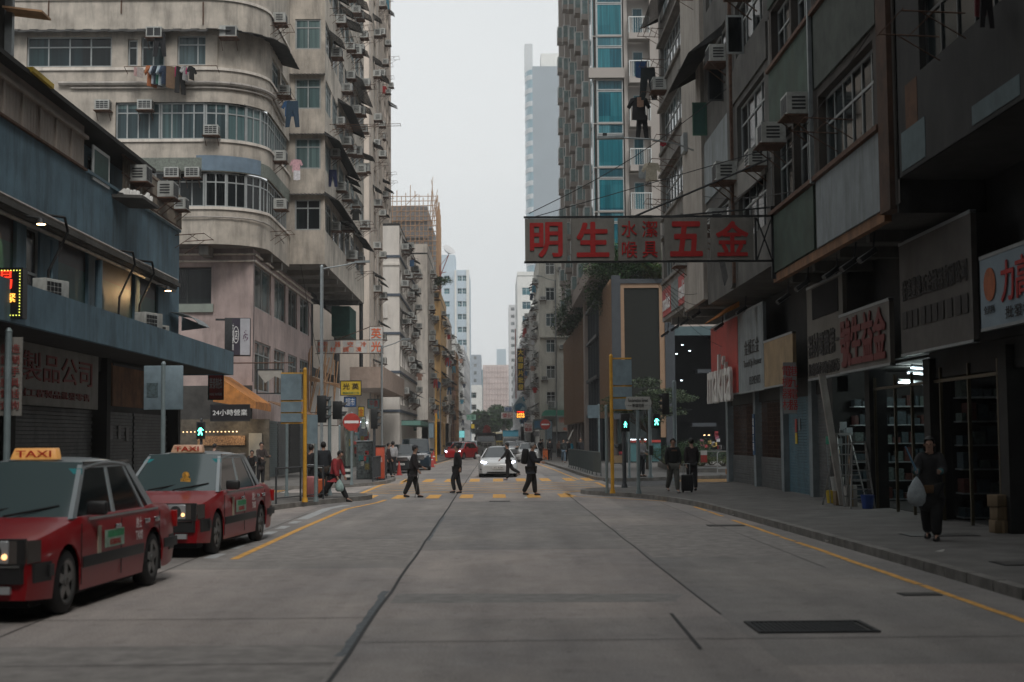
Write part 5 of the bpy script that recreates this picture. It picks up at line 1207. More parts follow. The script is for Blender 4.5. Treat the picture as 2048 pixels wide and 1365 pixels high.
# balconies: front facing on the right, street side stacks
bal = MB(); bx_ = BM_ = None
def balcony_mesh():
    b = MB(); b.box(0, -1.0, 0, 1.45, 0, .42, 0)
    for i in range(10): b.box(i*.157, -.99, .42, i*.157+.02, -.96, 1.5, 1)
    b.box(0, -1.0, 1.5, 1.45, -.95, 1.56, 1); b.box(0, -.95, 1.5, .05, 0, 1.56, 1); b.box(1.4, -.95, 1.5, 1.45, 0, 1.56, 1); b.box(0, -1.0, .42, .05, -.95, 1.5, 1).box(1.4, -1.0, .42, 1.45, -.95, 1.5, 1).box(1.4, -.5, .42, 1.44, -.57, 1.5, 1)
    b.box(0.01, -.94, .43, .02, -.02, 1.48, 2).box(1.43, -.94, .43, 1.435, -.02, 1.48, 2)
    return b.mesh('balcony', [PW, FRAMEW, M('balcony_glass', (.22, .30, .30), .15, var=.2)])
BMsh = balcony_mesh(); nb = 0
for i, z in enumerate(fl):
    if z > 44: continue
    x = xg1+.4
    place('balcony', BMsh, B.root, Vector((x, 97.3, z-.4))-B.base, 0); nb += 1
    B.win((x+.35, 97.55, z), 0, .75, 2.1, 1, 0, FRAME, GLASST)
    B.box('balcony_wall', PW, x+1.5, 96.9, z-.4, x+1.9, 97.6, z+2.67)
    for k, y in enumerate((103.5, 112, 121, 131, 142)):
        if nb < 96: place('balcony', BMsh, B.root, Vector((XT+.8, y, z-.4-.15*k*0))-B.base, aR); nb += 1
        B.win((XT+.73, y-.3, z), aR, .9, 2.1, 1, 0, FRAME, GLASST)
for y in (100, 105.6, 114.5, 124, 134.5, 146): B.box('fin_wall', PW, XT+.2, y, z0, XT+.75, y+1.2, zt)
rest = MB()
B.box('base_slab', TAUPE, XT-.1, 96.6, 12.95, 14, 155, 14.0); 
B.box('roof', PW, XT, 97, zt, 14, 155, zt+.3)
B.done()
# lower eave of the tower podium: slanting slab seen over the street
B = Bldg('cream_right_block', 'cream walk up building facing the viewer beyond the tan podium on the right', 'building', (5.1, 163, 0))
fo = []
for i in range(6):
    z = 5.6+3.0*i
    fo += [(.75, z, 1.05, 1.5, 2, .7, FRAMEW, GLASS), (3.0+.1, z+.4, 1.5, 1.3, 2, .7, FRAMEW, GLASS)]
B.facade((5.1, 163), 0, 6, 0, 23, fo, M('pale_greenish_cream', (.47, .455, .40), .9, var=.1, scale=.5, streak=.35), part='front_wall')
for i in range(6): B.box('green_panel', M('sage_green_panel', (.20, .25, .19), .8, var=.1), 8.15, 162.96, 4.1+3*i, 10, 162.99, 5.9+3*i)
B.facade((5.1, 185), aR, 22, 3.6, 23, ops_grid(22, 3.6, 23, 3.0, 3, 2, 1.5, seed=70), MATS['pale_greenish_cream'])
B.box('balcony_ledge', MATS['pale_greenish_cream'], 5.0, 162.5, 13.3, 11, 163, 13.5); B.box('shop_front', M('dark_shop_interior', (.03, .03, .032)), 5.7, 163.2, 0, 5.8, 185, 3.6); B.box('roller_shutter', SHUT, 6.0, 162.9, .1, 10, 162.95, 3.0)
B.box('roof', DKCONC, 5.1, 163, 23, 11, 185, 23.2); B.box('downpipe', PIPEW, 6.9, 162.8, 3.5, 7.0, 162.95, 22)
B.done()
dress(B, 'cream building beyond the podium', 5.1, 164, 185, 1, 3.6, 22, 3.0, 71, pitch=3.2, pac=.7, paw=.45, prk=.5, plaun=.4, sill=1.3)
for i, (x, z) in enumerate(((5.2, 17.6), (7.3, 21), (7.4, 12), (5.3, 8.4), (7.35, 15.2))): ac((x, 163, z), 0, 'air conditioner on the front of the cream building beyond the podium, %s one' % ORD(i), 2, 1.1)
condenser((6.0, 162.95, 5.2), 0, 'round fan condenser over the green shop awning', 1.3)
g = empty('shop_awning', (5.4, 162, 4.4), 0, 'rounded green canvas shop awning on the right beyond the podium', 'awning')
b = MB(); P = [(5.4+.25*(1-cos(t)) , 4.35+.6*sin(t)) for t in [i*pi/12 for i in range(7)]]
b.slab([(5.25, 161.6, 4.3), (5.35, 161.6, 4.7), (5.7, 161.6, 4.95), (10.5, 161.6, 4.95), (10.5, 161.6, 4.3)], 1.3); b.build('canvas', GREENC, g); MB().box(5.3, 161.65, 4.22, 10.5, 161.7, 4.3).build('valance', FRAMEW, g)
g = empty('shop_sign', (8, 162.4, 3.5), 0, 'pale sign with orange characters under the green awning', 'sign'); MB().box(6.9, 162.3, 3.1, 10.4, 162.5, 4.2).build('board', M('pale_sign_board', (.42, .40, .36), .7), g)
letters('信興 佳', g, (.4, -.12, .35), .8, ORL, .01, fit=2.4, fith=.6); MB().box(6.4, 162.2, 2.5, 10.4, 162.5, 3.05).build('lower_board', M('pale_sign_board', (.42, .40, .36)), g); letters('電器行', g, (.5, -.22, -.7), .5, ORL, .01, fit=1.7, fith=.35)
block('grey_right_walkup', 'cluttered grey walk up block covered in air conditioners farther down the right', 4.55, 1, 186, 225, 17.6, 6, M('dull_grey_wall', (.33, .32, .30), .9, var=.2, streak=.4), 3, 2.0, 1.5, phrase='cluttered grey right walk up', seed=72, dens=(.75, .5, .5, .5), fops=[(.5, 5+3*i, 1.4, 1.5, 2, .7, FRAMEW, GLASS) for i in range(4)])
block('white_right_walkup', 'pale walk up block beyond the cluttered one on the right', 4.0, 1, 226, 330, 16.5, 6, PALE, 3.6, 2.2, 1.5, phrase='pale right walk up', seed=73, dens=None)
block('pale_right_highrise', 'pale high block peeping over the walk ups on the right', 4.8, 1, 300, 330, 36, 8, TILEW, 3.6, 2.2, 1.5, phrase='x', seed=74, dens=None, shop=False, fops=[(1+3*i, 17+3*k, 1.8, 1.6, 2, .7, FRAMEW, GLASST) for i in range(2) for k in range(6)])
# tall grey tower far right
def tower(name, label, x0, x1, y, zt, mat, depth=25, ops=None, extra=None, side=0):
    B = Bldg(name, label, 'building', (x0, y, 0)); B.far = True
    B.facade((x0, y), 0, x1-x0, 0, zt, ops or (), mat, depth=.3)
    if side: B.facade((x1, y), pi/2, depth, 0, zt, ops_grid(depth, 0, zt, 3.1, 4, 2.4, 1.6, seed=3) if side > 1 else (), mat)
    else: B.facade((x1, y), pi/2, depth, 0, zt, (), mat)
    B.facade((x0, y+depth), -pi/2, depth, 0, zt, (), mat)
    B.mb('roof', mat).poly([(x0, y, zt), (x1, y, zt), (x1, y+depth, zt), (x0, y+depth, zt)])
    if extra: extra(B)
    B.done(); return B
def ex(B):
    n = 10; m = B.mb('curved_glass', M('pale_blue_tower_glass', (.22, .33, .38), .2, var=.1, scale=.2)); ln = B.mb('glass_band', M('white_spandrel', (.5, .52, .53), .6))
    for i in range(n):
        t0, t1 = pi/2*i/n, pi/2*(i+1)/n; f = lambda t: (11.8-2.2*sin(t), 420-0+6-6*cos(t)+0)
        p, q = f(t1), f(t0); m.quad((*p, 0), (*q, 0), (*q, 112), (*p, 112))
        for k in range(28): z = 4*k+1; g_ = lambda v: (v[0]-.06, v[1]-.06); p2, q2 = g_(p), g_(q); ln.quad((*p2, z), (*q2, z), (*q2, z+1.5), (*p2, z+1.5))
    B.box('crown', M('white_spandrel', (.5, .52, .53)), 9.6, 424, 112, 12, 430, 121); B.box('roof_box', TILEW, 14.5, 424, 113, 20, 432, 118)
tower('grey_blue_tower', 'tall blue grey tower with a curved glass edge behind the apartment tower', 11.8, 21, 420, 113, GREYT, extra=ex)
# ---- far left tower and scaffolded building
wo = [(6.8+3.3*k-.3, 3.4*i+2.6, 2.6, 1.9, 2, .6, FRAMEW, GLASST) for k in range(1) for i in range(11)]
xs0 = PX(880, 330)
wo = [(4.0+i*2.9, 4.2+3.0*k, 2.3, 1.9, 2, .5, FRAMEW, GLASST) for i in range(0) for k in range(12)]
def ex2(B):
    w_ = B.mb('white_shaft', TILEW); w_.box(-9.35, 329.6, 0, -8.9, 330, 41); w_.box(-6.6, 329.6, 0, -5.9, 330, 41)
    B.box('upper_box', BLUEGREY, -12.8, 330.2, 41, -9.2, 340, 44.6)
    d = B.mb('dish_antenna', PALE); d.cyl((-10.8, 332, 44.6), (-10.8, 332, 45.6), .15); d.cyl((-10.9, 331.5, 45.6), (-10.6, 331.2, 46.0), 1.0, 1.6, n=16)
W_ = []
for k in range(12):
    for i in range(2): W_.append((4.15+i*1.1+i*.05, 5.4+3.0*k, 1.0, 1.3, 2, .5, FRAMEW, GLASST))
    W_.append((1.0, 5.4+3.0*k, 1.3, 1.3, 2, .5, FRAMEW, GLASST))
tower('white_blue_tower', 'white and blue grey residential tower far down the left side with a dish on top', -12.8, -6.0, 330, 41, BLUEGREY, ops=W_, extra=ex2)
g = Bldg('scaffolded_building', 'unfinished building wrapped in a grid of bamboo scaffolding behind the left blocks', 'building', (-14, 175, 0)); B = g
B.box('concrete_frame', M('bare_concrete_grey', (.22, .215, .21), .9, var=.2), -14, 175, 0, -8.3, 190, 30.6); B.box('concrete_frame', MATS['bare_concrete_grey'], -8.3, 176, 0, -7.6, 190, 28)
sc = B.mb('bamboo_scaffold', BAMBOO)
x = -14.2
rr = random.Random(2)
while x < -7.2: sc.cyl((x, 174.2, 0), (x+rr.uniform(-.05, .05), 174.2, 31.5+rr.uniform(0, 1.6)), .045, n=4); x += .55
z = 10
while z < 32: sc.cyl((-14.2, 174.15, z), (-7.1, 174.15, z+rr.uniform(-.1, .1)), .045, n=4); z += .62
for i in range(12): z = 12+i*1.6; x = -14+rr.uniform(0, 4); sc.cyl((x, 174.1, z), (x+2.5, 174.1, z+2.4), .035, n=4)
y = 174.3
while y < 190: sc.cyl((-7.15, y, 0), (-7.15, y, 29+rr.uniform(0, 4)), .045, n=4); y += 1.0
for i in range(8): sc.cyl((-7.3+rr.uniform(-.8, .3), 175, 28), (-7.2+rr.uniform(-.6, .3), 175, 33+rr.uniform(-2, 2)), .03, n=4)
ns = B.mb('site_net', M('translucent_site_net', (.25, .24, .235), .9))
for i in range(10): ns.box(-14, 174.6, 9+i*2.2, -8.0, 174.62, 9+i*2.2+.9)
B.done()
g = empty('site_crane', (-6.8, 182, 20), 0, 'small reddish crane jib beside the scaffold on the left skyline', 'crane')
b = MB(); b.cyl((-7.0, 182, 17), (-7.0, 182, 24), .08, n=5).cyl((-7.0, 182, 22.6), (-5.9, 182, 25.4), .06, n=5).cyl((-7, 182, 24), (-5.9, 182, 25.4), .03, n=4).cyl((-7, 182, 23), (-6.2, 182, 23.2), .04, n=4); b.build('jib', M('red_oxide_steel', (.28, .05, .04), .7), g); MB().box(-7.3, 181.8, 22, -6.7, 182.3, 22.6).build('winch', DARKM, g)
# bamboo scaffold in front of a narrow front, mid left
g = Bldg('scaffolded_shophouse', 'narrow shophouse wrapped in brown bamboo scaffold on the left', 'building', (-5.4, 184, 0)); B = g
B.box('wall', M('brown_netting', (.22, .13, .10), .9, var=.3), -8, 184.4, 0, -5.4, 198, 12.3)
sc = B.mb('bamboo_scaffold', BAMBOO)
for i in range(8): sc.cyl((-7.9+i*.38, 184, 0), (-7.9+i*.38, 184, 13.2), .05, n=4)
for i in range(14): sc.cyl((-8, 183.95, 1+i*.92), (-5.0, 183.95, 1+i*.92), .045, n=4)
for i in range(13): sc.cyl((-5.1, 184+i, 0), (-5.1, 184+i, 13), .045, n=4)
for i in range(14): sc.cyl((-5.05, 184, 1+i*.92), (-5.05, 197, 1+i*.92), .04, n=4)
B.done()
# ---- far backdrop blocks, each a separate building
def wgrid(W, zt, pitch=3.5, w=2.2, h=1.5, fh=3.2, z0=2, gm=None): return ops_grid(W, z0, zt, fh, pitch, w, h, seed=int(zt), gm=gm, fm=FRAMEW)
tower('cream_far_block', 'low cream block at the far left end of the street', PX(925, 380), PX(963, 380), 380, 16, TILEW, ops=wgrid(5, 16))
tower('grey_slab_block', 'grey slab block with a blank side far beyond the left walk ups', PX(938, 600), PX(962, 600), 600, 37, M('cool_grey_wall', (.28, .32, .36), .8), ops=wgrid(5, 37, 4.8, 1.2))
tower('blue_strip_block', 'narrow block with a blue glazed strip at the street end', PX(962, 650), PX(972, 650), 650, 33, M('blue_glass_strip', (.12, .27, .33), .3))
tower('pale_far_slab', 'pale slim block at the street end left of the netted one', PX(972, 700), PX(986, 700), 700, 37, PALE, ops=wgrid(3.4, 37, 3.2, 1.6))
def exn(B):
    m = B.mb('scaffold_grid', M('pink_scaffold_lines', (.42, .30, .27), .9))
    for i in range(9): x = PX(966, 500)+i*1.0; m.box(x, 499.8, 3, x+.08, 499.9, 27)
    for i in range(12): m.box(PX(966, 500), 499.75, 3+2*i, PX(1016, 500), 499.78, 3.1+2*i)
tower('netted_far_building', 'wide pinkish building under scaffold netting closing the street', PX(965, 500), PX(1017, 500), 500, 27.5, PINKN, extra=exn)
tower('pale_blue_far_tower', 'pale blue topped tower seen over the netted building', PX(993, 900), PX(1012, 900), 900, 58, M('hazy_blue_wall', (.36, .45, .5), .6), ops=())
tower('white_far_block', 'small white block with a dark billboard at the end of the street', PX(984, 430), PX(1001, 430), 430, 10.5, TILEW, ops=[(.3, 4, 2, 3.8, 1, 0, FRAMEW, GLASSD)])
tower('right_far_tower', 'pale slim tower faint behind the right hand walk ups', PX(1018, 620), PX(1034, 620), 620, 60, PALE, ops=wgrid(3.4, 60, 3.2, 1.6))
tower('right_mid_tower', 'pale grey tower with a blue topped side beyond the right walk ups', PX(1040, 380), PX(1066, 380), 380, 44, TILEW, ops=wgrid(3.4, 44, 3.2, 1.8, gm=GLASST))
# ================================================================== STREET FURNITURE
def rbox(name, mat, parent, x0, y0, z0, x1, y1, z1, bev=.01): return MB().box(x0, y0, z0, x1, y1, z1).build(name, mat, parent, world=False, bevel=bev)
BK = M('signal_black_paint', (.012, .014, .015), .5, var=.1)
def signal_head(parent, x, y, z, face=-1, lit=None, n=3, side=0):
    """face -1 = lenses toward the camera; side: lenses toward +-x"""
    h = .28*n
    hd = MB().box(x-.14, y-.1, z, x+.14, y+.1, z+h).build('signal_head', BK, parent, world=False, bevel=.015)
    for i in range(n):
        zc = z+.14+.28*i
        v = MB(); r = .105
        D = Vector((0, face, 0)) if not side else Vector((side, 0, 0)); C0 = Vector((x, y, zc))+D*(.1 if not side else .14); S = Vector((1, 0, 0)) if not side else Vector((0, 1, 0))
        for k in range(9):
            t0, t1 = -.3+k*(pi+.6)/9, -.3+(k+1)*(pi+.6)/9
            f = lambda t, e: tuple(C0+S*cos(t)*r+Vector((0, 0, sin(t)*r))+D*e)
            v.quad(f(t0, 0), f(t1, 0), f(t1, .2-.03*abs(k-4)), f(t0, .2-.03*abs(k-4)))
        v.build('visor', BK, hd, world=False)
        on = lit == i
        m = GREENL if on else (M('unlit_lens', (.02, .02, .02), .3, var=0))
        MB().cyl(tuple(C0+D*.002), tuple(C0+D*.012), .085, n=14).build('lens', m, hd, world=False)
    return hd
def walker(parent, x, y, z, s=.24):
    """green man: small lit walking figure on a black box facing the camera"""
    hd = MB().box(x-.15, y-.09, z-.3, x+.15, y+.09, z+.32).build('pedestrian_head', BK, parent, world=False, bevel=.015)
    b = MB(); Y = y-.095; k = s/.3
    P = lambda *pts: b.slab([(x+px*k, Y, z-.14+pz*k) for px, pz in pts], .006, (0, -1, 0))
    P((-.03, .25), (.0, .22), (.03, .25), (.0, .29)); P((-.03, .21), (.04, .21), (.035, .1), (-.03, .1))
    P((-.03, .1), (.01, .1), (-.04, -.02), (-.08, -.02)); P((.0, .1), (.035, .1), (.07, -.02), (.035, -.02)); P((-.03, .2), (-.01, .17), (-.07, .1), (-.09, .12)); P((.03, .2), (.04, .16), (.1, .12), (.09, .15))
    b.build('green_man', GREENL, hd, world=False)
    MB().cyl((x, Y, z+.2), (x, Y-.01, z+.2), .1, n=14).build('dark_lens', M('unlit_lens', (.02, .02, .02), .3, var=0), hd, world=False)
def gantry(x, y, zt, s, label, ps, px0, px1, zz):
    g = pole('direction_sign_post', x, y, .13, zt, .055, YELP, label, 'sign post', 'yellow direction sign posts')
    for k, (a, b_) in enumerate(ps): MB().box(px0-x, -.03, a-.13, px1-x, 0.0, b_-.13).build('sign_plate', SIGNBACK, g, world=False)
    r = MB()
    for z in zz: MB().box(min(0, px0-x, px1-x), .002, z-.13-.022, max(0, px0-x, px1-x), .045, z-.13+.022).build('crossbar', YELP, g, world=False)
    return g
d = 39.4
gantry(PX(610, d), d, PZ(737, d), -1, 'yellow post on the left corner with grey plates stacked to its left', [(PZ(841, d), PZ(824, d)), (PZ(821, d), PZ(801, d)), (PZ(797, d), PZ(745, d))], PX(562, d), PX(603, d), [PZ(v, d) for v in (744, 799, 823, 843)])
d = 43.7
gantry(PX(1222, d), d, PZ(714, d), 1, 'yellow post on the right corner with grey plates stacked to its right', [(PZ(821, d), PZ(800, d)), (PZ(796, d), PZ(776, d)), (PZ(772, d), PZ(722, d))], PX(1222, d), PX(1263, d), [PZ(v, d) for v in (719, 774, 798, 822)])
def simple_pole(px, d, ytop, r, mat, label, zb=.13): return pole('street_pole', PX(px, d), d, zb, PZ(ytop, d), r, mat, label, 'pole', 'plain poles around the junction')
p = simple_pole(574, 43.7, 846, .045, POLEG, 'thin grey pole behind the yellow post on the left corner')
p = simple_pole(632, 39.6, 833, .05, POLEG, 'grey pole with a plate right of the yellow post on the left corner'); rbox('sign_plate', SIGNBACK, p, -.28, -.03, 1.6, .05, -.051, 2.4, 0)
p = simple_pole(659, 44.0, 800, .055, POLEG, 'signal pole on the left corner with two black signal heads'); h_ = PZ(843, 44)-.13; signal_head(p, -.24, 0, h_, side=1); signal_head(p, .24, 0, h_+.1, side=1, n=2)
p = simple_pole(679, 56, 850, .045, POLEG, 'thin grey pole between the signal pole and the no entry sign')
p = simple_pole(748, 60, 822, .06, POLED, 'dark signal pole on the far left corner beside the orange box'); signal_head(p, 0, 0, PZ(856, 60)-.13, side=1, n=3)
g = pole('no_entry_sign', PX(703, 53.8), 53.8, .13, PZ(825, 53.8), .045, POLEG, 'round red no entry sign with a white bar on the left corner', 'road sign', 'no entry signs')
z = PZ(842, 53.8)-.13
MB().cyl((0, -.05, z), (0, -.03, z), .33, n=36).build('disc', REDB, g, world=False); MB().box(-.27, -.056, z-.05, .27, -.051, z+.05).build('bar', WHITEL, g, world=False)
g = pole('no_entry_sign', PX(1089, 118), 118, .13, PZ(842, 118), .05, POLEG, 'distant red no entry sign beside the orange barrier on the right', 'road sign', 'no entry signs')
z = PZ(850, 118)-.13; MB().cyl((0, -.05, z), (0, -.03, z), .42, n=30).build('disc', REDB, g, world=False); MB().box(-.32, -.056, z-.06, .32, -.051, z+.06).build('bar', WHITEL, g, world=False)
def lamp_post(px, d, yt, px2, y2, label, r=.07):
    x = PX(px, d); zt = PZ(yt, d); g = pole('street_lamp', x, d, .13, zt, r, GREYM, label, 'street lamp', 'street lamps')
    x2 = PX(px2, d)-x; z2 = PZ(y2, d)-.13
    MB().tube([(0, 0, zt-.23), (x2*.5, 0, (zt-.2+z2)/2), (x2*.8, 0, z2)], .03).build('arm', GREYM, g, world=False)
    MB().slab([(x2*.72, -.1, z2-.05), (x2*1.05, -.08, z2-.03), (x2*1.05, .08, z2-.03), (x2*.72, .1, z2-.05)], .09, (0, 0, 1)).build('lamp_head', GREYM, g, world=False); return g
g = lamp_post(643, 60, 530, 735, 521, 'tall grey street lamp in front of the pink plaster wall')
lamp_post(763, 70, 690, 818, 677, 'slimmer street lamp beside the red character sign', .05)
lamp_post(1112, 130, 560, 1075, 552, 'distant street lamp on the right pavement', .06)
lamp_post(880, 140, 770, 905, 762, 'distant street lamp on the left pavement', .06)
p = simple_pole(404, 52, 835, .05, POLED, 'dark pole with a lit green man signal in front of the left shops'); walker(p, 0, -.06, PZ(857, 52)-.13, .34)
# right corner poles
p = simple_pole(1211, 43.9, 815, .045, POLEG, 'thin grey pole just left of the right yellow post')
p = simple_pole(1246, 48.5, 866, .07, POLED, 'thick dark pole with a signal head under the street name plate'); walker(p, .05, 0, PZ(848, 48.5)-.13, .2); signal_head(p, -.05, .25, PZ(905, 48.5)-.13, side=-1, n=1)
g = pole('street_name_sign', PX(1274, 43.2), 43.2, .13, PZ(822, 43.2), .055, POLEG, 'grey pole with a white pointed street name plate on the right corner', 'street sign')
x0 = PX(1248, 43.2)-PX(1274, 43.2); x1 = PX(1302, 43.2)-PX(1274, 43.2); za, zb = PZ(822, 43.2)-.13, PZ(796, 43.2)-.13; zm = (za+zb)/2
MB().slab([(x0, -.07, zm), (x0+.06, -.07, zb), (x1-.06, -.07, zb), (x1, -.07, zm), (x1-.06, -.07, za), (x0+.06, -.07, za)], .03).build('plate', M('name_plate_white', (.40, .40, .38), .5), g, world=False)
letters('Reclamation Street', g, ((x0+x1)/2, -.078, zm+.09), .12, BLACKL, .003, .002, fit=.6, fith=.11); letters('新填地街', g, ((x0+x1)/2, -.078, zm-.07), .12, BLACKL, .003, .002, fit=.36, fith=.12)
letters('← 302-288', g, (x0+.13, -.078, zm-.07), .05, BLACKL, .002, fit=.15, fith=.035); letters('277 →', g, (x1-.13, -.078, zm-.07), .05, BLACKL, .002, fit=.13, fith=.035)
p = simple_pole(1256, 60, 838, .05, POLEG, 'grey pole standing behind the street name pole')
p = simple_pole(1298, 60, 818, .07, POLEG, 'grey pole with a lit green walking man signal beside the tree'); walker(p, .28, 0, PZ(845, 60)-.13, .34); rbox('button_box', BK, p, -.05, -.15, .95, .12, -.07, 1.35)
p = simple_pole(1348, 56, 768, .08, POLEG, 'tall grey signal pole in front of the dark lobby'); signal_head(p, -.35, 0, PZ(832, 56)-.13, side=-1, n=3); MB().box(-.35, -.03, 2.6, 0, .03, 2.66).box(0, -.02, 2.75, .7, .02, 2.8).build('bracket', POLED, p, world=False)
p = simple_pole(1196, 70, 812, .05, POLEG, 'thin pole bearing a grey plate left of the right yellow post'); rbox('sign_plate', SIGNBACK, p, -.55, -.03, PZ(838, 70)-.13, 0, -.051, PZ(812, 70)-.13, 0)
# railings
def railing(P, zb, h, label, mat=POLED, panel=False, gap=.12):
    g = empty('railing', (P[0][0], P[0][1], zb), 0, label, 'railing', 'pedestrian railings')
    for a, b in zip(P, P[1:]):
        A = Vector((*a, zb)); Bv = Vector((*b, zb)); L = (Bv-A).length; n = max(1, round(L/1.5))
        for i in range(n+1):
            q = A+(Bv-A)*i/n; MB().cyl(tuple(q), (q.x, q.y, zb+h), .028, n=6).build('post', mat, g)
        r = MB(); r.cyl((*a, zb+h), (*b, zb+h), .025, n=6); r.build('top_rail', mat, g); MB().cyl((*a, zb+.15), (*b, zb+.15), .018, n=6).build('bottom_rail', mat, g)
        m = MB(); k = int(L/gap)
        for i in range(1, k): q = A+(Bv-A)*i/k; m.cyl((q.x, q.y, zb+.15), (q.x, q.y, zb+h), .008 if not panel else .02, n=4)
        m.build('infill_bars', mat, g)
railing([(-5.9, 38.4), (-5.0, 41.4)], .13, .95, 'dark pedestrian railing at the left corner kerb', gap=9)
railing([(-4.95, 57.5), (-4.75, 62)], .13, 1.0, 'dark railing with close bars next to the orange box', gap=.1)
railing([(-4.85, 62.2), (-5.5, 66.3)], .13, 1.0, 'dark railing turning into the lay by behind the orange box', gap=.15)
RG = M('grey_mesh_rail', (.09, .11, .11), .6, .2)
railing([(4.6, 62.5), (4.45, 66), (4.4, 74), (4.2, 82)], .13, 1.05, 'long grey railing along the far right kerb', RG, True, .1)
b = MB(); b.slab([(4.42, 71.5, .2), (4.5, 71.9, .2), (4.46, 71.7, 1.0)], .02, (-.1, 0, 0)); tag(b.build('triangle_marker', WHITEP), 'thin white triangular marker fixed to the long right railing', 'marker')
# tubular barriers by the plaza
def barrier(x, y, label, w=1.9):
    g = empty('crowd_barrier', (x, y, .13), 0, label, 'barrier', 'tubular steel barriers')
    m = M('bright_steel_tube', (.38, .39, .39), .35, .6); 
    MB().tube([(0, 0, .1), (0, 0, .95), (.08, 0, 1.05), (w-.08, 0, 1.05), (w, 0, .95), (w, 0, .1)], .025).build('tube_frame', m, g, world=False)
    MB().cyl((0, 0, .3), (w, 0, .3), .02).build('lower_tube', m, g, world=False)
    for xx in (.15, w-.15): MB().cyl((xx, -.3, .03), (xx, .3, .03), .025).build('foot', m, g, world=False)
    return g
g = barrier(PX(1384, 64), 64, 'steel tube barrier with a red and white notice in front of the dark lobby'); MB().box(.33, -.04, .55, .62, -.03, .88).build('notice_red', REDB, g, world=False); MB().box(.33, -.04, .88, .62, -.03, 1.08).build('notice_white', WHITES, g, world=False)
barrier(PX(1432, 62.5), 62.5, 'second steel tube barrier beside the corner pier', 1.6)
tag(MB().prism([(0, 0), (.35, 0), (.35, .3), (0, .3)], 0, .25).build('orange_block', ORANGEF, bevel=.03), 'small orange barrier foot by the corner pier', 'barrier foot').location = (PX(1450, 64), 64, .13)
# orange plastic barrier, cones
g = empty('plastic_barrier', (PX(1089, 112), 112, .0), 0, 'orange plastic barrier at the far right kerb', 'barrier')
MB().slab([(-.25, 0, 0), (.25, 0, 0), (.2, 0, .35), (.2, 0, .95), (-.2, 0, .95), (-.2, 0, .35)], .4).build('shell', M('orange_plastic', (.75, .16, .03), .5), g, world=False, bevel=.03); MB().box(-.22, -.01, .85, .22, .41, .92).build('lid_line', BLACKL, g, world=False)
def cone(x, y, label, s=1.):
    g = empty('traffic_cone', (x, y, 0), 0, label, 'traffic cone', 'red traffic cones')
    MB().cyl((0, 0, .03), (0, 0, .7*s), .13*s, .03*s, n=14).build('cone_body', REDB, g, world=False); MB().box(-.18*s, -.18*s, 0, .18*s, .18*s, .035).build('foot', REDB, g, world=False); MB().cyl((0, 0, .35*s), (0, 0, .48*s), .082*s, .062*s, n=14).build('band', WHITES, g, world=False)
cone(PX(796, 72), 72.5, 'red cone in front of the dark parked car'); cone(PX(862, 92), 92, 'red cone right of the dark blue van', 1.3); cone(PX(866, 104), 104, 'white banded red cone farther behind the dark blue van', 1.4)
# kiosk cabinets on the left far corner
g = empty('poster_cabinet', (PX(729, 61), 61, .13), 0, 'dark street cabinet plastered with torn posters on the left far corner', 'cabinet')
rbox('case', M('poster_covered_metal', (.05, .06, .06), .7, var=.9, scale=9), g, -.36, 0, 0, .34, .6, 1.6, .02); rbox('cap', GREYM, g, -.39, -.03, 1.6, .37, .63, 1.65)
rr = random.Random(6)
for k in range(7):
    x, z = rr.uniform(-.32, .1), rr.uniform(.1, 1.25); MB().box(x, -.006, z, x+rr.uniform(.1, .22), -.001-.0005*k, z+rr.uniform(.12, .3)).build('poster', M('poster_%d' % k, rr.choice([(.25, .03, .03), (.2, .2, .18), (.03, .1, .1), (.12, .1, .03)]), .8, var=.6, scale=20), g, world=False)
g = empty('orange_kiosk', (PX(758, 60), 60, .13), 0, 'orange street box with white lettering on the left far corner', 'kiosk')
rbox('case', M('orange_red_paint', (.50, .075, .03), .55, var=.15, streak=.3), g, -.2, 0, .05, .2, .5, 1.38, .02); rbox('cap', DARKM, g, -.24, -.03, 1.38, .24, .53, 1.45); letters('電話', g, (0, -.008, .85), .25, WHITES, .003, fit=.25, fith=.2); rbox('base', DARKM, g, -.22, -.02, 0, .22, .52, .05)
# striped bollard
g = empty('striped_bollard', (PX(695, 60), 60, .13), 0, 'low black and white striped bollard behind the no entry sign', 'bollard')
for k in range(5): MB().cyl((0, 0, .12*k), (0, 0, .12*k+.12), .12, n=12).build('band', (BK, WHITES)[k % 2], g, world=False)
# ================================================================== hanging and wall signs, left side
def sgn(name, label, px0, y1, px1, y0, d, mat, t=.12, frame=DARKM, rz=0):
    xa, xb, za, zb = PX(px0, d), PX(px1, d), PZ(y1, d), PZ(y0, d); g = empty(name, ((xa+xb)/2, d, za), rz, label, 'sign'); w = xb-xa; h = zb-za
    MB().box(-w/2, 0, 0, w/2, t, h).build('board', mat, g, world=False)
    e = .02; b = MB(); b.box(-w/2-e, -.015, -e, w/2+e, .0, e).box(-w/2-e, -.015, h-e, w/2+e, 0, h+e).box(-w/2-e, -.015, e, -w/2+e, 0, h-e).box(w/2-e, -.015, e, w/2+e, 0, h-e); b.build('frame', frame, g, world=False)
    return g, w, h
d = 82
g = empty('hanging_shop_sign', (PX(700, d), d, PZ(704, d)), 0, 'white framed hanging sign with orange red characters, two squares tall at its right end', 'sign')
cells = [(634, 656, '有限\n公司'), (660, 681, '器\n材'), (685, 707, '空\n調'), (711, 733, '冷\n凍'), (739, 765, '光')]
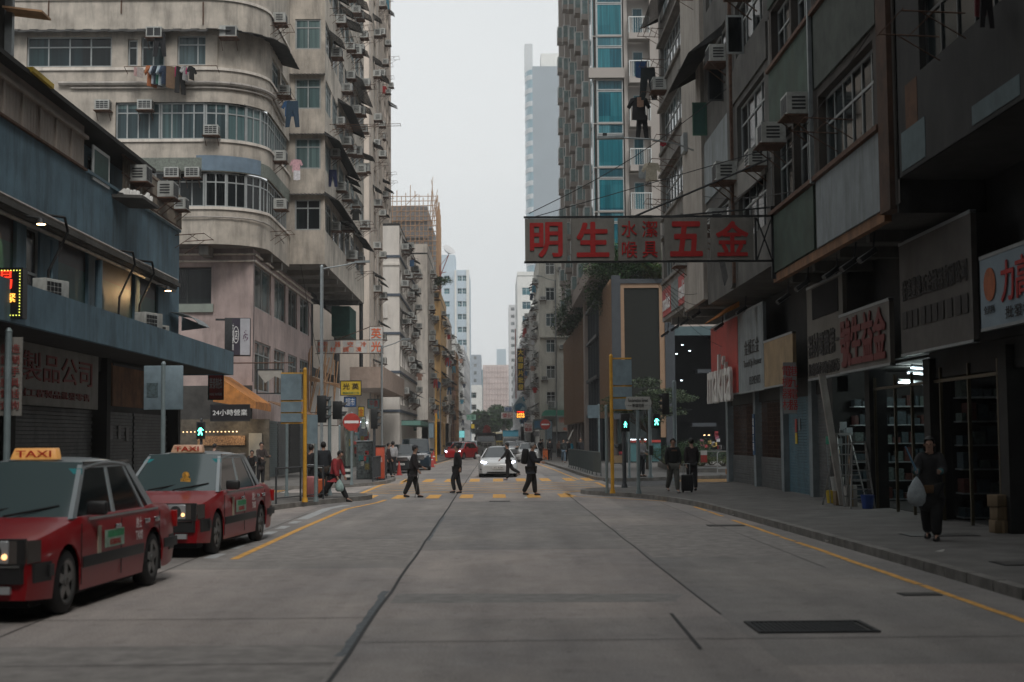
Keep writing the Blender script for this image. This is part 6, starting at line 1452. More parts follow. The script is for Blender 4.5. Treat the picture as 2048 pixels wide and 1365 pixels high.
for (a, b_, t) in cells:
    xa, xb = PX(a, d)-PX(700, d), PX(b_, d)-PX(700, d); p = MB().box(xa, 0, 0, xb, .15, .72).build('panel', WHITES, g, world=False)
    if '\n' in t and len(t) == 3:
        l = letters(t[0], p, ((xa+xb)/2-.13*(-1 if t[0] in '空冷' else -1), -.012, .5), .3, ORL, .006, .004, fit=.33, fith=.3); l = letters(t[2], p, ((xa+xb)/2-.14, -.012, .2), .3, ORL, .006, .004, fit=.33, fith=.3)
    else: letters(t, p, ((xa+xb)/2, -.012, .36), .5, ORL, .006, .006, fit=.58, fith=.6)
xa, xb = PX(739, d)-PX(700, d), PX(765, d)-PX(700, d); p = MB().box(xa, 0, .76, xb, .15, 1.5).build('panel', WHITES, g, world=False); letters('英', p, ((xa+xb)/2, -.012, 1.13), .5, ORL, .006, .006, fit=.58, fith=.6)
b = MB()
for z in (-.03, .74): b.box(PX(630, d)-PX(700, d), .03, z-.02, xb+.05, .1, z+.02)
b.box(xa-.03, .03, .7, xa, .1, 1.55).box(xb, .03, -.05, xb+.03, .1, 1.55).box(xa, .03, 1.5, xb, .1, 1.54).cyl((-.8, .06, .76), (xa, .06, 1.5), .025, n=4); b.build('frame', RUST, g, world=False)
g, w, h = sgn('hanging_shop_sign', 'yellow hanging sign with two black characters above the no entry sign', 681, 789, 722, 760, 75, YELS)
letters('光 英', g, (0, -.02, h*.63), .4, BLACKL, .005, .006, fit=w*.78, fith=h*.42); letters('電器空調工程', g, (0, -.02, h*.17), .15, M('green_letter', (.05, .2, .1), .6), .004, fit=w*.8, fith=h*.15)
d = 58.5
g = empty('box_sign', (PX(470, d), d, PZ(708, d)), R(8), 'projecting box sign, half purple and half white with a flower, on the pink wall', 'sign')
h = PZ(632, d)-PZ(708, d)
MB().box(-.42, 0, 0, .62, .5, h).build('case', DARKM, g, world=False, bevel=.01)
MB().box(-.12, -.02, .03, .2, -.004, h-.03).build('purple_face', M('dark_purple_face', (.035, .028, .045), .5), g, world=False); MB().box(.21, -.02, .03, .6, -.004, h-.03).build('white_face', M('pale_lilac_face', (.40, .40, .43), .5), g, world=False)
b = MB(); rr = random.Random(4)
for k in range(26):
    a = rr.uniform(0, 6.28); r0 = rr.uniform(.02, .13); cx, cz = .41+r0*cos(a), h*.52+r0*1.8*sin(a); b.slab([(cx-.02, -.024, cz), (cx, -.024, cz-.03), (cx+.02, -.024, cz+.01), (cx, -.024, cz+.04)], .003)
b.build('flower_print', M('plum_print', (.10, .04, .09), .6), g, world=False)
b = MB(); n = 20
for k in range(n): t0, t1 = 2*pi*k/n, 2*pi*(k+1)/n; b.slab([(.04+.12*cos(t0), -.026, h*.55+.35*sin(t0)), (.04+.12*cos(t1), -.026, h*.55+.35*sin(t1)), (.04+.1*cos(t1), -.026, h*.55+.32*sin(t1)), (.04+.1*cos(t0), -.026, h*.55+.32*sin(t0))], .003)
b.build('round_emblem', WHITEL, g, world=False); letters('店', g, (.04, -.028, h*.55), .25, WHITEL, .003, fit=.13, fith=.4); letters('大\n家\n書\n畫', g, (-.08, -.028, h*.5), .1, WHITEL, .002, fit=.06, fith=1.1, spacing=1.0)
MB().box(-.8, .2, h-.1, -.42, .26, h-.02).box(-.8, .2, .1, -.42, .26, .18).build('bracket', DARKM, g, world=False)
g, w, h = sgn('hanging_shop_sign', 'small red sign with white characters hanging at the end of the blue canopy', 418, 795, 447, 743, 45.8, REDB)
letters('榮泰制衣', g, (0, -.02, h*.62), .2, WHITEL, .004, fit=w*.85, fith=h*.42); letters('HONG TAI WEARS', g, (0, -.02, h*.2), .1, WHITEL, .003, fit=w*.85, fith=h*.1)
g, w, h = sgn('shop_sign', 'black fascia sign with white characters saying open all hours under the orange awning', 422, 838, 500, 806, 57, M('black_sign_board', (.012, .01, .013), .5))
letters('24小時營業', g, (0, -.02, h*.52), .3, WHITEL, .005, .003, fit=w*.88, fith=h*.38)
b = MB(); b.slab([(-11.4, 57.6, 4.5), (-9.7, 57.6, 3.35), (-9.7, 61.5, 3.35), (-11.4, 61.5, 4.5)], .04, (0, 0, 1)).slab([(-9.7, 57.6, 3.35), (-9.7, 61.5, 3.35), (-9.7, 61.5, 3.05), (-9.7, 57.6, 3.1)], .02, (1, 0, 0)).slab([(-11.4, 57.6, 4.5), (-9.7, 57.6, 3.35), (-9.7, 57.6, 3.1), (-11.4, 57.6, 3.4)], .02, (0, 1, 0))
tag(b.build('shop_awning', ORANGEF), 'faded orange canvas awning over the corner shop on the left', 'awning')
b = MB(); b.slab([(-9.9, 62, 3.5), (-8.5, 62, 2.95), (-8.5, 68, 2.95), (-9.9, 68, 3.5)], .04, (0, 0, 1)).slab([(-8.5, 62, 2.95), (-8.5, 68, 2.95), (-8.5, 68, 2.75), (-8.5, 62, 2.75)], .02, (1, 0, 0)); tag(b.build('shop_awning', M('brown_canvas', (.2, .11, .06), .85, var=.3, streak=.4)), 'lower brown awning right of the orange one on the left', 'awning')
# corner shop details
g = empty('corner_shop_front', (-11, 60.5, .13), 0, 'brightly lit snack shop front with a white door under the orange awning', 'shop front')
MB().box(-2.4, 0, 0, 1.4, .2, 2.6).build('wall', M('dim_shop_wall', (.10, .085, .065), .7, var=.4, scale=5), g, world=False)
MB().box(.55, -.05, 0, 1.1, -.002, 2.0).build('door', M('pale_door', (.40, .38, .33), .6), g, world=False); MB().box(-1.6, -.45, 0, .35, -.02, 1.05).build('counter', M('pale_counter', (.32, .32, .31), .5), g, world=False)
MB().box(-1.6, -.1, 1.5, .4, -.003, 1.9).build('menu_board', M('menu_photos', (.35, .2, .1), .6, var=.9, scale=22), g, world=False)
b = MB()
for k in range(16): b.box(-2.3+k*.16, -.5, 2.05, -2.26+k*.16, -.47, 2.09)
b.build('string_lights', WARMS, g, world=False)
ld = bpy.data.lights.new('snack_shop_light', 'POINT'); ld.energy = 14; ld.color = (1, .8, .55); ld.shadow_soft_size = .2; lo = bpy.data.objects.new('snack_shop_light', ld); col.objects.link(lo); lo.location = (-10.8, 59.7, 2.3)
for k, (y0, y1, c) in enumerate(((62.2, 65.2, SHUT), (65.5, 68.2, M('grey_green_shutter', (.12, .15, .15), .6)), (68.6, 72, SHUT), (72.4, 76, DW), (76.3, 80, SHUT))):
    b = MB()
    for i in range(26): b.box(XG+.03, y0, .13+i*.1, XG+.06+.02*(i % 2), y1, .13+i*.1+.09)
    tag(b.build('roller_shutter', c), ('first', 'second', 'third', 'fourth', 'fifth')[k]+' closed roller shutter along the ground floor of the pink wall', 'shutter', 'shutters along the pink wall')
g = empty('hollow_sign_frame', (PX(540, 58), 58, PZ(785, 58)), 0, 'empty weathered sign frame with a torn pale sheet before the pink wall', 'sign frame')
b = MB(); w, h = .55, PZ(735, 58)-PZ(785, 58)
b.box(-w, 0, 0, w, .05, .05).box(-w, 0, h-.05, w, .05, h).box(-w, 0, .05, -w+.05, .05, h-.05).box(w-.05, 0, .05, w, .05, h-.05).build('frame', DARKM, g, world=False)
MB().slab([(-w+.05, .02, h-.06), (w-.05, .02, h-.06), (w-.05, .02, .6), (.2, .02, .72), (-.2, .02, .45), (-w+.05, .02, .85)], .01).build('torn_sheet', M('pale_torn_sheet', (.33, .31, .28), .8), g, world=False); MB().cyl((-2.2, 0, h+.25), (w+.4, 0, h+.25), .025).build('rusty_rail', RUST, g, world=False)
# street clutter on the dark stair side (bamboo poles, cages)
g = empty('bamboo_bundle', (-9.6, 79, 3.2), 0, 'bundle of slanting bamboo poles stored beside the stairwell on the left', 'bamboo poles')
rr = random.Random(12)
for k in range(15):
    x, y = rr.uniform(-.9, .6), rr.uniform(-.5, .5); MB().cyl((x, y, 0), (x+rr.uniform(-.1, .9), y+.3, rr.uniform(2.4, 4)), .035, n=5).build('bamboo_pole', BAMBOO, g, world=False)
for k in range(4): MB().cyl((-.8, -.5, 1.9+.1*k), (1.6, -.7, 1.6-.12*k), .03, n=5).build('bamboo_pole', BAMBOO, g, world=False)
b = MB()
for k in range(9): b.cyl((-10.3, 78+k*.25, 2.6), (-8.6, 78+k*.25, 2.6), .012, n=3).cyl((-8.6, 77.5+k*.3, 2.6), (-8.6, 77.5+k*.3, 3.3), .012, n=3)
b.cyl((-8.6, 77.4, 3.3), (-8.6, 80.4, 3.3), .02, n=4).cyl((-10.3, 77.4, 3.3), (-8.6, 77.4, 3.3), .02, n=4); tag(b.build('metal_cage', RUST), 'rusty metal cage shelf under the bamboo poles', 'cage')
tag(MB().box(-9.9, 86, 8.1, -8.8, 90, 9.9).build('green_enclosure', GREEND), 'dark green sheet enclosure under the overhanging bay', 'enclosure')
tag(MB().cyl((-8.35, 88.6, 5.5), (-8.35, 88.6, 10.3), .12, n=8).build('dark_column', DARKM), 'thin black column propping the overhanging bay', 'column')
# lit shops on the left far side
def lit_shop(x, y, w, h, label, em, cols, side=-1):
    g = empty('lit_shop', (x, y, .13), 0, label, 'shop front')
    MB().box(0, 0, 0, .1, w, h).build('interior', M('shop_glow_%d' % int(y), cols, .8, var=.6, scale=5), g, world=False)
    for k in range(2): MB().box(.12, .4+k*w/2, h-.2, .2, w/2-.2+k*w/2, h-.16).build('lamp_tube', em, g, world=False)
    rr = random.Random(int(y))
    for k in range(10): yy = rr.uniform(0, w-.4); zz = rr.uniform(.3, h-.7); MB().box(.1, yy, zz, .3, yy+.35, zz+rr.uniform(.2, .6)).build('goods', M('goods_%d' % (k % 4), [(.3, .05, .04), (.1, .2, .22), (.3, .24, .06), (.16, .16, .16)][k % 4], .7, var=.5), g, world=False)
lit_shop(-8.9, 84.5, 6, 3.0, 'bright small shop with colourful goods behind the orange box', NEON, (.12, .14, .12))
lit_shop(-8.9, 92, 6, 3.0, 'second bright shop beyond the first on the left pavement', NEON, (.10, .12, .14))
lit_shop(-7.9, 113, 8, 2.7, 'lit shop under the pale green canopy', WARMS, (.12, .08, .05))
for k, (px0, y1, px1, y0, d, m, t, tm, l) in enumerate((
    (688, 812, 712, 792, 80, M('blue_sign_face', (.04, .12, .3), .5), '超市', WHITEL, 'small blue sign under the yellow sign'),
    (716, 832, 728, 812, 84, YELS, '金', REDS, 'small yellow sign right of the blue sign'),
    (722, 856, 731, 832, 86, WHITES, '食\n坊', M('green_letter', (.05, .2, .1)), 'small white lit sign near the far left shops'),
    (735, 815, 758, 797, 95, M('pale_teal_sign', (.2, .32, .32), .5), '平價', REDS, 'pale teal sign under the pinkish canopy'),
    (783, 845, 790, 815, 118, GREYP, '藥\n房', WHITEL, 'narrow grey vertical sign under the green canopy'),
    (802, 872, 818, 846, 125, YELS, '批\n發', REDS, 'yellow vertical sign under the green canopy'),
    (827, 860, 832, 838, 128, M('green_sign_face', (.03, .22, .15), .5), '果', WHITEL, 'green narrow sign beside the green canopy'),
    (856, 875, 867, 845, 108, SIGNBACK, '', WHITEL, 'grey plate on a yellow post far down the left kerb'),
    (929, 840, 951, 829, 260, M('pale_green_sign', (.2, .36, .28), .5), '大華', M('dkgreen', (.02, .12, .08)), 'pale green hanging sign far down on the left'),
    (941, 857, 948, 848, 255, YELS, '', WHITEL, 'tiny orange diamond sign far down on the left'),
    (917, 875, 928, 861, 215, M('cyan_screen', (.1, .3, .32), .4, emit=(.2, .6, .6), es=.6), '', WHITEL, 'small cyan lit screen far down on the left'))):
    g, w, h = sgn('hanging_shop_sign', l, px0, y1, px1, y0, d, m)
    if t: letters(t, g, (0, -.02, h/2), .3, tm, .004, fit=w*.75, fith=h*.75, spacing=1.0)
pole('direction_sign_post', PX(871, 108), 108, .13, PZ(828, 108), .07, YELP, 'distant yellow post with a grey plate down the left kerb', 'sign post', 'yellow direction sign posts')
# right far signs
d = 178
g, w, h = sgn('hanging_shop_sign', 'tall black vertical sign with six yellow characters far down the right side', 1034, 782, 1048, 698, d, M('black_sign_board', (.012, .01, .013)), frame=M('pink_frame', (.35, .16, .15), .6))
for k, ch in enumerate('大信膠片批發'): letters(ch, g, (0, -.02, h*(1-(k+.5)/6)), .7, YELS, .01, .012, fit=w*.78, fith=h/6*.8)
MB().box(-w/2-.25, 0, -1.0, -w/2-.12, .1, h+2.5).build('pink_post', M('pink_frame', (.35, .16, .15)), g, world=False); MB().box(w/2, .02, h-.3, w/2+1.6, .1, h-.2).box(w/2, .02, h*.5, w/2+1.6, .1, h*.5+.1).box(w/2, .02, .1, w/2+1.6, .1, .2).build('bracket', DARKM, g, world=False)
d = 160; xc = PX(1039, d); zc = PZ(817, d)
g = empty('droplet_sign', (xc, d, zc-.9), 0, 'grey droplet shaped sign with a blue round picture above an LED board', 'sign')
P = [(0, 2.2)]+[(.78*cos(t), .9+.78*sin(t)) for t in [R(40-k*13) for k in range(20)]]
MB().slab([(x, 0, z) for x, z in P], .2).build('droplet', M('greyblue_droplet', (.20, .27, .30), .5), g, world=False)
MB().cyl((0, -.01, .9), (0, -.03, .9), .58, n=24).build('round_picture', M('deep_blue_disc', (.02, .12, .2), .5, var=.3), g, world=False)
MB().slab([(-.2, -.04, .5), (.5, -.04, .5), (.55, -.04, .95), (.25, -.04, 1.1), (.1, -.04, .8)], .01).build('pale_figure', M('pale_blue_figure', (.25, .36, .4), .5), g, world=False)
g = empty('led_board', (PX(1040, 158), 158, PZ(837, 158)), 0, 'glowing orange and red LED board under the droplet sign', 'sign'); w, h = .47, .85
MB().box(-w, 0, 0, w, .15, h).build('case', BK, g, world=False)
letters('特價優惠', g, (0, -.02, h*.8), .2, LEDR, .004, .006, fit=w*1.7, fith=h*.2); letters('批發零售', g, (0, -.02, h*.5), .2, LEDO, .004, .006, fit=w*1.8, fith=h*.26); letters('歡迎光臨', g, (0, -.02, h*.2), .2, LEDO, .004, .006, fit=w*1.8, fith=h*.26)
for k, (px0, y1, px1, y0, d, m, t, tm, l) in enumerate((
    (1001, 838, 1027, 825, 215, WHITES, '榮記', REDS, 'white hanging sign with red characters left of the LED board'),
    (1007, 824, 1024, 814, 225, M('pale_blue_face', (.4, .45, .5), .5), '東書', M('blue_letter', (.02, .08, .25), .5), 'pale sign with blue characters above the red lettered one'),
    (1046, 866, 1064, 845, 140, WHITES, '力山\n電器', REDS, 'white sign with red characters beyond the right pavement signs'),
    (1065, 860, 1088, 840, 135, M('dull_teal_face', (.12, .18, .2), .5), '鋼鐵', M('blue_letter2', (.04, .18, .35), .5), 'dull teal sign beside the white red lettered sign on the right'),
    (1091, 880, 1103, 842, 122, SIGNBACK, '', WHITEL, 'grey traffic plate near the distant no entry sign'),
    (1065, 873, 1076, 864, 150, M('grey_sign', (.2, .2, .2), .5), '', WHITEL, 'small grey plate low on the far right pavement'))):
    g, w, h = sgn('hanging_shop_sign', l, px0, y1, px1, y0, d, m)
    if t: letters(t, g, (0, -.02, h/2), .3, tm, .004, .004, fit=w*.8, fith=h*.75, spacing=1.0)
# ================================================================== ladders, goods on the right pavement
def ladder(x, y, h, w, label, rz=0, sp=.55):
    g = empty('step_ladder', (x, y, .13), rz, label, 'ladder', 'aluminium step ladders')
    AL = M('worn_aluminium', (.30, .30, .29), .45, .6, var=.2)
    for s, yo in ((1, -sp), (0, sp)):
        for q in (-1, 1): MB().cyl((q*w/2, yo, 0), (q*w*.28, 0, h), .022, n=5).build('rail', AL, g, world=False)
    for k in range(1, 7):
        t = k/7; ww = w/2*(1-t)+w*.28*t; MB().box(-ww, -sp*(1-t)-.05, h*t-.015, ww, -sp*(1-t)+.03, h*t+.015).build('tread', AL, g, world=False)
    MB().box(-w*.3, -.09, h-.02, w*.3, .09, h+.02).build('top_plate', AL, g, world=False)
ladder(PX(1685, 35), 35, 1.75, .62, 'taller folded out step ladder leftmost in front of the dark hardware shop', R(15)); ladder(PX(1716, 34), 34, 1.55, .55, 'shorter step ladder right beside the tall one before the hardware shop', R(-8))
rr = random.Random(9)
def bucket(x, y, c, label, s=1., z=.13):
    g = empty('bucket', (x, y, z), 0, label, 'bucket', 'buckets and tubs outside the hardware shop'); MB().cyl((0, 0, 0), (0, 0, .32*s), .12*s, .16*s, n=14).build('body', c, g, world=False); MB().tube([(-.15*s, 0, .32*s), (0, 0, .45*s), (.15*s, 0, .32*s)], .006).build('handle', DARKM, g, world=False)
bucket(8.55, 36.3, YELS, 'yellow tub among the goods behind the step ladders'); bucket(8.6, 35.9, M('white_plastic', (.4, .4, .38), .5), 'white tub stacked among the goods behind the step ladders', 1.1, .45); bucket(8.7, 33.4, M('blue_plastic', (.02, .06, .25), .5), 'blue tub on the pavement right of the step ladders', 1.0)
for k, (x, y, z, w_, h_, c, l) in enumerate(((8.5, 35.2, .13, .3, .35, M('carton', (.2, .14, .08), .9), 'brown carton under the tubs'), (8.6, 34.6, .13, .25, .5, M('pale_box', (.3, .29, .27), .8), 'pale upright box between the ladders'), (8.8, 28.9, .13, .3, .95, M('pale_box', (.3, .29, .27)), 'pale tall box beside the brass framed door'), (8.8, 24.9, .13, .3, .22, M('carton', (.2, .14, .08)), 'lowest brown carton by the glass door'), (8.82, 24.9, .36, .28, .22, M('carton', (.2, .14, .08)), 'second brown carton by the glass door'), (8.8, 24.9, .59, .3, .2, M('carton', (.2, .14, .08)), 'topmost brown carton by the glass door'))):
    g = empty('carton_box', (x, y, z), R(8*(k % 3)), l, 'box', 'boxes outside the shops'); MB().box(-w_/2, -w_/2, 0, w_/2, w_/2, h_).build('box_body', c, g, world=False, bevel=.006); MB().box(-.02, -w_/2-.002, 0, .02, w_/2+.002, h_+.002).build('tape', TANS, g, world=False)
g = empty('tool_stand', (8.7, 36.2, .13), 0, 'cluster of brooms and plastic handled tools standing behind the ladders', 'tools')
for k in range(9):
    x, y = rr.uniform(-.25, .25), rr.uniform(-.3, .4); h = rr.uniform(1.3, 2.1); MB().cyl((x, y, 0), (x+rr.uniform(-.08, .08), y, h), .012, n=4).build('tool_handle', rr.choice([BAMBOO, GREYM, REDB]), g, world=False); MB().box(x-.08, y-.03, h-.2, x+.08, y+.05, h).build('tool_head', rr.choice([GREENC, GREYM, WHITEP, YELS]), g, world=False)
# wires across the street
def wire(a, b, sag, label, r=.012):
    pts = [tuple(Vector(a).lerp(Vector(b), t/10)+Vector((0, 0, -sag*sin(pi*t/10)))) for t in range(11)]; tag(MB().tube(pts, r, 4).build('overhead_cable', CABLE), label, 'cable', 'thin overhead cables')
wire((PX(822, 120), 120, PZ(722, 120)), (-7.4, 128, 7.5), .1, 'thin cable leaving the grey banded block')
wire((PX(1060, 40), 40, PZ(425, 40)), (7.4, 44, 12.8), .3, 'thin cable rising from the big sign to the right facade')
wire((-10.4, 61.5, 9.9), (PX(505, 50), 50, PZ(760, 50)), .5, 'slack cable hanging down the pink plaster wall')
wire((-9.3, 68, 10.2), (PX(640, 78), 80, PZ(760, 80)), .4, 'slack cable hanging from the overhanging bay')
wire((7.3, 33, 7.6), (7.35, 61, 12.8), .4, 'cable running along the right facades over the sign')
wire((7.3, 27, 9.6), (7.3, 46, 9.2), .5, 'black cable sagging along the weathered panels')
for k in range(5): wire((PX(1290+k*3, 36), 36, PZ(526+2*k, 36)), (8.0, 50+k, 5+.6*k), .4, 'thin cable fanning out under the big sign, %s from left' % ORD(k), .007)
# ================================================================== VEHICLES (front toward -y)
CHROME = M('chrome_trim', (.55, .56, .57), .15, 1., var=0)
WSG = M('sky_toned_windscreen', (.06, .088, .092), .08, var=0, spec=.9)  # paler base colour stands in for sky reflected in the taxi windscreens
CARGL = M('car_glass', (.012, .018, .02), .06, var=0, spec=.9)
LENS = M('headlamp_lens', (.42, .43, .44), .12, .3, var=0, coat=.5)
AMBER = M('amber_lens', (.35, .12, .02), .2, var=0)
REDLENS = M('red_lens', (.30, .01, .01), .2, var=0)
RIM = M('steel_rim', (.24, .24, .235), .35, .8, var=.1)
BUMP = M('black_plastic_bumper', (.02, .02, .021), .5, var=.1)
def paint(name, c, coat=.25, rough=.32, metal=0.): return M(name, c, rough, metal, var=.04, scale=2, coat=coat, spec=.35)
REDP = paint('red_car_paint', (.25, .004, .008)); SILV = paint('silver_roof_paint', (.34, .38, .40), .4, .3, .2)
def interp(tab, y):
    for (a, va), (b, vb) in zip(tab, tab[1:]):
        if a <= y <= b: t = (y-a)/(b-a) if b > a else 0; return va+(vb-va)*t
    return tab[0][1] if y < tab[0][0] else tab[-1][1]
def wheel(car, x, y, r, w, side, rim=None, spokes=5):
    hub = MB(); hub.cyl((x, y, r), (x+side*w*.5, y, r), r*.12, n=10); h = hub.build('wheel', DARKM, car, world=False)
    t = MB(); n = 28; pr = [(0, .66), (.08, .92), (.2, .99), (.5, 1.), (.8, .99), (.92, .92), (1, .66)]
    k0 = len(t.v)
    for i in range(n):
        a = 2*pi*i/n
        for (u, rr) in pr: t.v.append((x+side*(w*.5-w*u), y+cos(a)*r*rr, r+sin(a)*r*rr))
    m = len(pr)
    for i in range(n):
        for j in range(m-1): a0, b0 = i*m+j, ((i+1) % n)*m+j; t.f.append((a0, b0, b0+1, a0+1)); t.m.append(0)
    t.build('tyre', TAR, h, world=False, smooth=True)
    q = MB(); xo = x+side*w*.5
    q.cyl((xo-side*.05, y, r), (xo-side*.04, y, r), r*.64, n=24, m=1)
    for i in range(24):
        a0, a1 = 2*pi*i/24, 2*pi*(i+1)/24; f = lambda a, e, s_: (xo-side*s_, y+cos(a)*r*e, r+sin(a)*r*e); q.quad(f(a0, .66, .005), f(a1, .66, .005), f(a1, .56, .02), f(a0, .56, .02)); q.quad(f(a0, .70, .0), f(a1, .70, .0), f(a1, .66, .005), f(a0, .66, .005))
    for i in range(spokes):
        a = 2*pi*i/spokes+.3; c, s_ = cos(a), sin(a); P = [(c*r*.12-s_*.05, s_*r*.12+c*.05), (c*r*.6-s_*.04, s_*r*.6+c*.04), (c*r*.6+s_*.04, s_*r*.6-c*.04), (c*r*.12+s_*.05, s_*r*.12-c*.05)]
        q.slab([(xo-side*.015, y+py, r+pz) for py, pz in P], .025, (-side, 0, 0))
    q.cyl((xo-side*.03, y, r), (xo-side*.0, y, r), r*.16, n=12)
    q.build('rim', [rim or RIM, BLACK], h, world=False)
def car(name, label, cat, L, W, top, sill, wb_, front_axle, r, gh, body, roofm=None, loc=(0, 0, 0), rz=0, s=1., group=None, stripe=None, tuck=.07, winsplit=(.45,), nose=.12, sharp=1., details=True, lit=None, grille=True, glassroof=False, bumper=True, rim=None, wsill=.90, spokes=5):
    """top: [(y,z)] hood/belt/deck line, y from -L/2. gh: (yA,yB,yC,yD,belt,roof,wroof)"""
    g = empty(name, loc, rz, label, cat, group); g.scale = (s, s, s)
    yf = -L/2+front_axle; yr = yf+wb_; ra = r+.055
    ys = set([-L/2, -L/2+.05, -L/2+.14, L/2-.14, L/2-.05, L/2])
    n = 26
    for i in range(n+1): ys.add(round(-L/2+.14+(L-.28)*i/n, 4))
    for yc in (yf, yr):
        for k in range(11): ys.add(round(yc-ra*cos(pi*k/10), 4))
    for y, z in top: ys.add(round(y, 4))
    ys = sorted(ys); hw = W/2
    def half(y):
        e = min(y+L/2, L/2-y); e = max(0, min(1, e/.55)); return hw*(1-nose*(1-e)**2)
    def zb(y):
        z = sill+.03*max(0, (abs(y)-L/2+.5)/.5)
        for yc in (yf, yr):
            if abs(y-yc) < ra-1e-6: z = max(z, r+sqrt(ra*ra-(y-yc)**2)*.98)
        return z
    b = MB(); secs = []
    for y in ys:
        zt = interp(top, y); z0 = zb(y); w = half(y); e = min(y+L/2, L/2-y); 
        if e < .001: zt -= .05
        q = []
        for fx, fz in ((.975, 0), (1.0, .3), (.995, .62), (.965, .86), (.90, .97), (.80, 1.0), (.4, 1.02), (0, 1.025)):
            zz = max(z0, sill+(zt-sill)*fz) if fz > 0 else z0
            q.append((w*fx, y, zz))
        secs.append(q)
    m = len(secs[0])
    for sx in (1, -1):
        k = len(b.v)
        for q in secs: b.v += [(sx*x, y, z) for x, y, z in q]
        for i in range(len(secs)-1):
            for jx in range(m-1):
                a0 = k+i*m+jx; f = (a0, a0+m, a0+m+1, a0+1); b.f.append(f if sx > 0 else f[::-1]); b.m.append(0)
        for i in (0, len(secs)-1): f = [k+i*m+jx for jx in range(m)]; q = secs[i]; b.v.append((0, q[0][1], q[0][2])); f.append(len(b.v)-1); b.f.append(tuple(f)); b.m.append(0)
    o = b.build('body', body, g, world=False); o.data.shade_smooth()
    try: o.data.set_sharp_from_angle(angle=R(32))
    except Exception: pass
    MB().box(-hw+.16, -L/2+.25, sill-.06, hw-.16, L/2-.25, sill+.25).box(-hw+.2, yf-ra, sill, hw-.2, yf+ra, r*2.0).box(-hw+.2, yr-ra, sill, hw-.2, yr+ra, r*2.0).build('underbody', BLACK, g, world=False)
    yA, yB, yC, yD, zbelt, zroof, wr = gh; wbt = hw*wsill; rm = roofm or body
    # roof shell
    rf = MB(); nu, nv = 8, 10; grid = []
    for i in range(nv+1):
        v = i/nv; y = yB-.05+(yC-yB+.12)*v; zz = zroof-.045*(2*v-1)**2*1.2
        for jx in range(nu+1): u = 2*jx/nu-1; grid.append((u*(wr+.012), y+.0, zz-.05*abs(u)**3+.0))
    for (x, y, z) in grid: rf.v.append((x, y, z))
    for (x, y, z) in grid: rf.v.append((x, y, z-.03))
    N = (nu+1)*(nv+1)
    for i in range(nv):
        for jx in range(nu):
            a0 = i*(nu+1)+jx; rf.f.append((a0, a0+1, a0+nu+2, a0+nu+1)); rf.m.append(0); rf.f.append((N+a0, N+a0+nu+1, N+a0+nu+2, N+a0+1)); rf.m.append(0)
    for i in range(nv):
        for e in (0, nu): a0 = i*(nu+1)+e; rf.f.append((a0, a0+nu+1, N+a0+nu+1, N+a0) if e == 0 else (a0, N+a0, N+a0+nu+1, a0+nu+1)); rf.m.append(0)
    for e in (0, nv):
        for jx in range(nu): a0 = e*(nu+1)+jx; rf.f.append((a0+1, a0, N+a0, N+a0+1) if e == 0 else (a0, a0+1, N+a0+1, N+a0)); rf.m.append(0)
    rf.build('roof', CARGL if glassroof else rm, g, world=False, smooth=True)
    zr = zroof-.075
    def side_pt(y, t, sx): w_ = wbt+(wr-wbt)*t; return (sx*w_, y, zbelt+(zr-zbelt)*t)
    # windscreen and rear window
    def screen(nm, y0, y1, n=8):
        q = MB(); rows = 4; P = []
        for i in range(rows+1):
            t = i/rows
            for jx in range(n+1):
                u = 2*jx/n-1; w_ = (wbt+(wr-wbt)*t)-.012; bow = .10*(1-u*u)*(1 if y0 < 0 else -1)*(1-.5*t); P.append((u*w_, y0+(y1-y0)*t-bow, zbelt-.03+(zr+.045-.02*abs(u)-zbelt+.03)*t))
        q.v = P
        for i in range(rows):
            for jx in range(n): a0 = i*(n+1)+jx; f = (a0, a0+1, a0+n+2, a0+n+1); q.f.append(f if y0 < 0 else f[::-1]); q.m.append(0)
        return q.build(nm, WSG if roofm and nm[0] == 'w' else CARGL, g, world=False, smooth=True)
    screen('windscreen', yA, yB); screen('rear_window', yD, yC)
    # side windows between pillars
    yl = lambda t, f: (yA+(yD-yA)*f)*(1-t)+(yB+(yC-yB)*f)*t
    fr = [0]+list(winsplit)+[1]
    for sx in (1, -1):
        for a0, a1 in zip(fr, fr[1:]):
            P = [side_pt(yl(.02, a0)+.06, .02, sx), side_pt(yl(.02, a1)-.06, .02, sx), side_pt(yl(.98, a1)-.04, .98, sx), side_pt(yl(.98, a0)+.04, .98, sx)]
            P = [(x*.985, y, z) for x, y, z in P]
            MB().slab(P, .006, (-sx, 0, 0)).build('side_window', CARGL, g, world=False)
        for k, f in enumerate(fr):
            hwid = .055 if 0 < k < len(fr)-1 else .07
            if k == 0: P = [side_pt(yl(0, f)-.05, 0, sx), side_pt(yl(0, f)+.07, 0, sx), side_pt(yl(1, f)+.05, 1, sx), side_pt(yl(1, f)-.05, 1, sx)]
            elif k == len(fr)-1: P = [side_pt(yl(0, f)-.16, 0, sx), side_pt(yl(0, f)+.05, 0, sx), side_pt(yl(1, f)+.05, 1, sx), side_pt(yl(1, f)-.13, 1, sx)]
            else: P = [side_pt(yl(0, f)-.04, 0, sx), side_pt(yl(0, f)+.04, 0, sx), side_pt(yl(1, f)+.035, 1, sx), side_pt(yl(1, f)-.035, 1, sx)]
            MB().slab(P, .05, (-sx, 0, 0)).build('pillar', rm if k in (0, len(fr)-1) else (rm if roofm else BUMP), g, world=False)
        P = [side_pt(yl(.93, 0), .93, sx), side_pt(yl(.93, 1), .93, sx), side_pt(yl(1.03, 1), 1.03, sx), side_pt(yl(1.03, 0), 1.03, sx)]; MB().slab(P, .03, (-sx, 0, 0)).build('roof_rail', rm, g, world=False)
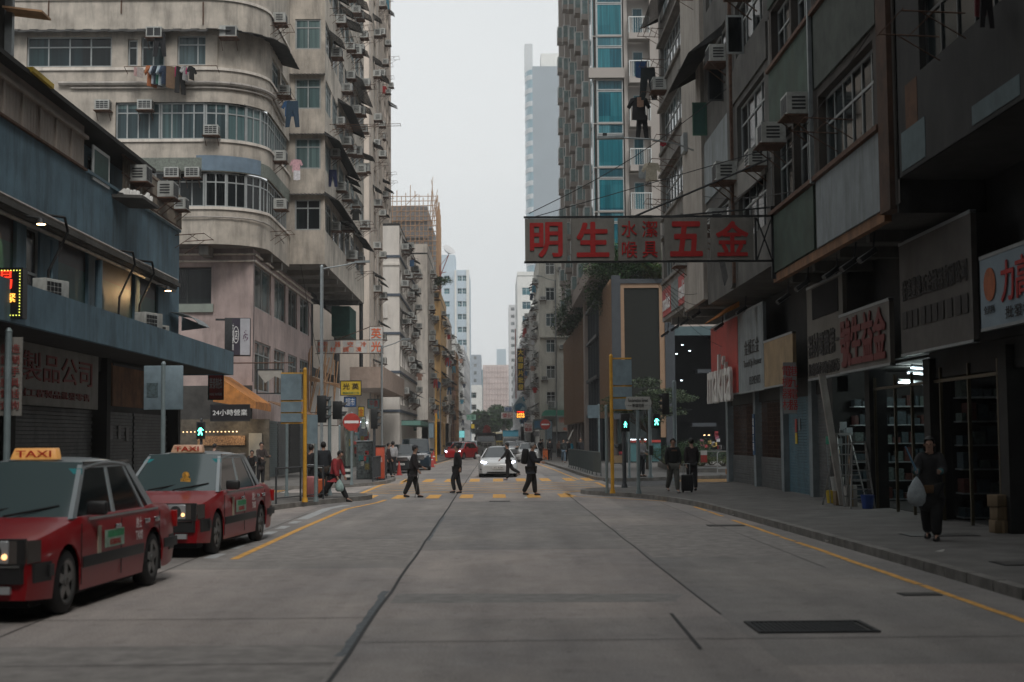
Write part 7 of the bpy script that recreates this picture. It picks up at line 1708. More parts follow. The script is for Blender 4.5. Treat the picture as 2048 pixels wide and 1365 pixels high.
        if details:
            x = sx*(hw*.995+.004)
            for f in fr[:-1]+[fr[-1]]:
                y = yl(0, f)
                if abs(y-yf) < r or abs(y-yr) < r*.5: continue
                MB().box(x-.003, y-.006, sill+.06, x+.003, y+.006, zbelt-.05).build('door_seam', BLACK, g, world=False)
            if stripe:
                for ya, yb in ((yf+ra+.03, yr-ra-.03), (yr+ra+.03, L/2-.12)): MB().box(x-.006, ya, sill+.22, x+.012, yb, sill+.33).build('side_trim', BUMP, g, world=False, bevel=.004)
                MB().box(x-.006, -L/2+.35, sill+.22, x+.012, yf-ra-.03, sill+.33).build('side_trim', BUMP, g, world=False)
            for f in winsplit+(1,) if isinstance(winsplit, tuple) else winsplit:
                y = yl(0, f)-.22; MB().box(x-.004, y, zbelt-.16, x+.022, y+.17, zbelt-.11).build('door_handle', CHROME if roofm else body, g, world=False, bevel=.006)
        if roofm: MB().box(sx*(wbt+.035), yA+.3, zbelt-.03, sx*(wbt+.05), yD+.05, zbelt-.005).build('belt_trim', CHROME, g, world=False); MB().slab([side_pt(yB-.02, 1.02, sx), side_pt(yC+.05, 1.02, sx), side_pt(yC+.05, 1.06, sx), side_pt(yB-.02, 1.06, sx)], .015, (sx, 0, 0)).build('drip_rail', CHROME, g, world=False)
        mr = MB().box(sx*(wbt+.02), yA+.28, zbelt+.02, sx*(wbt+.24), yA+.38, zbelt+.16); mo = mr.build('wing_mirror', BUMP if roofm or not details else body, g, world=False, bevel=.03)
        for y in (yf, yr): wheel(g, sx*(hw-.11), y, r, .2, sx, rim, spokes)
    if bumper:
        for sy, yy in ((-1, -L/2), (1, L/2)):
            P = [(-hw*1.0, yy-sy*.42), (-hw*.95, yy-sy*.1), (-hw*.84, yy+sy*.04), (hw*.84, yy+sy*.04), (hw*.95, yy-sy*.1), (hw*1.0, yy-sy*.42)]
            P += [(hw*.93, yy-sy*.42), (hw*.9, yy-sy*.1), (-hw*.9, yy-sy*.1), (-hw*.93, yy-sy*.42)]
            if sy > 0: P = P[::-1]
            bb = MB(); k = len(P); bb.v = [(x, y, sill+.18) for x, y in P]+[(x, y, sill+.36) for x, y in P]
            bb.f = [((i+1) % k, i, k+i, k+(i+1) % k) for i in range(k)]; 
            for (i0, i1, i2, i3) in ((0, 1, 8, 9), (1, 2, 7, 8), (2, 3, 6, 7) , (3, 4, 5, 6)) if False else ((0, 1, 8, 9), (1, 2, 3, 8), (8, 3, 4, 7), (7, 4, 5, 6)): bb.f.append((k+i0, k+i1, k+i2, k+i3)); bb.f.append((i3, i2, i1, i0))
            bb.m = [0]*len(bb.f); bb.build('bumper', BUMP if stripe else body, g, world=False)
            if stripe: MB().box(-hw*.84, yy+sy*.04, sill+.33, hw*.84, yy+sy*.052, sill+.35).build('bumper_strip', CHROME, g, world=False)
    return g
def lamp(g, x0, z0, x1, z1, y, mat=LENS, slope=0., nm='headlight', lit=None, d=.05):
    h = MB().slab([(x0, y, z0), (x1, y+slope*.5, z0), (x1, y+slope, z1), (x0, y, z1)], d, (0, -1, 0)).build(nm, mat, g, world=False, bevel=.008)
    if lit: MB().cyl((lit[0], y-d-.001, lit[1]), (lit[0], y-d-.01, lit[1]), lit[2], n=12).build('lit_bulb', lit[3], h, world=False)
    return h
def taxi(label, loc, rz, s, sign_text_on, extra=0):
    L = 4.69; top = [(-2.345, .70), (-2.30, .74), (-1.9, .80), (-1.15, .90), (-1.0, .93), (0, .93), (1.2, .93), (1.45, .955), (2.2, .92), (2.30, .88), (2.345, .80)]
    g = car('taxi', label, 'taxi', L, 1.695, top, .19, 2.785, .86, .315, (-1.12, -.42, 1.02, 1.52, .90, 1.50, .60), REDP, SILV, loc, rz, s, 'red taxis queueing on the left', stripe=1, winsplit=(.47, .86), nose=.09, spokes=5); g.scale.z *= 1.05
    yF = -L/2
    MB().box(-.30, yF-.025, .56, .30, yF+.05, .76).build('grille', CHROME, g, world=False, bevel=.01)
    b = MB()
    for i in range(14): b.box(-.275+i*.04, yF-.032, .58, -.275+i*.04+.022, yF-.0255, .74)
    b.build('grille_slots', BLACK, g, world=False)
    MB().box(-.75, yF-.022, .535, .75, yF+.04, .78).build('front_panel', BUMP, g, world=False)
    for sx in (-1, 1):
        h = MB().box(sx*.32, yF-.045, .555, sx*.60, yF+.02, .765).build('headlight', LENS, g, world=False, bevel=.015)
        MB().cyl((sx*.45, yF-.046, .66), (sx*.45, yF-.05, .66), .085, n=18).build('reflector', M('dark_reflector', (.10, .10, .105), .15, .5, var=0), h, world=False)
        MB().cyl((sx*.565, yF-.046, .62), (sx*.565, yF-.06, .62), .026, n=12).build('lit_bulb', HEADW, h, world=False)
        MB().slab([(sx*.61, yF-.04, .555), (sx*.755, yF+.0, .555), (sx*.755, yF+.0, .765), (sx*.61, yF-.04, .765)], .03, (0, 1, 0)).build('corner_lamp', M('smoke_lens', (.08, .07, .065), .15, var=0), g, world=False)
        MB().slab([(sx*.765, yF+.0, .555), (sx*.815, yF+.2, .56), (sx*.815, yF+.2, .76), (sx*.765, yF, .765)], .01, (sx, 0, 0)).build('corner_lamp', M('smoke_lens', (.08, .07, .065)), g, world=False)
        MB().box(sx*.45, yF-.05, .28, sx*.62, yF-.0, .35).build('fog_lamp', LENS, g, world=False)
        b = MB(); b.cyl((sx*.2-.15, -1.24, .93), (sx*.2+.35, -.98, 1.02), .012, n=5); b.build('wiper', BLACK, g, world=False)
        MB().box(sx*.50, L/2-.02, .62, sx*.82, L/2+.02, .82).build('tail_light', REDLENS, g, world=False, bevel=.01)
        for k in range(2): MB().box(sx*(.25+.2*k), -1.6-.3, .875, sx*(.25+.2*k)+.004, -1.1, .905).build('hood_crease', REDP, g, world=False) if False else None
        xx = sx*.8475
        MB().box(xx-.004, -.64, .52, xx+.004*sx+.002, -.54, .80).build('licence_card', M('pale_card', (.45, .42, .33), .6), g, world=False) if sx > 0 else None
    # door markings on the camera-side flank (+x)
    xx = .852
    MB().box(xx-.004, -.42, .56, xx+.003, .20, .74).build('door_advert', M('advert_pale_green', (.30, .45, .36), .5, var=.3, scale=9), g, world=False); MB().box(xx+.003, -.34, .66, xx+.005, .18, .73).build('advert_band', M('advert_green', (.03, .30, .12), .5, var=.3, scale=14), g, world=False)
    letters('接送服務電話', g, (xx+.006, -.1, .61), .1, REDS, .001, fit=.36, fith=.06, rz=pi/2)
    letters('的士', g, (xx+.004, .72, .76), .14, WHITEL, .001, fit=.2, fith=.12, rz=pi/2); letters('TAXI', g, (xx+.004, .72, .62), .14, WHITEL, .001, fit=.24, fith=.10, rz=pi/2)
    MB().box(-.24, yF-.09, .36, .24, yF-.06, .46).build('number_plate', WHITES, g, world=False)
    # dashboard items seen through / on the screen
    b = MB(); k = .92
    b.slab([(-.62, -.52, 1.385), (.62, -.52, 1.385), (.64, -.575, 1.33), (-.64, -.575, 1.33)], .004, (0, -1, .3)); b.build('sun_strip', M('teal_sun_strip', (.03, .22, .24), .2), g, world=False)
    # roof sign
    sgn_ = MB().slab([(-.27, -.34, 1.48), (.27, -.34, 1.48), (.23, -.30, 1.60), (-.23, -.30, 1.60)], .14).build('roof_sign', M('roof_sign_glow' if sign_text_on else 'roof_sign_off', (.55, .27, .10) if sign_text_on else (.55, .36, .27), .4, emit=(1, .48, .12), es=.22 if sign_text_on else .05, var=.05), g, world=False, bevel=.012)
    letters('TAXI', sgn_, (0, -.338, 1.54), .13, M('taxi_red_letter', (.55, .03, .02), .5), .006, .003, fit=.4, fith=.07)
    MB().box(-.3, -.3, 1.43, .3, -.12, 1.47).build('sign_base', BUMP, g, world=False)
    if extra:
        st = MB().box(.1, -.99, 1.02, .26, -.985, 1.1).cyl((.18, -.97, 1.14), (.18, -.975, 1.14), .06, n=12)
        st.build('windscreen_sticker', M('sticker_yellow_red', (.6, .3, .05), .6, var=.8, scale=20), g, world=False)
    return g
S = 1.055
d1 = 15.45; xf1 = PX(125, d1); 
# nose turned slightly toward the kerb; positions are the car centres
taxi('nearest red taxi with a silver roof and glowing roof sign, cut by the left edge', (-5.38, 17.1, 0), R(-4.2), S, True)
taxi('second red taxi with a silver roof waiting behind the nearest one', (-5.30, 25.0, 0), R(-4.4), S, False, 1)
# white electric car facing the viewer
WP = paint('white_car_paint', (.50, .50, .49), .8, .25)
def headpair(g, xa, za, xb, zb2, y, mat=LENS, lit=None, slope=.12, d=.03):
    for sx in (-1, 1):
        h = MB().slab([(sx*xa, y, za), (sx*xb, y+slope, za+.03), (sx*xb, y+slope, zb2+.02), (sx*xa, y, zb2)], d, (0, -1, 0)).build('headlight', mat, g, world=False)
        if lit: MB().slab([(sx*(xa+.05), y-d-.004, za+.02), (sx*(xb-.06), y+slope*.8-d-.004, za+.045), (sx*(xb-.06), y+slope*.8-d-.004, zb2-.0), (sx*(xa+.07), y-d-.004, zb2-.03)], .006, (0, -1, 0)).build('lit_bulb', lit, h, world=False)
def plate(g, y, z, t): p = MB().box(-.26, y-.02, z, .26, y, z+.11).build('number_plate', WHITES, g, world=False); letters(t, p, (0, y-.024, z+.055), .09, BLACKL, .001, fit=.42, fith=.075)
g = car('white_car', 'white electric saloon with bright headlights waiting at the crossing in mid road', 'car', 4.69, 1.85, [(-2.345, .60), (-2.25, .68), (-1.7, .80), (-1.05, .92), (0, .93), (1.2, .96), (2.1, 1.0), (2.3, .95), (2.345, .9)], .16, 2.87, .84, .335, (-1.15, -.15, .75, 1.9, .90, 1.44, .55), WP, None, (.1, 66.8+2.4, 0), 0, 1.0, None, winsplit=(.48,), nose=.2, bumper=False, glassroof=True)
headpair(g, .52, .66, .86, .76, -2.30, LENS, HEADL, .30); plate(g, -2.37, .40, 'JC 628')
MB().slab([(-.55, -2.352, .21), (.55, -2.352, .21), (.50, -2.352, .27), (-.50, -2.352, .27)], .02, (0, -1, 0)).build('lower_grille', BLACK, g, world=False)
for sx in (-1, 1): MB().slab([(sx*.66, -2.33, .36), (sx*.85, -2.24, .37), (sx*.85, -2.24, .41), (sx*.66, -2.33, .395)], .02, (0, -1, 0)).build('fog_slot', BLACK, g, world=False)
MB().slab([(-.9, -2.3, .16), (.9, -2.3, .16), (.9, -2.3, .19), (-.9, -2.3, .19)], .06, (0, -1, 0)).build('front_lip', BLACK, g, world=False)
tops = [(-2.3, .78), (-2.2, .92), (-1.5, 1.02), (-1.2, 1.05), (0, 1.05), (2.2, 1.05), (2.3, 1.0)]
DB = paint('dark_blue_paint', (.012, .028, .045)); DG = paint('dark_grey_paint', (.03, .035, .038)); SG = paint('silver_grey_paint', (.30, .32, .33), .5, .3, .3); RC = paint('bright_red_paint', (.42, .012, .015)); LG = paint('pale_silver_paint', (.42, .43, .43), .5, .3, .2)
g = car('parked_van', 'dark blue people carrier parked in the left lay by', 'van', 4.7, 1.8, [(-2.35, .85), (-2.25, 1.0), (-1.7, 1.1), (-1.5, 1.12), (2.3, 1.12), (2.35, 1.05)], .2, 2.8, .9, .33, (-1.75, -.95, 2.0, 2.25, 1.08, 1.82, .74), DB, None, (-5.0+.2, 83+2.35, 0), R(3), 1.02, None, winsplit=(.33, .66), nose=.12)
headpair(g, .5, .72, .86, .90, -2.36); MB().box(-.5, -2.39, .62, .5, -2.33, .86).build('grille', CHROME, g, world=False); plate(g, -2.40, .44, 'PX 3318')
g = car('parked_car', 'dark grey estate car parked in front of the dark blue van', 'car', 4.5, 1.78, tops, .2, 2.7, .85, .33, (-1.3, -.6, 1.6, 2.1, 1.02, 1.55, .66), DG, None, (PX(796, 76), 78.2, 0), R(2), 1.0, None, winsplit=(.42, .75), nose=.12)
headpair(g, .48, .68, .84, .84, -2.31); MB().box(-.42, -2.36, .66, .42, -2.3, .86).build('grille', CHROME, g, world=False); plate(g, -2.37, .44, 'RV 6216')
# small open tailgate-like box left of it is the raised door of the same car
g = car('red_hatchback', 'bright red hatchback with lit headlights turning far down the road', 'car', 3.9, 1.65, [(-1.95, .65), (-1.85, .78), (-1.2, .95), (1.8, 1.0), (1.95, .9)], .18, 2.45, .75, .3, (-1.0, -.3, 1.3, 1.85, .93, 1.5, .6), RC, None, (PX(920, 122), 125, 0), R(-24), 1.0, None, winsplit=(.5,), nose=.18, bumper=False)
headpair(g, .45, .62, .78, .76, -1.93, LENS, HEADL, .2)
g = car('silver_car', 'silver grey car with an amber light behind the red hatchback', 'car', 4.4, 1.75, [(-2.2, .7), (-2.1, .85), (-1.3, 1.0), (2.0, 1.02), (2.2, .95)], .2, 2.6, .85, .33, (-1.2, -.4, 1.5, 2.0, .98, 1.58, .64), SG, None, (PX(941, 138), 140, 0), R(-10), 1.0, None, winsplit=(.5,), nose=.15, bumper=False)
headpair(g, .45, .66, .82, .82, -2.2, LENS, WARM, .15)
cars = [('grey_car', 'pale silver car half hidden behind the man with the backpack', PX(1056, 108), 110, 0, LG, 0), ('small_car', 'dark car behind the walking man with glasses', PX(903, 150), 152, 0, DG, 0), ('queue_car', 'white car in the far queue left of the truck', PX(927, 190), 192, 0, LG, 1), ('queue_car', 'grey car in the far queue beside the walk ups', PX(917, 165), 167, 0, SG, 1), ('queue_car', 'dark car far back on the right lane', PX(1046, 165), 168, 0, DG, 1), ('queue_car', 'pale car in front of the blue truck', PX(1021, 150), 152, 0, SG, 1), ('queue_car', 'red and silver taxi like car far back on the left lane', PX(906, 178), 180, 0, RC, 1), ('queue_car', 'white small car between the trucks', PX(1038, 185), 188, 0, WP, 1)]
for nm, l, x, y, rz, pm_, q in cars:
    g = car(nm, l, 'car', 4.4, 1.72, [(-2.2, .68), (-2.1, .82), (-1.2, .98), (1.6, .98), (2.2, .92)], .18, 2.6, .85, .32, (-1.15, -.4, 1.1, 1.75, .95, 1.47, .6), pm_, None, (x, y, 0), rz, 1.0, 'cars queueing far down the street' if q else None, winsplit=(.5,), nose=.15, bumper=False, details=False)
    headpair(g, .45, .62, .8, .76, -2.2, LENS, None, .15)
# trucks
def truck(name, label, x, y, W, Hc, cabm, boxm, boxtop, L=7, load=None, box=True, grillem=None):
    g = empty(name, (x, y, 0), 0, label, 'truck'); h = W/2
    MB().slab([(-h, 0, .45), (h, 0, .45), (h, 0, 1.35), (h*.96, .12, Hc), (-h*.96, .12, Hc), (-h, 0, 1.35)], 1.8).build('cab', cabm, g, world=False, bevel=.06)
    MB().slab([(-h*.88, -.012, 1.42), (h*.88, -.012, 1.42), (h*.84, .085, Hc-.22), (-h*.84, .085, Hc-.22)], .02, (0, -1, 0)).build('windscreen', CARGL, g, world=False)
    gr = MB(); 
    for i in range(3):
        for sx in (-1, 0, 1): gr.box(sx*.5-.22, -.03, .72+.18*i, sx*.5+.22, -.001, .84+.18*i)
    gr.build('grille', BLACK, g, world=False); MB().box(-h, -.12, .38, h, 0, .62).build('bumper', grillem or GREYM, g, world=False, bevel=.02)
    for sx in (-1, 1):
        MB().box(sx*h*.7, -.14, .44, sx*h*.92, -.121, .58).build('headlight', LENS, g, world=False); MB().box(sx*(h+.05), -.15, 1.5, sx*(h+.2), -.08, 2.0).build('wing_mirror', BUMP, g, world=False)
        for yy in (.9, L-1.2): wheel(g, sx*(h-.2), yy, .46, .28, sx)
    MB().box(-.4, 1.8, .5, .4, L, .75).build('chassis', BLACK, g, world=False)
    if box: MB().box(-h*1.02, 1.95, .9, h*1.02, L, boxtop).build('cargo_box', boxm, g, world=False, bevel=.03)
    else: MB().box(-h, 1.95, .9, h, L, 1.7).build('tipper_body', boxm, g, world=False, bevel=.03)
    return g
g = truck('tipper_truck', 'white fronted tipper truck with a dark cab visor in the queue', PX(970, 172), 172, 2.35, 2.3, M('white_truck_paint', (.42, .42, .40), .4), DG, 2.4, box=False)
MB().box(-1.2, -.15, 2.25, 1.2, .3, 2.5).build('visor_board', BK, g, world=False); MB().slab([(-1.25, .1, .9), (1.25, .1, .9), (1.25, .1, 2.3), (-1.25, .1, 2.3)], .05).build('cab_back', BK, g, world=False)
b = MB(); b.cyl((.1, 3.2, 1.7), (.1, 3.2, 3.4), .25, n=8).slab([(-.4, 3, 2.5), (.6, 3, 2.4), (.55, 3, 3.2), (.1, 3, 3.5), (-.25, 3, 3.2)], .8); b.build('grab_load', M('rusty_red_load', (.25, .06, .05), .8, var=.5, scale=3), g, world=False)
g = truck('box_truck', 'box truck with a bright blue front board and ochre sides in the queue', PX(1020, 198), 198, 2.2, 2.0, M('white_truck_paint', (.42, .42, .40)), M('ochre_box', (.5, .30, .06), .6), 2.9)
MB().box(-1.1, 1.85, 2.05, 1.1, 1.95, 2.9).build('blue_front_board', M('bright_blue_board', (.03, .30, .42), .4), g, world=False); MB().slab([(-1.1, 1.2, 2.02), (1.1, 1.2, 2.02), (1.1, 1.9, 2.75), (-1.1, 1.9, 2.75)], .03, (0, -.5, .8)).build('wind_deflector', M('bright_blue_board', (.03, .30, .42)), g, world=False)
g = truck('distant_bus', 'cream and yellow minibus between the two trucks in the distance', PX(995, 235), 235, 2.0, 2.75, M('cream_bus_paint', (.55, .48, .30), .5), M('cream_bus_paint', (.55, .48, .30)), 2.8)
MB().box(-1.0, -.03, 1.1, 1.0, -.001, 1.3).build('yellow_band', YELS, g, world=False)
# ================================================================== PEOPLE
SKIN = M('skin', (.36, .21, .15), .6, var=.06); HAIRB = M('black_hair', (.012, .010, .009), .6, var=.1); HAIRG = M('grey_hair', (.16, .155, .15), .7, var=.2)
def skin_mesh(vs, es, rs, mat, name, sub=2):
    me = bpy.data.meshes.new(name); me.from_pydata([tuple(v) for v in vs], es, []); o = bpy.data.objects.new(name, me)
    m = o.modifiers.new('skin', 'SKIN'); m.use_smooth_shade = True; m.branch_smoothing = .3
    lay = me.skin_vertices[0].data
    for i, r in enumerate(rs): lay[i].radius = r if isinstance(r, tuple) else (r, r); lay[i].use_root = (i == 0)
    s = o.modifiers.new('sub', 'SUBSURF'); s.levels = sub; s.render_levels = sub
    nm = bake(o); bpy.data.objects.remove(o); bpy.data.meshes.remove(me)
    nm.name = name; nm.materials.clear(); nm.materials.append(mat); nm.shade_smooth(); return nm
def person(label, x, y, z, rz, h, legs=((20, 10), (-20, 25)), arms=((10, 15, 6), (-10, 15, 6)), lean=4, head=8, top=(.015, .015, .017), bottom=(.01, .01, .012), shoe=(.02, .02, .02), hair=HAIRB, hat=None, coat=0, fat=1., longhair=False):
    fat *= 1.13
    g = empty('person', (x, y, z), rz, label, 'person')
    up = Vector((0, 0, 1)); T = lambda a: Vector((0, -sin(R(a)), cos(R(a))))
    hip = Vector((0, 0, .50)); sp = hip+T(lean*.6)*.12; ch = sp+T(lean)*.14; nk = ch+T(lean*1.2)*.065; hb = nk+T(lean*.5+head)*.045; hc = hb+T(head)*.045; ht = hc+T(head)*.045
    V, Ed, Rr = [], [], []
    def add(p, r, par=None): V.append(p); Rr.append(r); i = len(V)-1; (Ed.append((par, i)) if par is not None else None); return i
    ip = add(hip, (.068, .055)); isp = add(sp, (.062, .048), ip); ich = add(ch, (.082, .055), isp); ink = add(nk, .030, ich); ih = add(hb, (.036, .040), ink); i2 = add(hc, (.044, .054), ih); add(ht, (.030, .040), i2)
    J = {}
    for s, (a, k) in zip((1, -1), legs):
        D = Vector((0, -sin(R(a)), -cos(R(a)))); D2 = Vector((0, -sin(R(a-k)), -cos(R(a-k)))); h0 = hip+Vector((s*.05, 0, -.015)); kn = h0+D*.235; an = kn+D2*.225
        fa = a-k; fd = Vector((0, -cos(R(fa*.5)), -abs(sin(R(fa*.5)))*.6-.1)).normalized(); toe = an+Vector((0, 0, -.022))+fd*.105
        i0 = add(h0, .050, ip); i1 = add(kn, .034, i0); i3 = add(an, .021, i1); add(toe, (.020, .012), i3); J[('leg', s)] = (h0, kn, an, toe)
    for s, (a, k, ab) in zip((1, -1), arms):
        S0 = ch+Vector((s*.095, 0, .035)); D = Vector((s*sin(R(ab)), -sin(R(a)), -cos(R(a)))).normalized(); D2 = Vector((-s*sin(R(ab))*.6, -sin(R(a+k)), -cos(R(a+k)))).normalized()
        el = S0+D*.165; wr_ = el+D2*.145; pm_ = wr_+D2*.035
        i0 = add(S0, .030, ich); i1 = add(el, .022, i0); i3 = add(wr_, .015, i1); i4 = add(pm_, (.020, .011), i3)
        fw = Vector((0, 1, 0)) if abs(D2.y) < .7 else Vector((0, 0, 1))
        for q in range(4):
            b0 = pm_+fw*(.013*(q-1.5)*.9)+D2*.012; ln = (.028, .032, .030, .023)[q]; c = D2*ln+Vector((-s*.006, 0, 0)); j0 = add(b0, .0055, i4); j1 = add(b0+c*.55, .005, j0); add(b0+c*.95+Vector((-s*.008, 0, 0)), .0042, j1)
        j0 = add(wr_+D2*.018-fw*.016, .0062, i4); add(wr_+D2*.04-fw*.026, .005, j0); J[('arm', s)] = (S0, el, wr_, pm_)
    zmin = min(min(J[('leg', s)][3].z, J[('leg', s)][2].z-.03) for s in (1, -1))-.012
    off = Vector((0, 0, -zmin)); K = h/(ht.z+.035-zmin)
    tr = lambda p: (p+off)*K
    def sc(r, e=0.): return tuple((a+e)*K*(fat if e else 1) for a in (r if isinstance(r, tuple) else (r, r)))
    body = place('body', skin_mesh([tr(v) for v in V], Ed, [sc(r) for r in Rr], SKIN, 'body', 1), g)
    def sub(nodes, edges, mat, nm, lv=2): return place(nm, skin_mesh([tr(p) for p, r in nodes], edges, [sc(r, .0001) for p, r in nodes], mat, nm, lv), g)
    # jacket
    N = [(hip+Vector((0, 0, -.005)), (.088, .070)), (sp, (.084, .066)), (ch, (.098, .070)), (nk-T(lean)*.012, (.046, .044))]; E_ = [(0, 1), (1, 2), (2, 3)]
    if coat: N.append((hip-Vector((0, 0, .10)), (.092, .076))); E_.append((0, len(N)-1)); N.append((hip-Vector((0, 0, coat)), (.098+.04*coat, .085))); E_.append((len(N)-2, len(N)-1))
    for s in (1, -1):
        S0, el, wr_, pm_ = J[('arm', s)]; k = len(N); N += [(S0, .044), (el, .034), (wr_-(wr_-el)*.06, .026)]; E_ += [(2, k), (k, k+1), (k+1, k+2)]
    sub(N, E_, fabric(top), 'jacket')
    N = [(hip+Vector((0, 0, .01)), (.078, .062))]; E_ = []
    for s in (1, -1):
        h0, kn, an, toe = J[('leg', s)]; k = len(N); N += [(h0, .058), (kn, .045), (an+(an-kn)*.02, .034)]; E_ += [(0, k), (k, k+1), (k+1, k+2)]
    sub(N, E_, fabric(bottom), 'trousers')
    for s in (1, -1):
        h0, kn, an, toe = J[('leg', s)]; heel = an+Vector((0, .018, -.028)); sub([(heel, (.024, .020)), ((heel+toe)/2+Vector((0, 0, .004)), (.026, .020)), (toe, (.024, .013))], [(0, 1), (1, 2)], fabric(shoe), 'shoe', 2)
    # hair or hat
    def shell(c, rx, ry, rz_, cut, mat, nm):
        b = MB(); n, m = 14, 9
        for i in range(m+1):
            a = -pi/2+pi*i/m
            for k in range(n): t = 2*pi*k/n; b.v.append(tuple(c+Vector((cos(a)*cos(t)*rx, cos(a)*sin(t)*ry, sin(a)*rz_))*K))
        for i in range(m):
            for k in range(n):
                a = -pi/2+pi*(i+.5)/m; t = 2*pi*(k+.5)/n; fy = cos(a)*sin(t)
                if sin(a) > cut(fy): b.f.append((i*n+k, i*n+(k+1) % n, (i+1)*n+(k+1) % n, (i+1)*n+k)); b.m.append(0)
        b.build(nm, mat, g, world=False, smooth=True)
    C_ = tr(hc+T(head)*.012)
    shell(C_+Vector((0, .010*K, .002*K)), .053, .062, .064, (lambda f: .5 if f < -.35 else (-.1 if f < .2 else -.8)), hair, 'hair')
    if longhair: shell(C_+Vector((0, .02*K, -.045*K)), .060, .052, .105, (lambda f: 2 if f < -.05 else -1), hair, 'long_hair')
    f = Vector((0, -1, 0)); F_ = MB()
    for s in (1, -1):
        c = tr(hc+f*.052+Vector((s*.017, 0, -.002))); F_.cyl(tuple(c), tuple(c+f*.004*K), .006*K, n=8)
    c = tr(hc+f*.053+Vector((0, 0, -.034))); F_.box(c.x-.012*K, c.y-.002, c.z-.002, c.x+.012*K, c.y+.004, c.z+.003); F_.build('facial_features', M('dark_features', (.03, .015, .012), .6, var=0), g, world=False)
    nz = MB(); c = tr(hc+f*.052+Vector((0, 0, -.014))); nz.cyl(tuple(c+Vector((0, .01, .02))*K), tuple(c+f*.012*K), .004*K, .007*K, n=8)
    for s in (1, -1): e = tr(hc+Vector((s*.045, .004, -.01))); nz.cyl(tuple(e), tuple(e+Vector((s*.006, .004, .0))*K), .014*K, .011*K, n=8)
    nz.build('nose_and_ears', SKIN, g, world=False, smooth=True)
    if hat:
        shell(C_+Vector((0, .006*K, .012*K)), .057, .067, .060, lambda f: .12, fabric(hat), 'cap')
        q = MB(); c = C_+Vector((0, 0, .020*K)); q.slab([tuple(c+Vector(v)*K) for v in ((-.045, -.045, 0), (.045, -.045, 0), (.032, -.105, -.008), (-.032, -.105, -.008))], .006*K, (0, 0, 1)); q.build('cap_brim', fabric(hat), g, world=False, smooth=False)
    g['_k'] = K
    return g, {k: [tr(p) for p in v] for k, v in J.items()}, tr, K, dict(ch=tr(ch), hip=tr(hip), nk=tr(nk))
def bag(parent_j, g_pos, rz, label, c, size=.3, kind='plastic'):
    """carried bag: a thing of its own"""
    rr = random.Random(int(abs(g_pos[0]*31))); b = MB(); n = 12; rows = 7; s = size
    prof = [(.02, 1.0), (.16, .86), (.34, .62), (.42, .38), (.38, .15), (.2, .02), (.02, 0)]
    for i, (r, zz) in enumerate(prof):
        for k in range(n): a = 2*pi*k/n; q = r*(1+rr.uniform(-.12, .12)); b.v.append((cos(a)*q*s, sin(a)*q*s*.6, (zz-1)*s*1.15))
    for i in range(rows-1):
        for k in range(n): a0, a1 = i*n+k, i*n+(k+1) % n; b.f.append((a0, a0+n, a1+n, a1)); b.m.append(0)
    o = b.build('carrier_bag', fabric(c), smooth=True); o.location = g_pos; o.rotation_euler = (0, 0, rz); return tag(o, label, 'bag', 'carried bags')
def world_of(g, p): return g.matrix_basis @ p
D_ = (.012, .012, .014)
g, J, tr, K, Q = person('man in a dark cap and coat walking right with a walking stick on the crossing', PX(824, 44.9), 44.9, 0, R(90), 1.65, legs=((15, 4), (-15, 10)), arms=((12, 50, 4), (5, 25, 4)), lean=8, top=(.02, .016, .018), bottom=D_, hat=(.03, .03, .035), coat=.12, fat=1.08)
h = world_of(g, J[('arm', -1)][3]); st_ = MB(); st_.cyl((h.x, h.y, h.z+.02), (h.x-.14, h.y, .005), .011, n=8).cyl((h.x-.05, h.y, h.z+.03), (h.x+.07, h.y, h.z+.035), .014, n=8); tag(st_.build('walking_stick', M('grey_stick', (.15, .15, .15), .5, .3)), 'thin grey walking stick of the capped man on the crossing', 'walking stick')
g, J, tr, K, Q = person('man with glasses leaning back as he walks left over the crossing', PX(912, 48.0), 48.0, 0, R(-80), 1.66, legs=((24, 34), (-8, 8)), arms=((-18, 20, 8), (0, 20, 8)), lean=-2, head=10, top=D_, bottom=D_, hair=HAIRB, fat=1.02)
MB().box(-.07*K, -.075*K, .0, .07*K, -.06*K, .015*K).build('glasses', BK, g, world=False).location = (0, 0, 0) if False else tr(Vector((0, 0, .925)))-Vector((0, 0, 0)) if False else (0, Q['nk'].y-.03, Q['nk'].z+.105*K)
g, J, tr, K, Q = person('man in a cap striding left in front of the white car', PX(1015, 62.4), 62.4, 0, R(-90), 1.64, legs=((6, 2), (-28, 34)), arms=((30, 18, 6), (-8, 10, 6)), lean=6, top=D_, bottom=D_, hat=(.02, .02, .02), shoe=(.16, .16, .17))
g, J, tr, K, Q = person('grey haired man with a large black backpack looking at his phone on the crossing', PX(1060, 45.8), 45.8, 0, R(78), 1.70, legs=((12, 8), (-9, 18)), arms=((24, 78, 2), (20, 60, 4)), lean=4, head=18, top=(.014, .015, .02), bottom=D_, hair=HAIRG, coat=.06, fat=1.1)
c = Q['ch']; b = MB(); b.slab([(-.15, .11, -.33), (.15, .11, -.33), (.17, .11, -.1), (.14, .11, .12), (0, .11, .17), (-.14, .11, .12), (-.17, .11, -.1)], .2, (0, 1, 0)); o = b.build('backpack', fabric((.008, .008, .009)), bevel=.05); o.location = world_of(g, c); o.rotation_euler = (R(6), 0, R(78)); tag(o, 'large black backpack on the grey haired man', 'backpack')
MB().slab([(-.1, .26, -.25), (.1, .26, -.25), (.1, .26, -.1), (-.1, .26, -.1)], .06, (0, 1, 0)).build('pocket', fabric((.012, .012, .013)), o, world=False, bevel=.02)
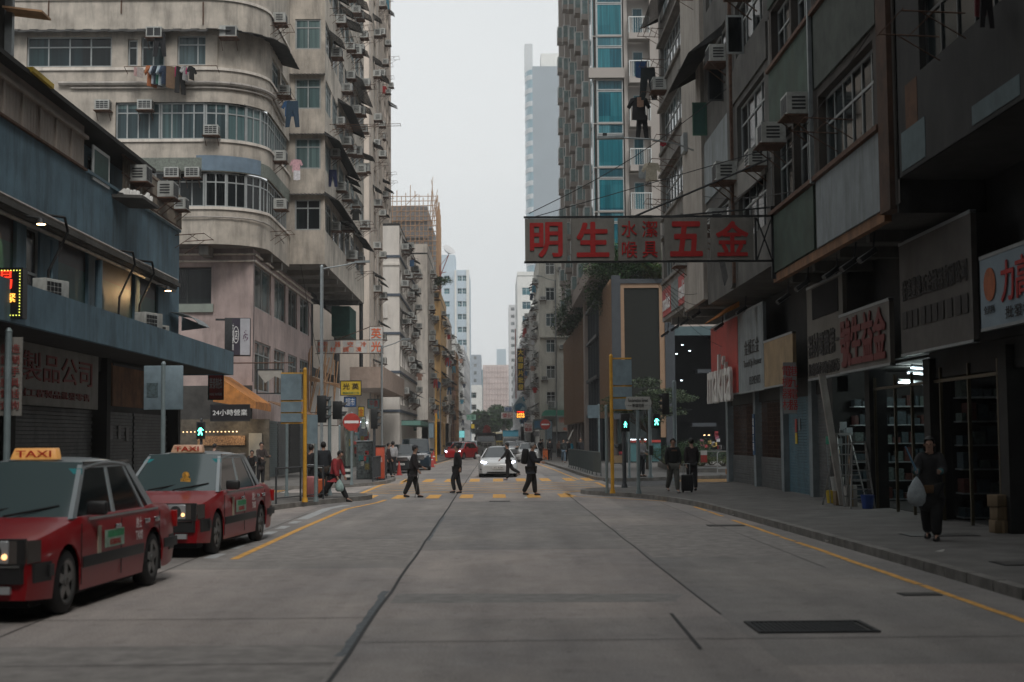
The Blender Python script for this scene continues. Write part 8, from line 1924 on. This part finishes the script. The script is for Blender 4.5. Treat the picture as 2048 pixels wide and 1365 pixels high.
h = world_of(g, J[('arm', 1)][3]); o = MB().box(-.035, -.005, 0, .035, .005, .13).build('mobile_phone', BK); o.location = h+Vector((.02, 0, 0)); o.rotation_euler = (R(-30), 0, R(78)); tag(o, 'black mobile phone held by the man with the backpack', 'phone')
g, J, tr, K, Q = person('stooping woman in a red patterned jacket stepping off the left corner kerb', PX(668, 42.2), 42.2, .0, R(70), 1.52, legs=((34, 6), (-30, 14)), arms=((16, 6, 8), (4, 14, 6)), lean=16, head=30, top=(.30, .035, .04), bottom=D_, fat=1.12, coat=.04)
st = MB()
for k in range(6): zz = Q['hip'].z+.02+k*.065; st.box(-.2, -.135, zz, .2, -.131, zz+.012) if False else None
h = world_of(g, J[('arm', -1)][3]); bag(None, h+Vector((.05, 0, -.0)), 0, 'pale green plastic bag held by the woman in the red jacket', (.30, .40, .38), .33)
g, J, tr, K, Q = person('person in dark clothes waiting behind the yellow post with a pink suitcase', PX(619, 42.8), 42.8, .13, R(150), 1.58, legs=((4, 2), (-4, 4)), arms=((10, 30, 8), (4, 10, 6)), top=(.018, .018, .02), bottom=D_, coat=.15, lean=10)
g, J, tr, K, Q = person('person with a dark hooded coat seen from behind at the left corner', PX(647, 43.4), 43.4, .13, R(190), 1.66, legs=((8, 4), (-8, 6)), arms=((8, 20, 8), (4, 20, 8)), top=(.015, .018, .022), bottom=(.04, .028, .02), coat=.2, fat=1.15, lean=10)
def suitcase(x, y, z, w_, h_, d_, c, label, rz=0):
    g = empty('suitcase', (x, y, z), rz, label, 'suitcase', 'rolling suitcases'); m = M('case_'+label[:6], c, .45, var=.1)
    MB().box(-w_/2, -d_/2, .05, w_/2, d_/2, .05+h_).build('shell', m, g, world=False, bevel=.04, seg=3)
    for k in range(4): MB().box(-w_/2+.06+k*(w_-.14)/3, -d_/2-.008, .1, -w_/2+.08+k*(w_-.14)/3, -d_/2+.01, h_).build('rib', m, g, world=False)
    for s in (-1, 1): MB().cyl((s*w_*.36, -.03, .03), (s*w_*.36, .0, .03), .03, n=10).build('castor', TAR, g, world=False)
    MB().tube([(-.1, d_/2-.03, h_), (-.1, d_/2-.03, h_+.38), (.1, d_/2-.03, h_+.38), (.1, d_/2-.03, h_)], .01).build('pull_handle', GREYM, g, world=False)
suitcase(PX(621, 41.6), 41.6, .13, .44, .6, .26, (.42, .16, .16), 'pink hard suitcase standing at the left corner kerb'); suitcase(PX(640, 42.4), 42.4, .13, .24, .5, .3, (.45, .10, .03), 'orange suitcase beside the pink one at the left corner', R(20))
person('woman with tied hair and a dark jacket standing by the left shutters', PX(518, 54), 54.5, .13, R(40), 1.64, legs=((2, 2), (-4, 4)), arms=((25, 70, 6), (20, 60, 6)), top=(.04, .03, .028), bottom=D_, coat=.2)
person('dark haired person bending near the snack shop', PX(503, 53), 53.2, .13, R(10), 1.35, legs=((30, 50), (10, 30)), arms=((40, 40, 8), (30, 40, 8)), lean=25, top=D_, bottom=D_)
person('person whose head shows above the second taxi by the snack counter', PX(425, 56), 56.5, .13, R(170), 1.6, top=(.03, .03, .03), bottom=D_)
# right corner
g, J, tr, K, Q = person('man in a dark jacket and grey trousers walking toward the viewer at the right corner', PX(1343, 43.8), 43.8, .13, R(12), 1.68, legs=((16, 6), (-14, 22)), arms=((6, 12, 10), (-4, 10, 10)), top=(.012, .012, .013), bottom=(.10, .10, .09), shoe=(.25, .24, .23), fat=1.12, lean=2)
MB().box(-.09, -.155, 0, .09, -.150, .05).build('chest_print', M('dull_orange_print', (.14, .06, .03), .7), g, world=False).location = (0, 0, Q['ch'].z-.02)
g, J, tr, K, Q = person('person in a dark coat walking away pulling a black suitcase at the right corner', PX(1381, 45.0), 45.0, .13, R(180), 1.68, legs=((12, 4), (-10, 14)), arms=((-10, 8, 8), (6, 8, 6)), top=(.018, .012, .014), bottom=D_, coat=.16)
suitcase(PX(1371, 43.9), 43.9, .13, .36, .5, .24, (.010, .010, .011), 'black suitcase pulled at the right corner')
person('person in a light grey jacket waiting beside the green man signal on the right', PX(1281, 61.6), 61.6, .13, R(50), 1.72, legs=((2, 2), (-3, 4)), arms=((15, 60, 5), (12, 55, 5)), top=(.20, .20, .21), bottom=(.012, .014, .02))
g, J, tr, K, Q = person('woman in a long black coat and wide trousers walking on the near right pavement', PX(1858, 23.3), 23.3, .13, R(-22), 1.70, legs=((12, 6), (-10, 16)), arms=((28, 62, 10), (26, 66, 10)), top=(.012, .012, .013), bottom=(.010, .010, .011), coat=.26, fat=1.28, lean=3, longhair=True, head=6)
for s, c_ in ((1, (.06, .16, .17)), (-1, (.05, .13, .14))):
    a, b_ = J[('arm', s)][1], J[('arm', s)][2]; q = b_+(a-b_)*.28; MB().cyl(tuple(b_+(a-b_)*.1), tuple(q), .052, .055, n=12).build('teal_cuff', fabric((.05, .15, .16)), g, world=False, smooth=True)
h = world_of(g, J[('arm', -1)][3]); bag(None, h+Vector((-.02, -.05, -.08)), R(20), 'white plastic carrier bag hanging from the arm of the woman in black', (.32, .36, .38), .42)
o = MB().cyl((0, 0, -.05), (.1, 0, .42), .018, .012, n=8).build('folded_umbrella', fabric((.10, .22, .33))); o.location = h+Vector((-.02, -.04, 0)); o.rotation_euler = (0, R(-35), 0); tag(o, 'pale blue folded umbrella held by the woman in black', 'umbrella')
o = MB().slab([(-.07, 0, -.08), (.07, 0, -.08), (.08, 0, .05), (-.08, 0, .05)], .06, (0, 1, 0)).build('brown_pouch', fabric((.10, .05, .02)), bevel=.015); o.location = world_of(g, Q['hip']+Vector((.0, -.22, -.02))); tag(o, 'small brown pouch at the waist of the woman in black', 'bag')
# distant pedestrians
for i, (px, d, rz, h, t, bt, l) in enumerate(((1159, 92, 0, 1.7, D_, D_, 'man in black walking toward the viewer on the far right pavement'), (1125, 97, 0, 1.62, (.02, .025, .025), (.08, .12, .16), 'person in blue jeans walking on the far right pavement'), (1133, 104, 180, 1.62, D_, D_, 'person in black carrying a long white tube on the shoulder'), (1139, 108, 0, 1.5, (.02, .22, .32), D_, 'person in a bright blue jacket on the far right pavement'), (1098, 106, 180, 1.66, D_, D_, 'dark figure beside the orange barrier'), (1116, 116, 0, 1.5, (.2, .12, .10), D_, 'person in a brownish top behind the jeans wearer'), (1079, 124, 180, 1.6, D_, D_, 'dark figure left of the orange barrier'), (1083, 130, 0, 1.6, (.25, .25, .24), D_, 'person in a pale top far along the right pavement'), (785, 66.5, 180, 1.62, (.35, .35, .36), D_, 'person in a white top behind the left railing'), (775, 64, 90, 1.55, (.03, .02, .02), D_, 'person in dark clothes beside the orange box'), (1241, 88, 0, 1.2, (.35, .03, .04), D_, 'child in a red coat near the plaza planter'))):
    g, J, tr, K, Q = person(l, PX(px, d), d, .13, R(rz), h, legs=((16, 8), (-16, 16)), top=t, bottom=bt)
    if 'tube' in l: o = MB().cyl((-.1, 0, -.15), (.42, 0, .9), .045, n=8).build('white_tube', WHITES); o.location = world_of(g, Q['nk']); tag(o, 'long white tube carried on a shoulder on the far right pavement', 'tube')
# ================================================================== TREES
def leaf_mats(n, a, b_, c): return [M(n+'_dark', a, .7, var=.25, scale=4), M(n+'_mid', b_, .7, var=.25, scale=4), M(n+'_light', c, .7, var=.25, scale=4)]
LM = leaf_mats('leaf', (.018, .045, .016), (.035, .085, .026), (.065, .13, .035)); LM2 = leaf_mats('pale_leaf', (.045, .075, .04), (.09, .13, .065), (.14, .18, .09))
def foliage(blobs, n, size, seed, flat=.4):
    rr = random.Random(seed); b = MB(); tot = sum(r[3]**2 for r in blobs)
    for (cx, cy, cz, r, fz) in blobs:
        for _ in range(int(n*r*r/tot)):
            v = Vector((rr.gauss(0, 1), rr.gauss(0, 1), rr.gauss(0, 1))).normalized()*r*rr.uniform(.45, 1.08); v.z *= fz
            p = Vector((cx, cy, cz))+v; u = Vector((rr.gauss(0, 1), rr.gauss(0, 1), rr.gauss(0, flat))).normalized(); w_ = u.cross(Vector((rr.gauss(0, .4), rr.gauss(0, .4), 1))).normalized(); s = size*rr.uniform(.6, 1.3)
            m = 0 if rr.random() < .35 else (1 if rr.random() < .65 else 2)
            b.quad(tuple(p-u*s), tuple(p-w_*s*.45), tuple(p+u*s), tuple(p+w_*s*.45), m)
    return b
def tree(label, x, y, z, H_, blobs, n, size, seed, mats=LM, trunk=.14, name='tree', group=None, twigs=True):
    g = empty(name, (x, y, z), 0, label, 'tree' if name == 'tree' else 'plant', group); rr = random.Random(seed)
    t = MB(); top = H_*.45
    if twigs:
        t.cyl((0, 0, 0), (.05, 0, top), trunk, trunk*.65, n=8)
        for (cx, cy, cz, r, fz) in blobs: t.cyl((.05, 0, top*.9), (cx*.6, cy*.6, (top+cz)/2), trunk*.5, trunk*.3, n=6); t.cyl((cx*.6, cy*.6, (top+cz)/2), (cx, cy, cz), trunk*.3, trunk*.12, n=5)
        t.build('trunk', M('bark', (.08, .065, .05), .95, var=.3, scale=6), g, world=False)
    foliage(blobs, n, size, seed).build('crown', mats, g, world=False)
    return g
rr = random.Random(77)
bl = [(rr.uniform(-1.7, 1.9), rr.uniform(-1.5, 1.5), 3.1+.95*(i/12)+rr.uniform(-.1, .1), rr.uniform(.7, 1.1), .24) for i in range(13)]+[(0, 0, 4.6, .9, .35), (.3, 0, 2.6, .8, .4)]
tree('thin pale green tree with flat layered branches before the dark screen', PX(1292, 76), 76, .13, 4.8, bl, 9500, .075, 5, LM2, .1)
bl = [(rr.uniform(-4, 4), rr.uniform(-3, 3), rr.uniform(3.4, 7.2), rr.uniform(1.4, 2.2), .85) for i in range(13)]
tree('large round dark green tree closing the far end of the street', PX(985, 340), 340, 0, 7.5, bl, 6500, .45, 6, LM, .5)
bl = [(rr.uniform(-3, 3), rr.uniform(-3, 3), rr.uniform(5, 9), rr.uniform(1.4, 2.2), .9) for i in range(9)]
tree('second darker tree behind the large one at the street end', PX(1005, 365), 365, 0, 9, bl, 4500, .45, 8, LM, .5)
# planting: podium roof bushes, hanging bushes, plaza planters
def bush(label, x, y, z, R_, n, size, seed, sx=1., mats=LM, name='bush', fz=.7):
    rr = random.Random(seed); bl = [(rr.uniform(-1, 1)*R_*sx, rr.uniform(-.6, .6)*R_, R_*.5+rr.uniform(-.1, .5)*R_, R_*rr.uniform(.4, .62), fz) for i in range(8)]
    g = empty(name, (x, y, z), 0, label, 'bush', 'shrubs in planters'); foliage(bl, n, size, seed).build('leaves', mats, g, world=False)
    t = MB()
    for c in bl: t.cyl((0, 0, 0), c[:3], .03, .012, n=4)
    t.build('stems', M('bark', (.08, .065, .05)), g, world=False); return g
bush('big light green bush on the podium roof under the apartment tower', PX(1278, 96.4), 96.2, 12.2, 2.2, 8000, .10, 1, 1.0, leaf_mats('fresh_leaf', (.025, .07, .02), (.05, .13, .03), (.09, .19, .05)), fz=.8)
bush('dark drooping bush left of the big one on the podium roof', PX(1232, 97), 96.6, 11.8, 2.1, 6500, .10, 2, .8)
bush('yellow green bush at the right end of the podium roof', PX(1312, 96.4), 96.0, 12.2, 1.2, 2600, .08, 3, .9, leaf_mats('yellowish_leaf', (.05, .07, .02), (.12, .14, .03), (.2, .2, .05)))
bush('climbing greenery beside the glass bay of the podium', PX(1212, 101), 101, 10.6, 1.9, 4500, .09, 4, .4, fz=1.2)
for i, (y, z) in enumerate(((122, 12.6), (129, 12.5), (136, 12.4))): bush('trailing dark bush on the podium ledge above the tan fins, %s' % ('nearest', 'middle', 'farthest')[i], XP-.5, y, z-.5, 2.0, 3600, .12, 10+i, .5, fz=1.3)
bush('rooftop bush on the ochre block', PX(881, 151), 151.5, 17.8, 1.1, 1500, .12, 20, .8)
sheetp = [(8.6, 68), (14, 68), (15, 82), (9.3, 82)]
MB().prism(sheetp, .13, .42).build('planter_kerb', CONC2, kind='structure')
for i, (x, y, r_, n, l) in enumerate(((9.4, 71, .95, 4200, 'rounded clipped bush in the plaza planter beside the light jacket'), (10.6, 70, .75, 2600, 'lower bush in the planter by the steel barrier'), (8.9, 75, .9, 2500, 'dark bush at the left of the plaza planter'), (12.5, 71, .7, 2200, 'bush behind the steel barrier'))): bush(l, x, y, .4, r_, n, .05, 30+i)
for i, (x, y) in enumerate(((9.0, 68.6), (9.9, 68.5), (10.9, 68.4), (8.8, 70), (12, 68.5))): bush('low yellowish border plant along the planter kerb, %s from the left' % NTH((1, 2, 3, 0, 4)[i]), x, y, .4, .42, 1200, .04, 40+i, 1., MATS and leaf_mats('border_leaf', (.06, .09, .03), (.14, .17, .06), (.22, .24, .10)))
g = empty('colourful_stall', (12.6, 90, .13), 0, 'colourful stall of stacked bright goods at the edge of the dark lobby', 'stall')
MB().box(0, 0, 0, 1.7, .8, .9).build('table', DARKM, g, world=False); rr = random.Random(15)
for k in range(14): x, z = rr.uniform(0, 1.5), .9+rr.uniform(0, .9); MB().box(x, .05, z, x+.2, .3, z+.22).build('goods', M('stall_goods_%d' % (k % 4), [(.35, .04, .05), (.5, .35, .1), (.4, .4, .42), (.3, .1, .15)][k % 4], .7, var=.6, scale=10), g, world=False)
g = empty('lit_shop_counter', (PX(1262, 93), 94, .13), 0, 'lit red and white shop counter seen behind the poles by the plaza', 'shop front')
MB().box(0, 0, 1.35, 2.0, .2, 1.5).build('red_fascia', REDB, g, world=False); MB().box(0, 0, 1.52, 1.2, .1, 1.56).build('lamp_strip', NEON, g, world=False); MB().box(0, .1, .1, 2.0, .3, 1.3).build('counter', M('teal_counter', (.05, .14, .15), .5), g, world=False)
g = empty('cargo_trolley', (PX(1232, 86), 86, .13), 0, 'small trolley stacked with cartons on the far right pavement', 'trolley'); MB().box(-.4, -.2, .1, .4, .4, .16).build('platform', DARKM, g, world=False); MB().box(-.35, -.15, .16, .35, .35, .6).build('cartons', M('carton', (.2, .14, .08)), g, world=False)
for s in (-.3, .3): MB().cyl((s, -.2, .06), (s, -.14, .06), .06, n=8).build('castor', TAR, g, world=False)
# ================================================================== unseen buildings added behind the viewer to shade the near street
for nm, l, x0, x1, y0, y1, zt in (('rear_left_shade_tenement', 'tall tenement continuing the left side behind the viewer', -30, -9.9, -70, -25.2, 40), ('rear_right_shade_tenement', 'tall tenement continuing the right side behind the viewer', 7.4, 28, -70, -25.2, 40)):
    B = Bldg(nm, l, 'building', (x1 if x0 < -20 else x0, y0, 0)); X = x1 if x0 < -20 else x0
    if x0 < -20: B.facade((X, y0), aL, y1-y0, 0, zt, ops_grid(y1-y0, 3.6, zt, 3, 3.4, 2.2, 1.5), DKCONC)
    else: B.facade((X, y1), aR, y1-y0, 0, zt, ops_grid(y1-y0, 3.6, zt, 3, 3.4, 2.2, 1.5), DKCONC)
    B.box('roof', DKCONC, x0, y0, zt, x1, y1, zt+.3); B.facade((x0, y0), 0, x1-x0, 0, zt, (), DKCONC); B.done()
bpy.data.scenes.remove(tmp)
B = Bldg('rear_shade_block', 'tall block closing the street behind the viewer', 'building', (-9.8, -31, 0)); B.facade((7.3, -31), pi, 17.1, 0, 58, ops_grid(17.1, 3.6, 58, 3, 3.4, 2.2, 1.5), DKCONC); B.box('roof', DKCONC, -9.8, -45, 58, 7.3, -31, 58.3); B.facade((-9.8, -45), 0, 17.1, 0, 58, (), DKCONC); B.done()  # unseen cross block, added to block light and darken the foreground
hz = bpy.data.materials.new('haze_air'); hz.use_nodes = True; t = hz.node_tree; t.nodes.remove(t.nodes['Principled BSDF']); v = t.nodes.new('ShaderNodeVolumePrincipled')
v.inputs['Color'].default_value = (.97, .98, .99, 1); v.inputs['Density'].default_value = .0006; t.links.new(v.outputs[0], t.nodes['Material Output'].inputs['Volume'])
MB().box(-125, -76, -1.2, 125, 950, 125).build('haze', hz, kind='stuff')
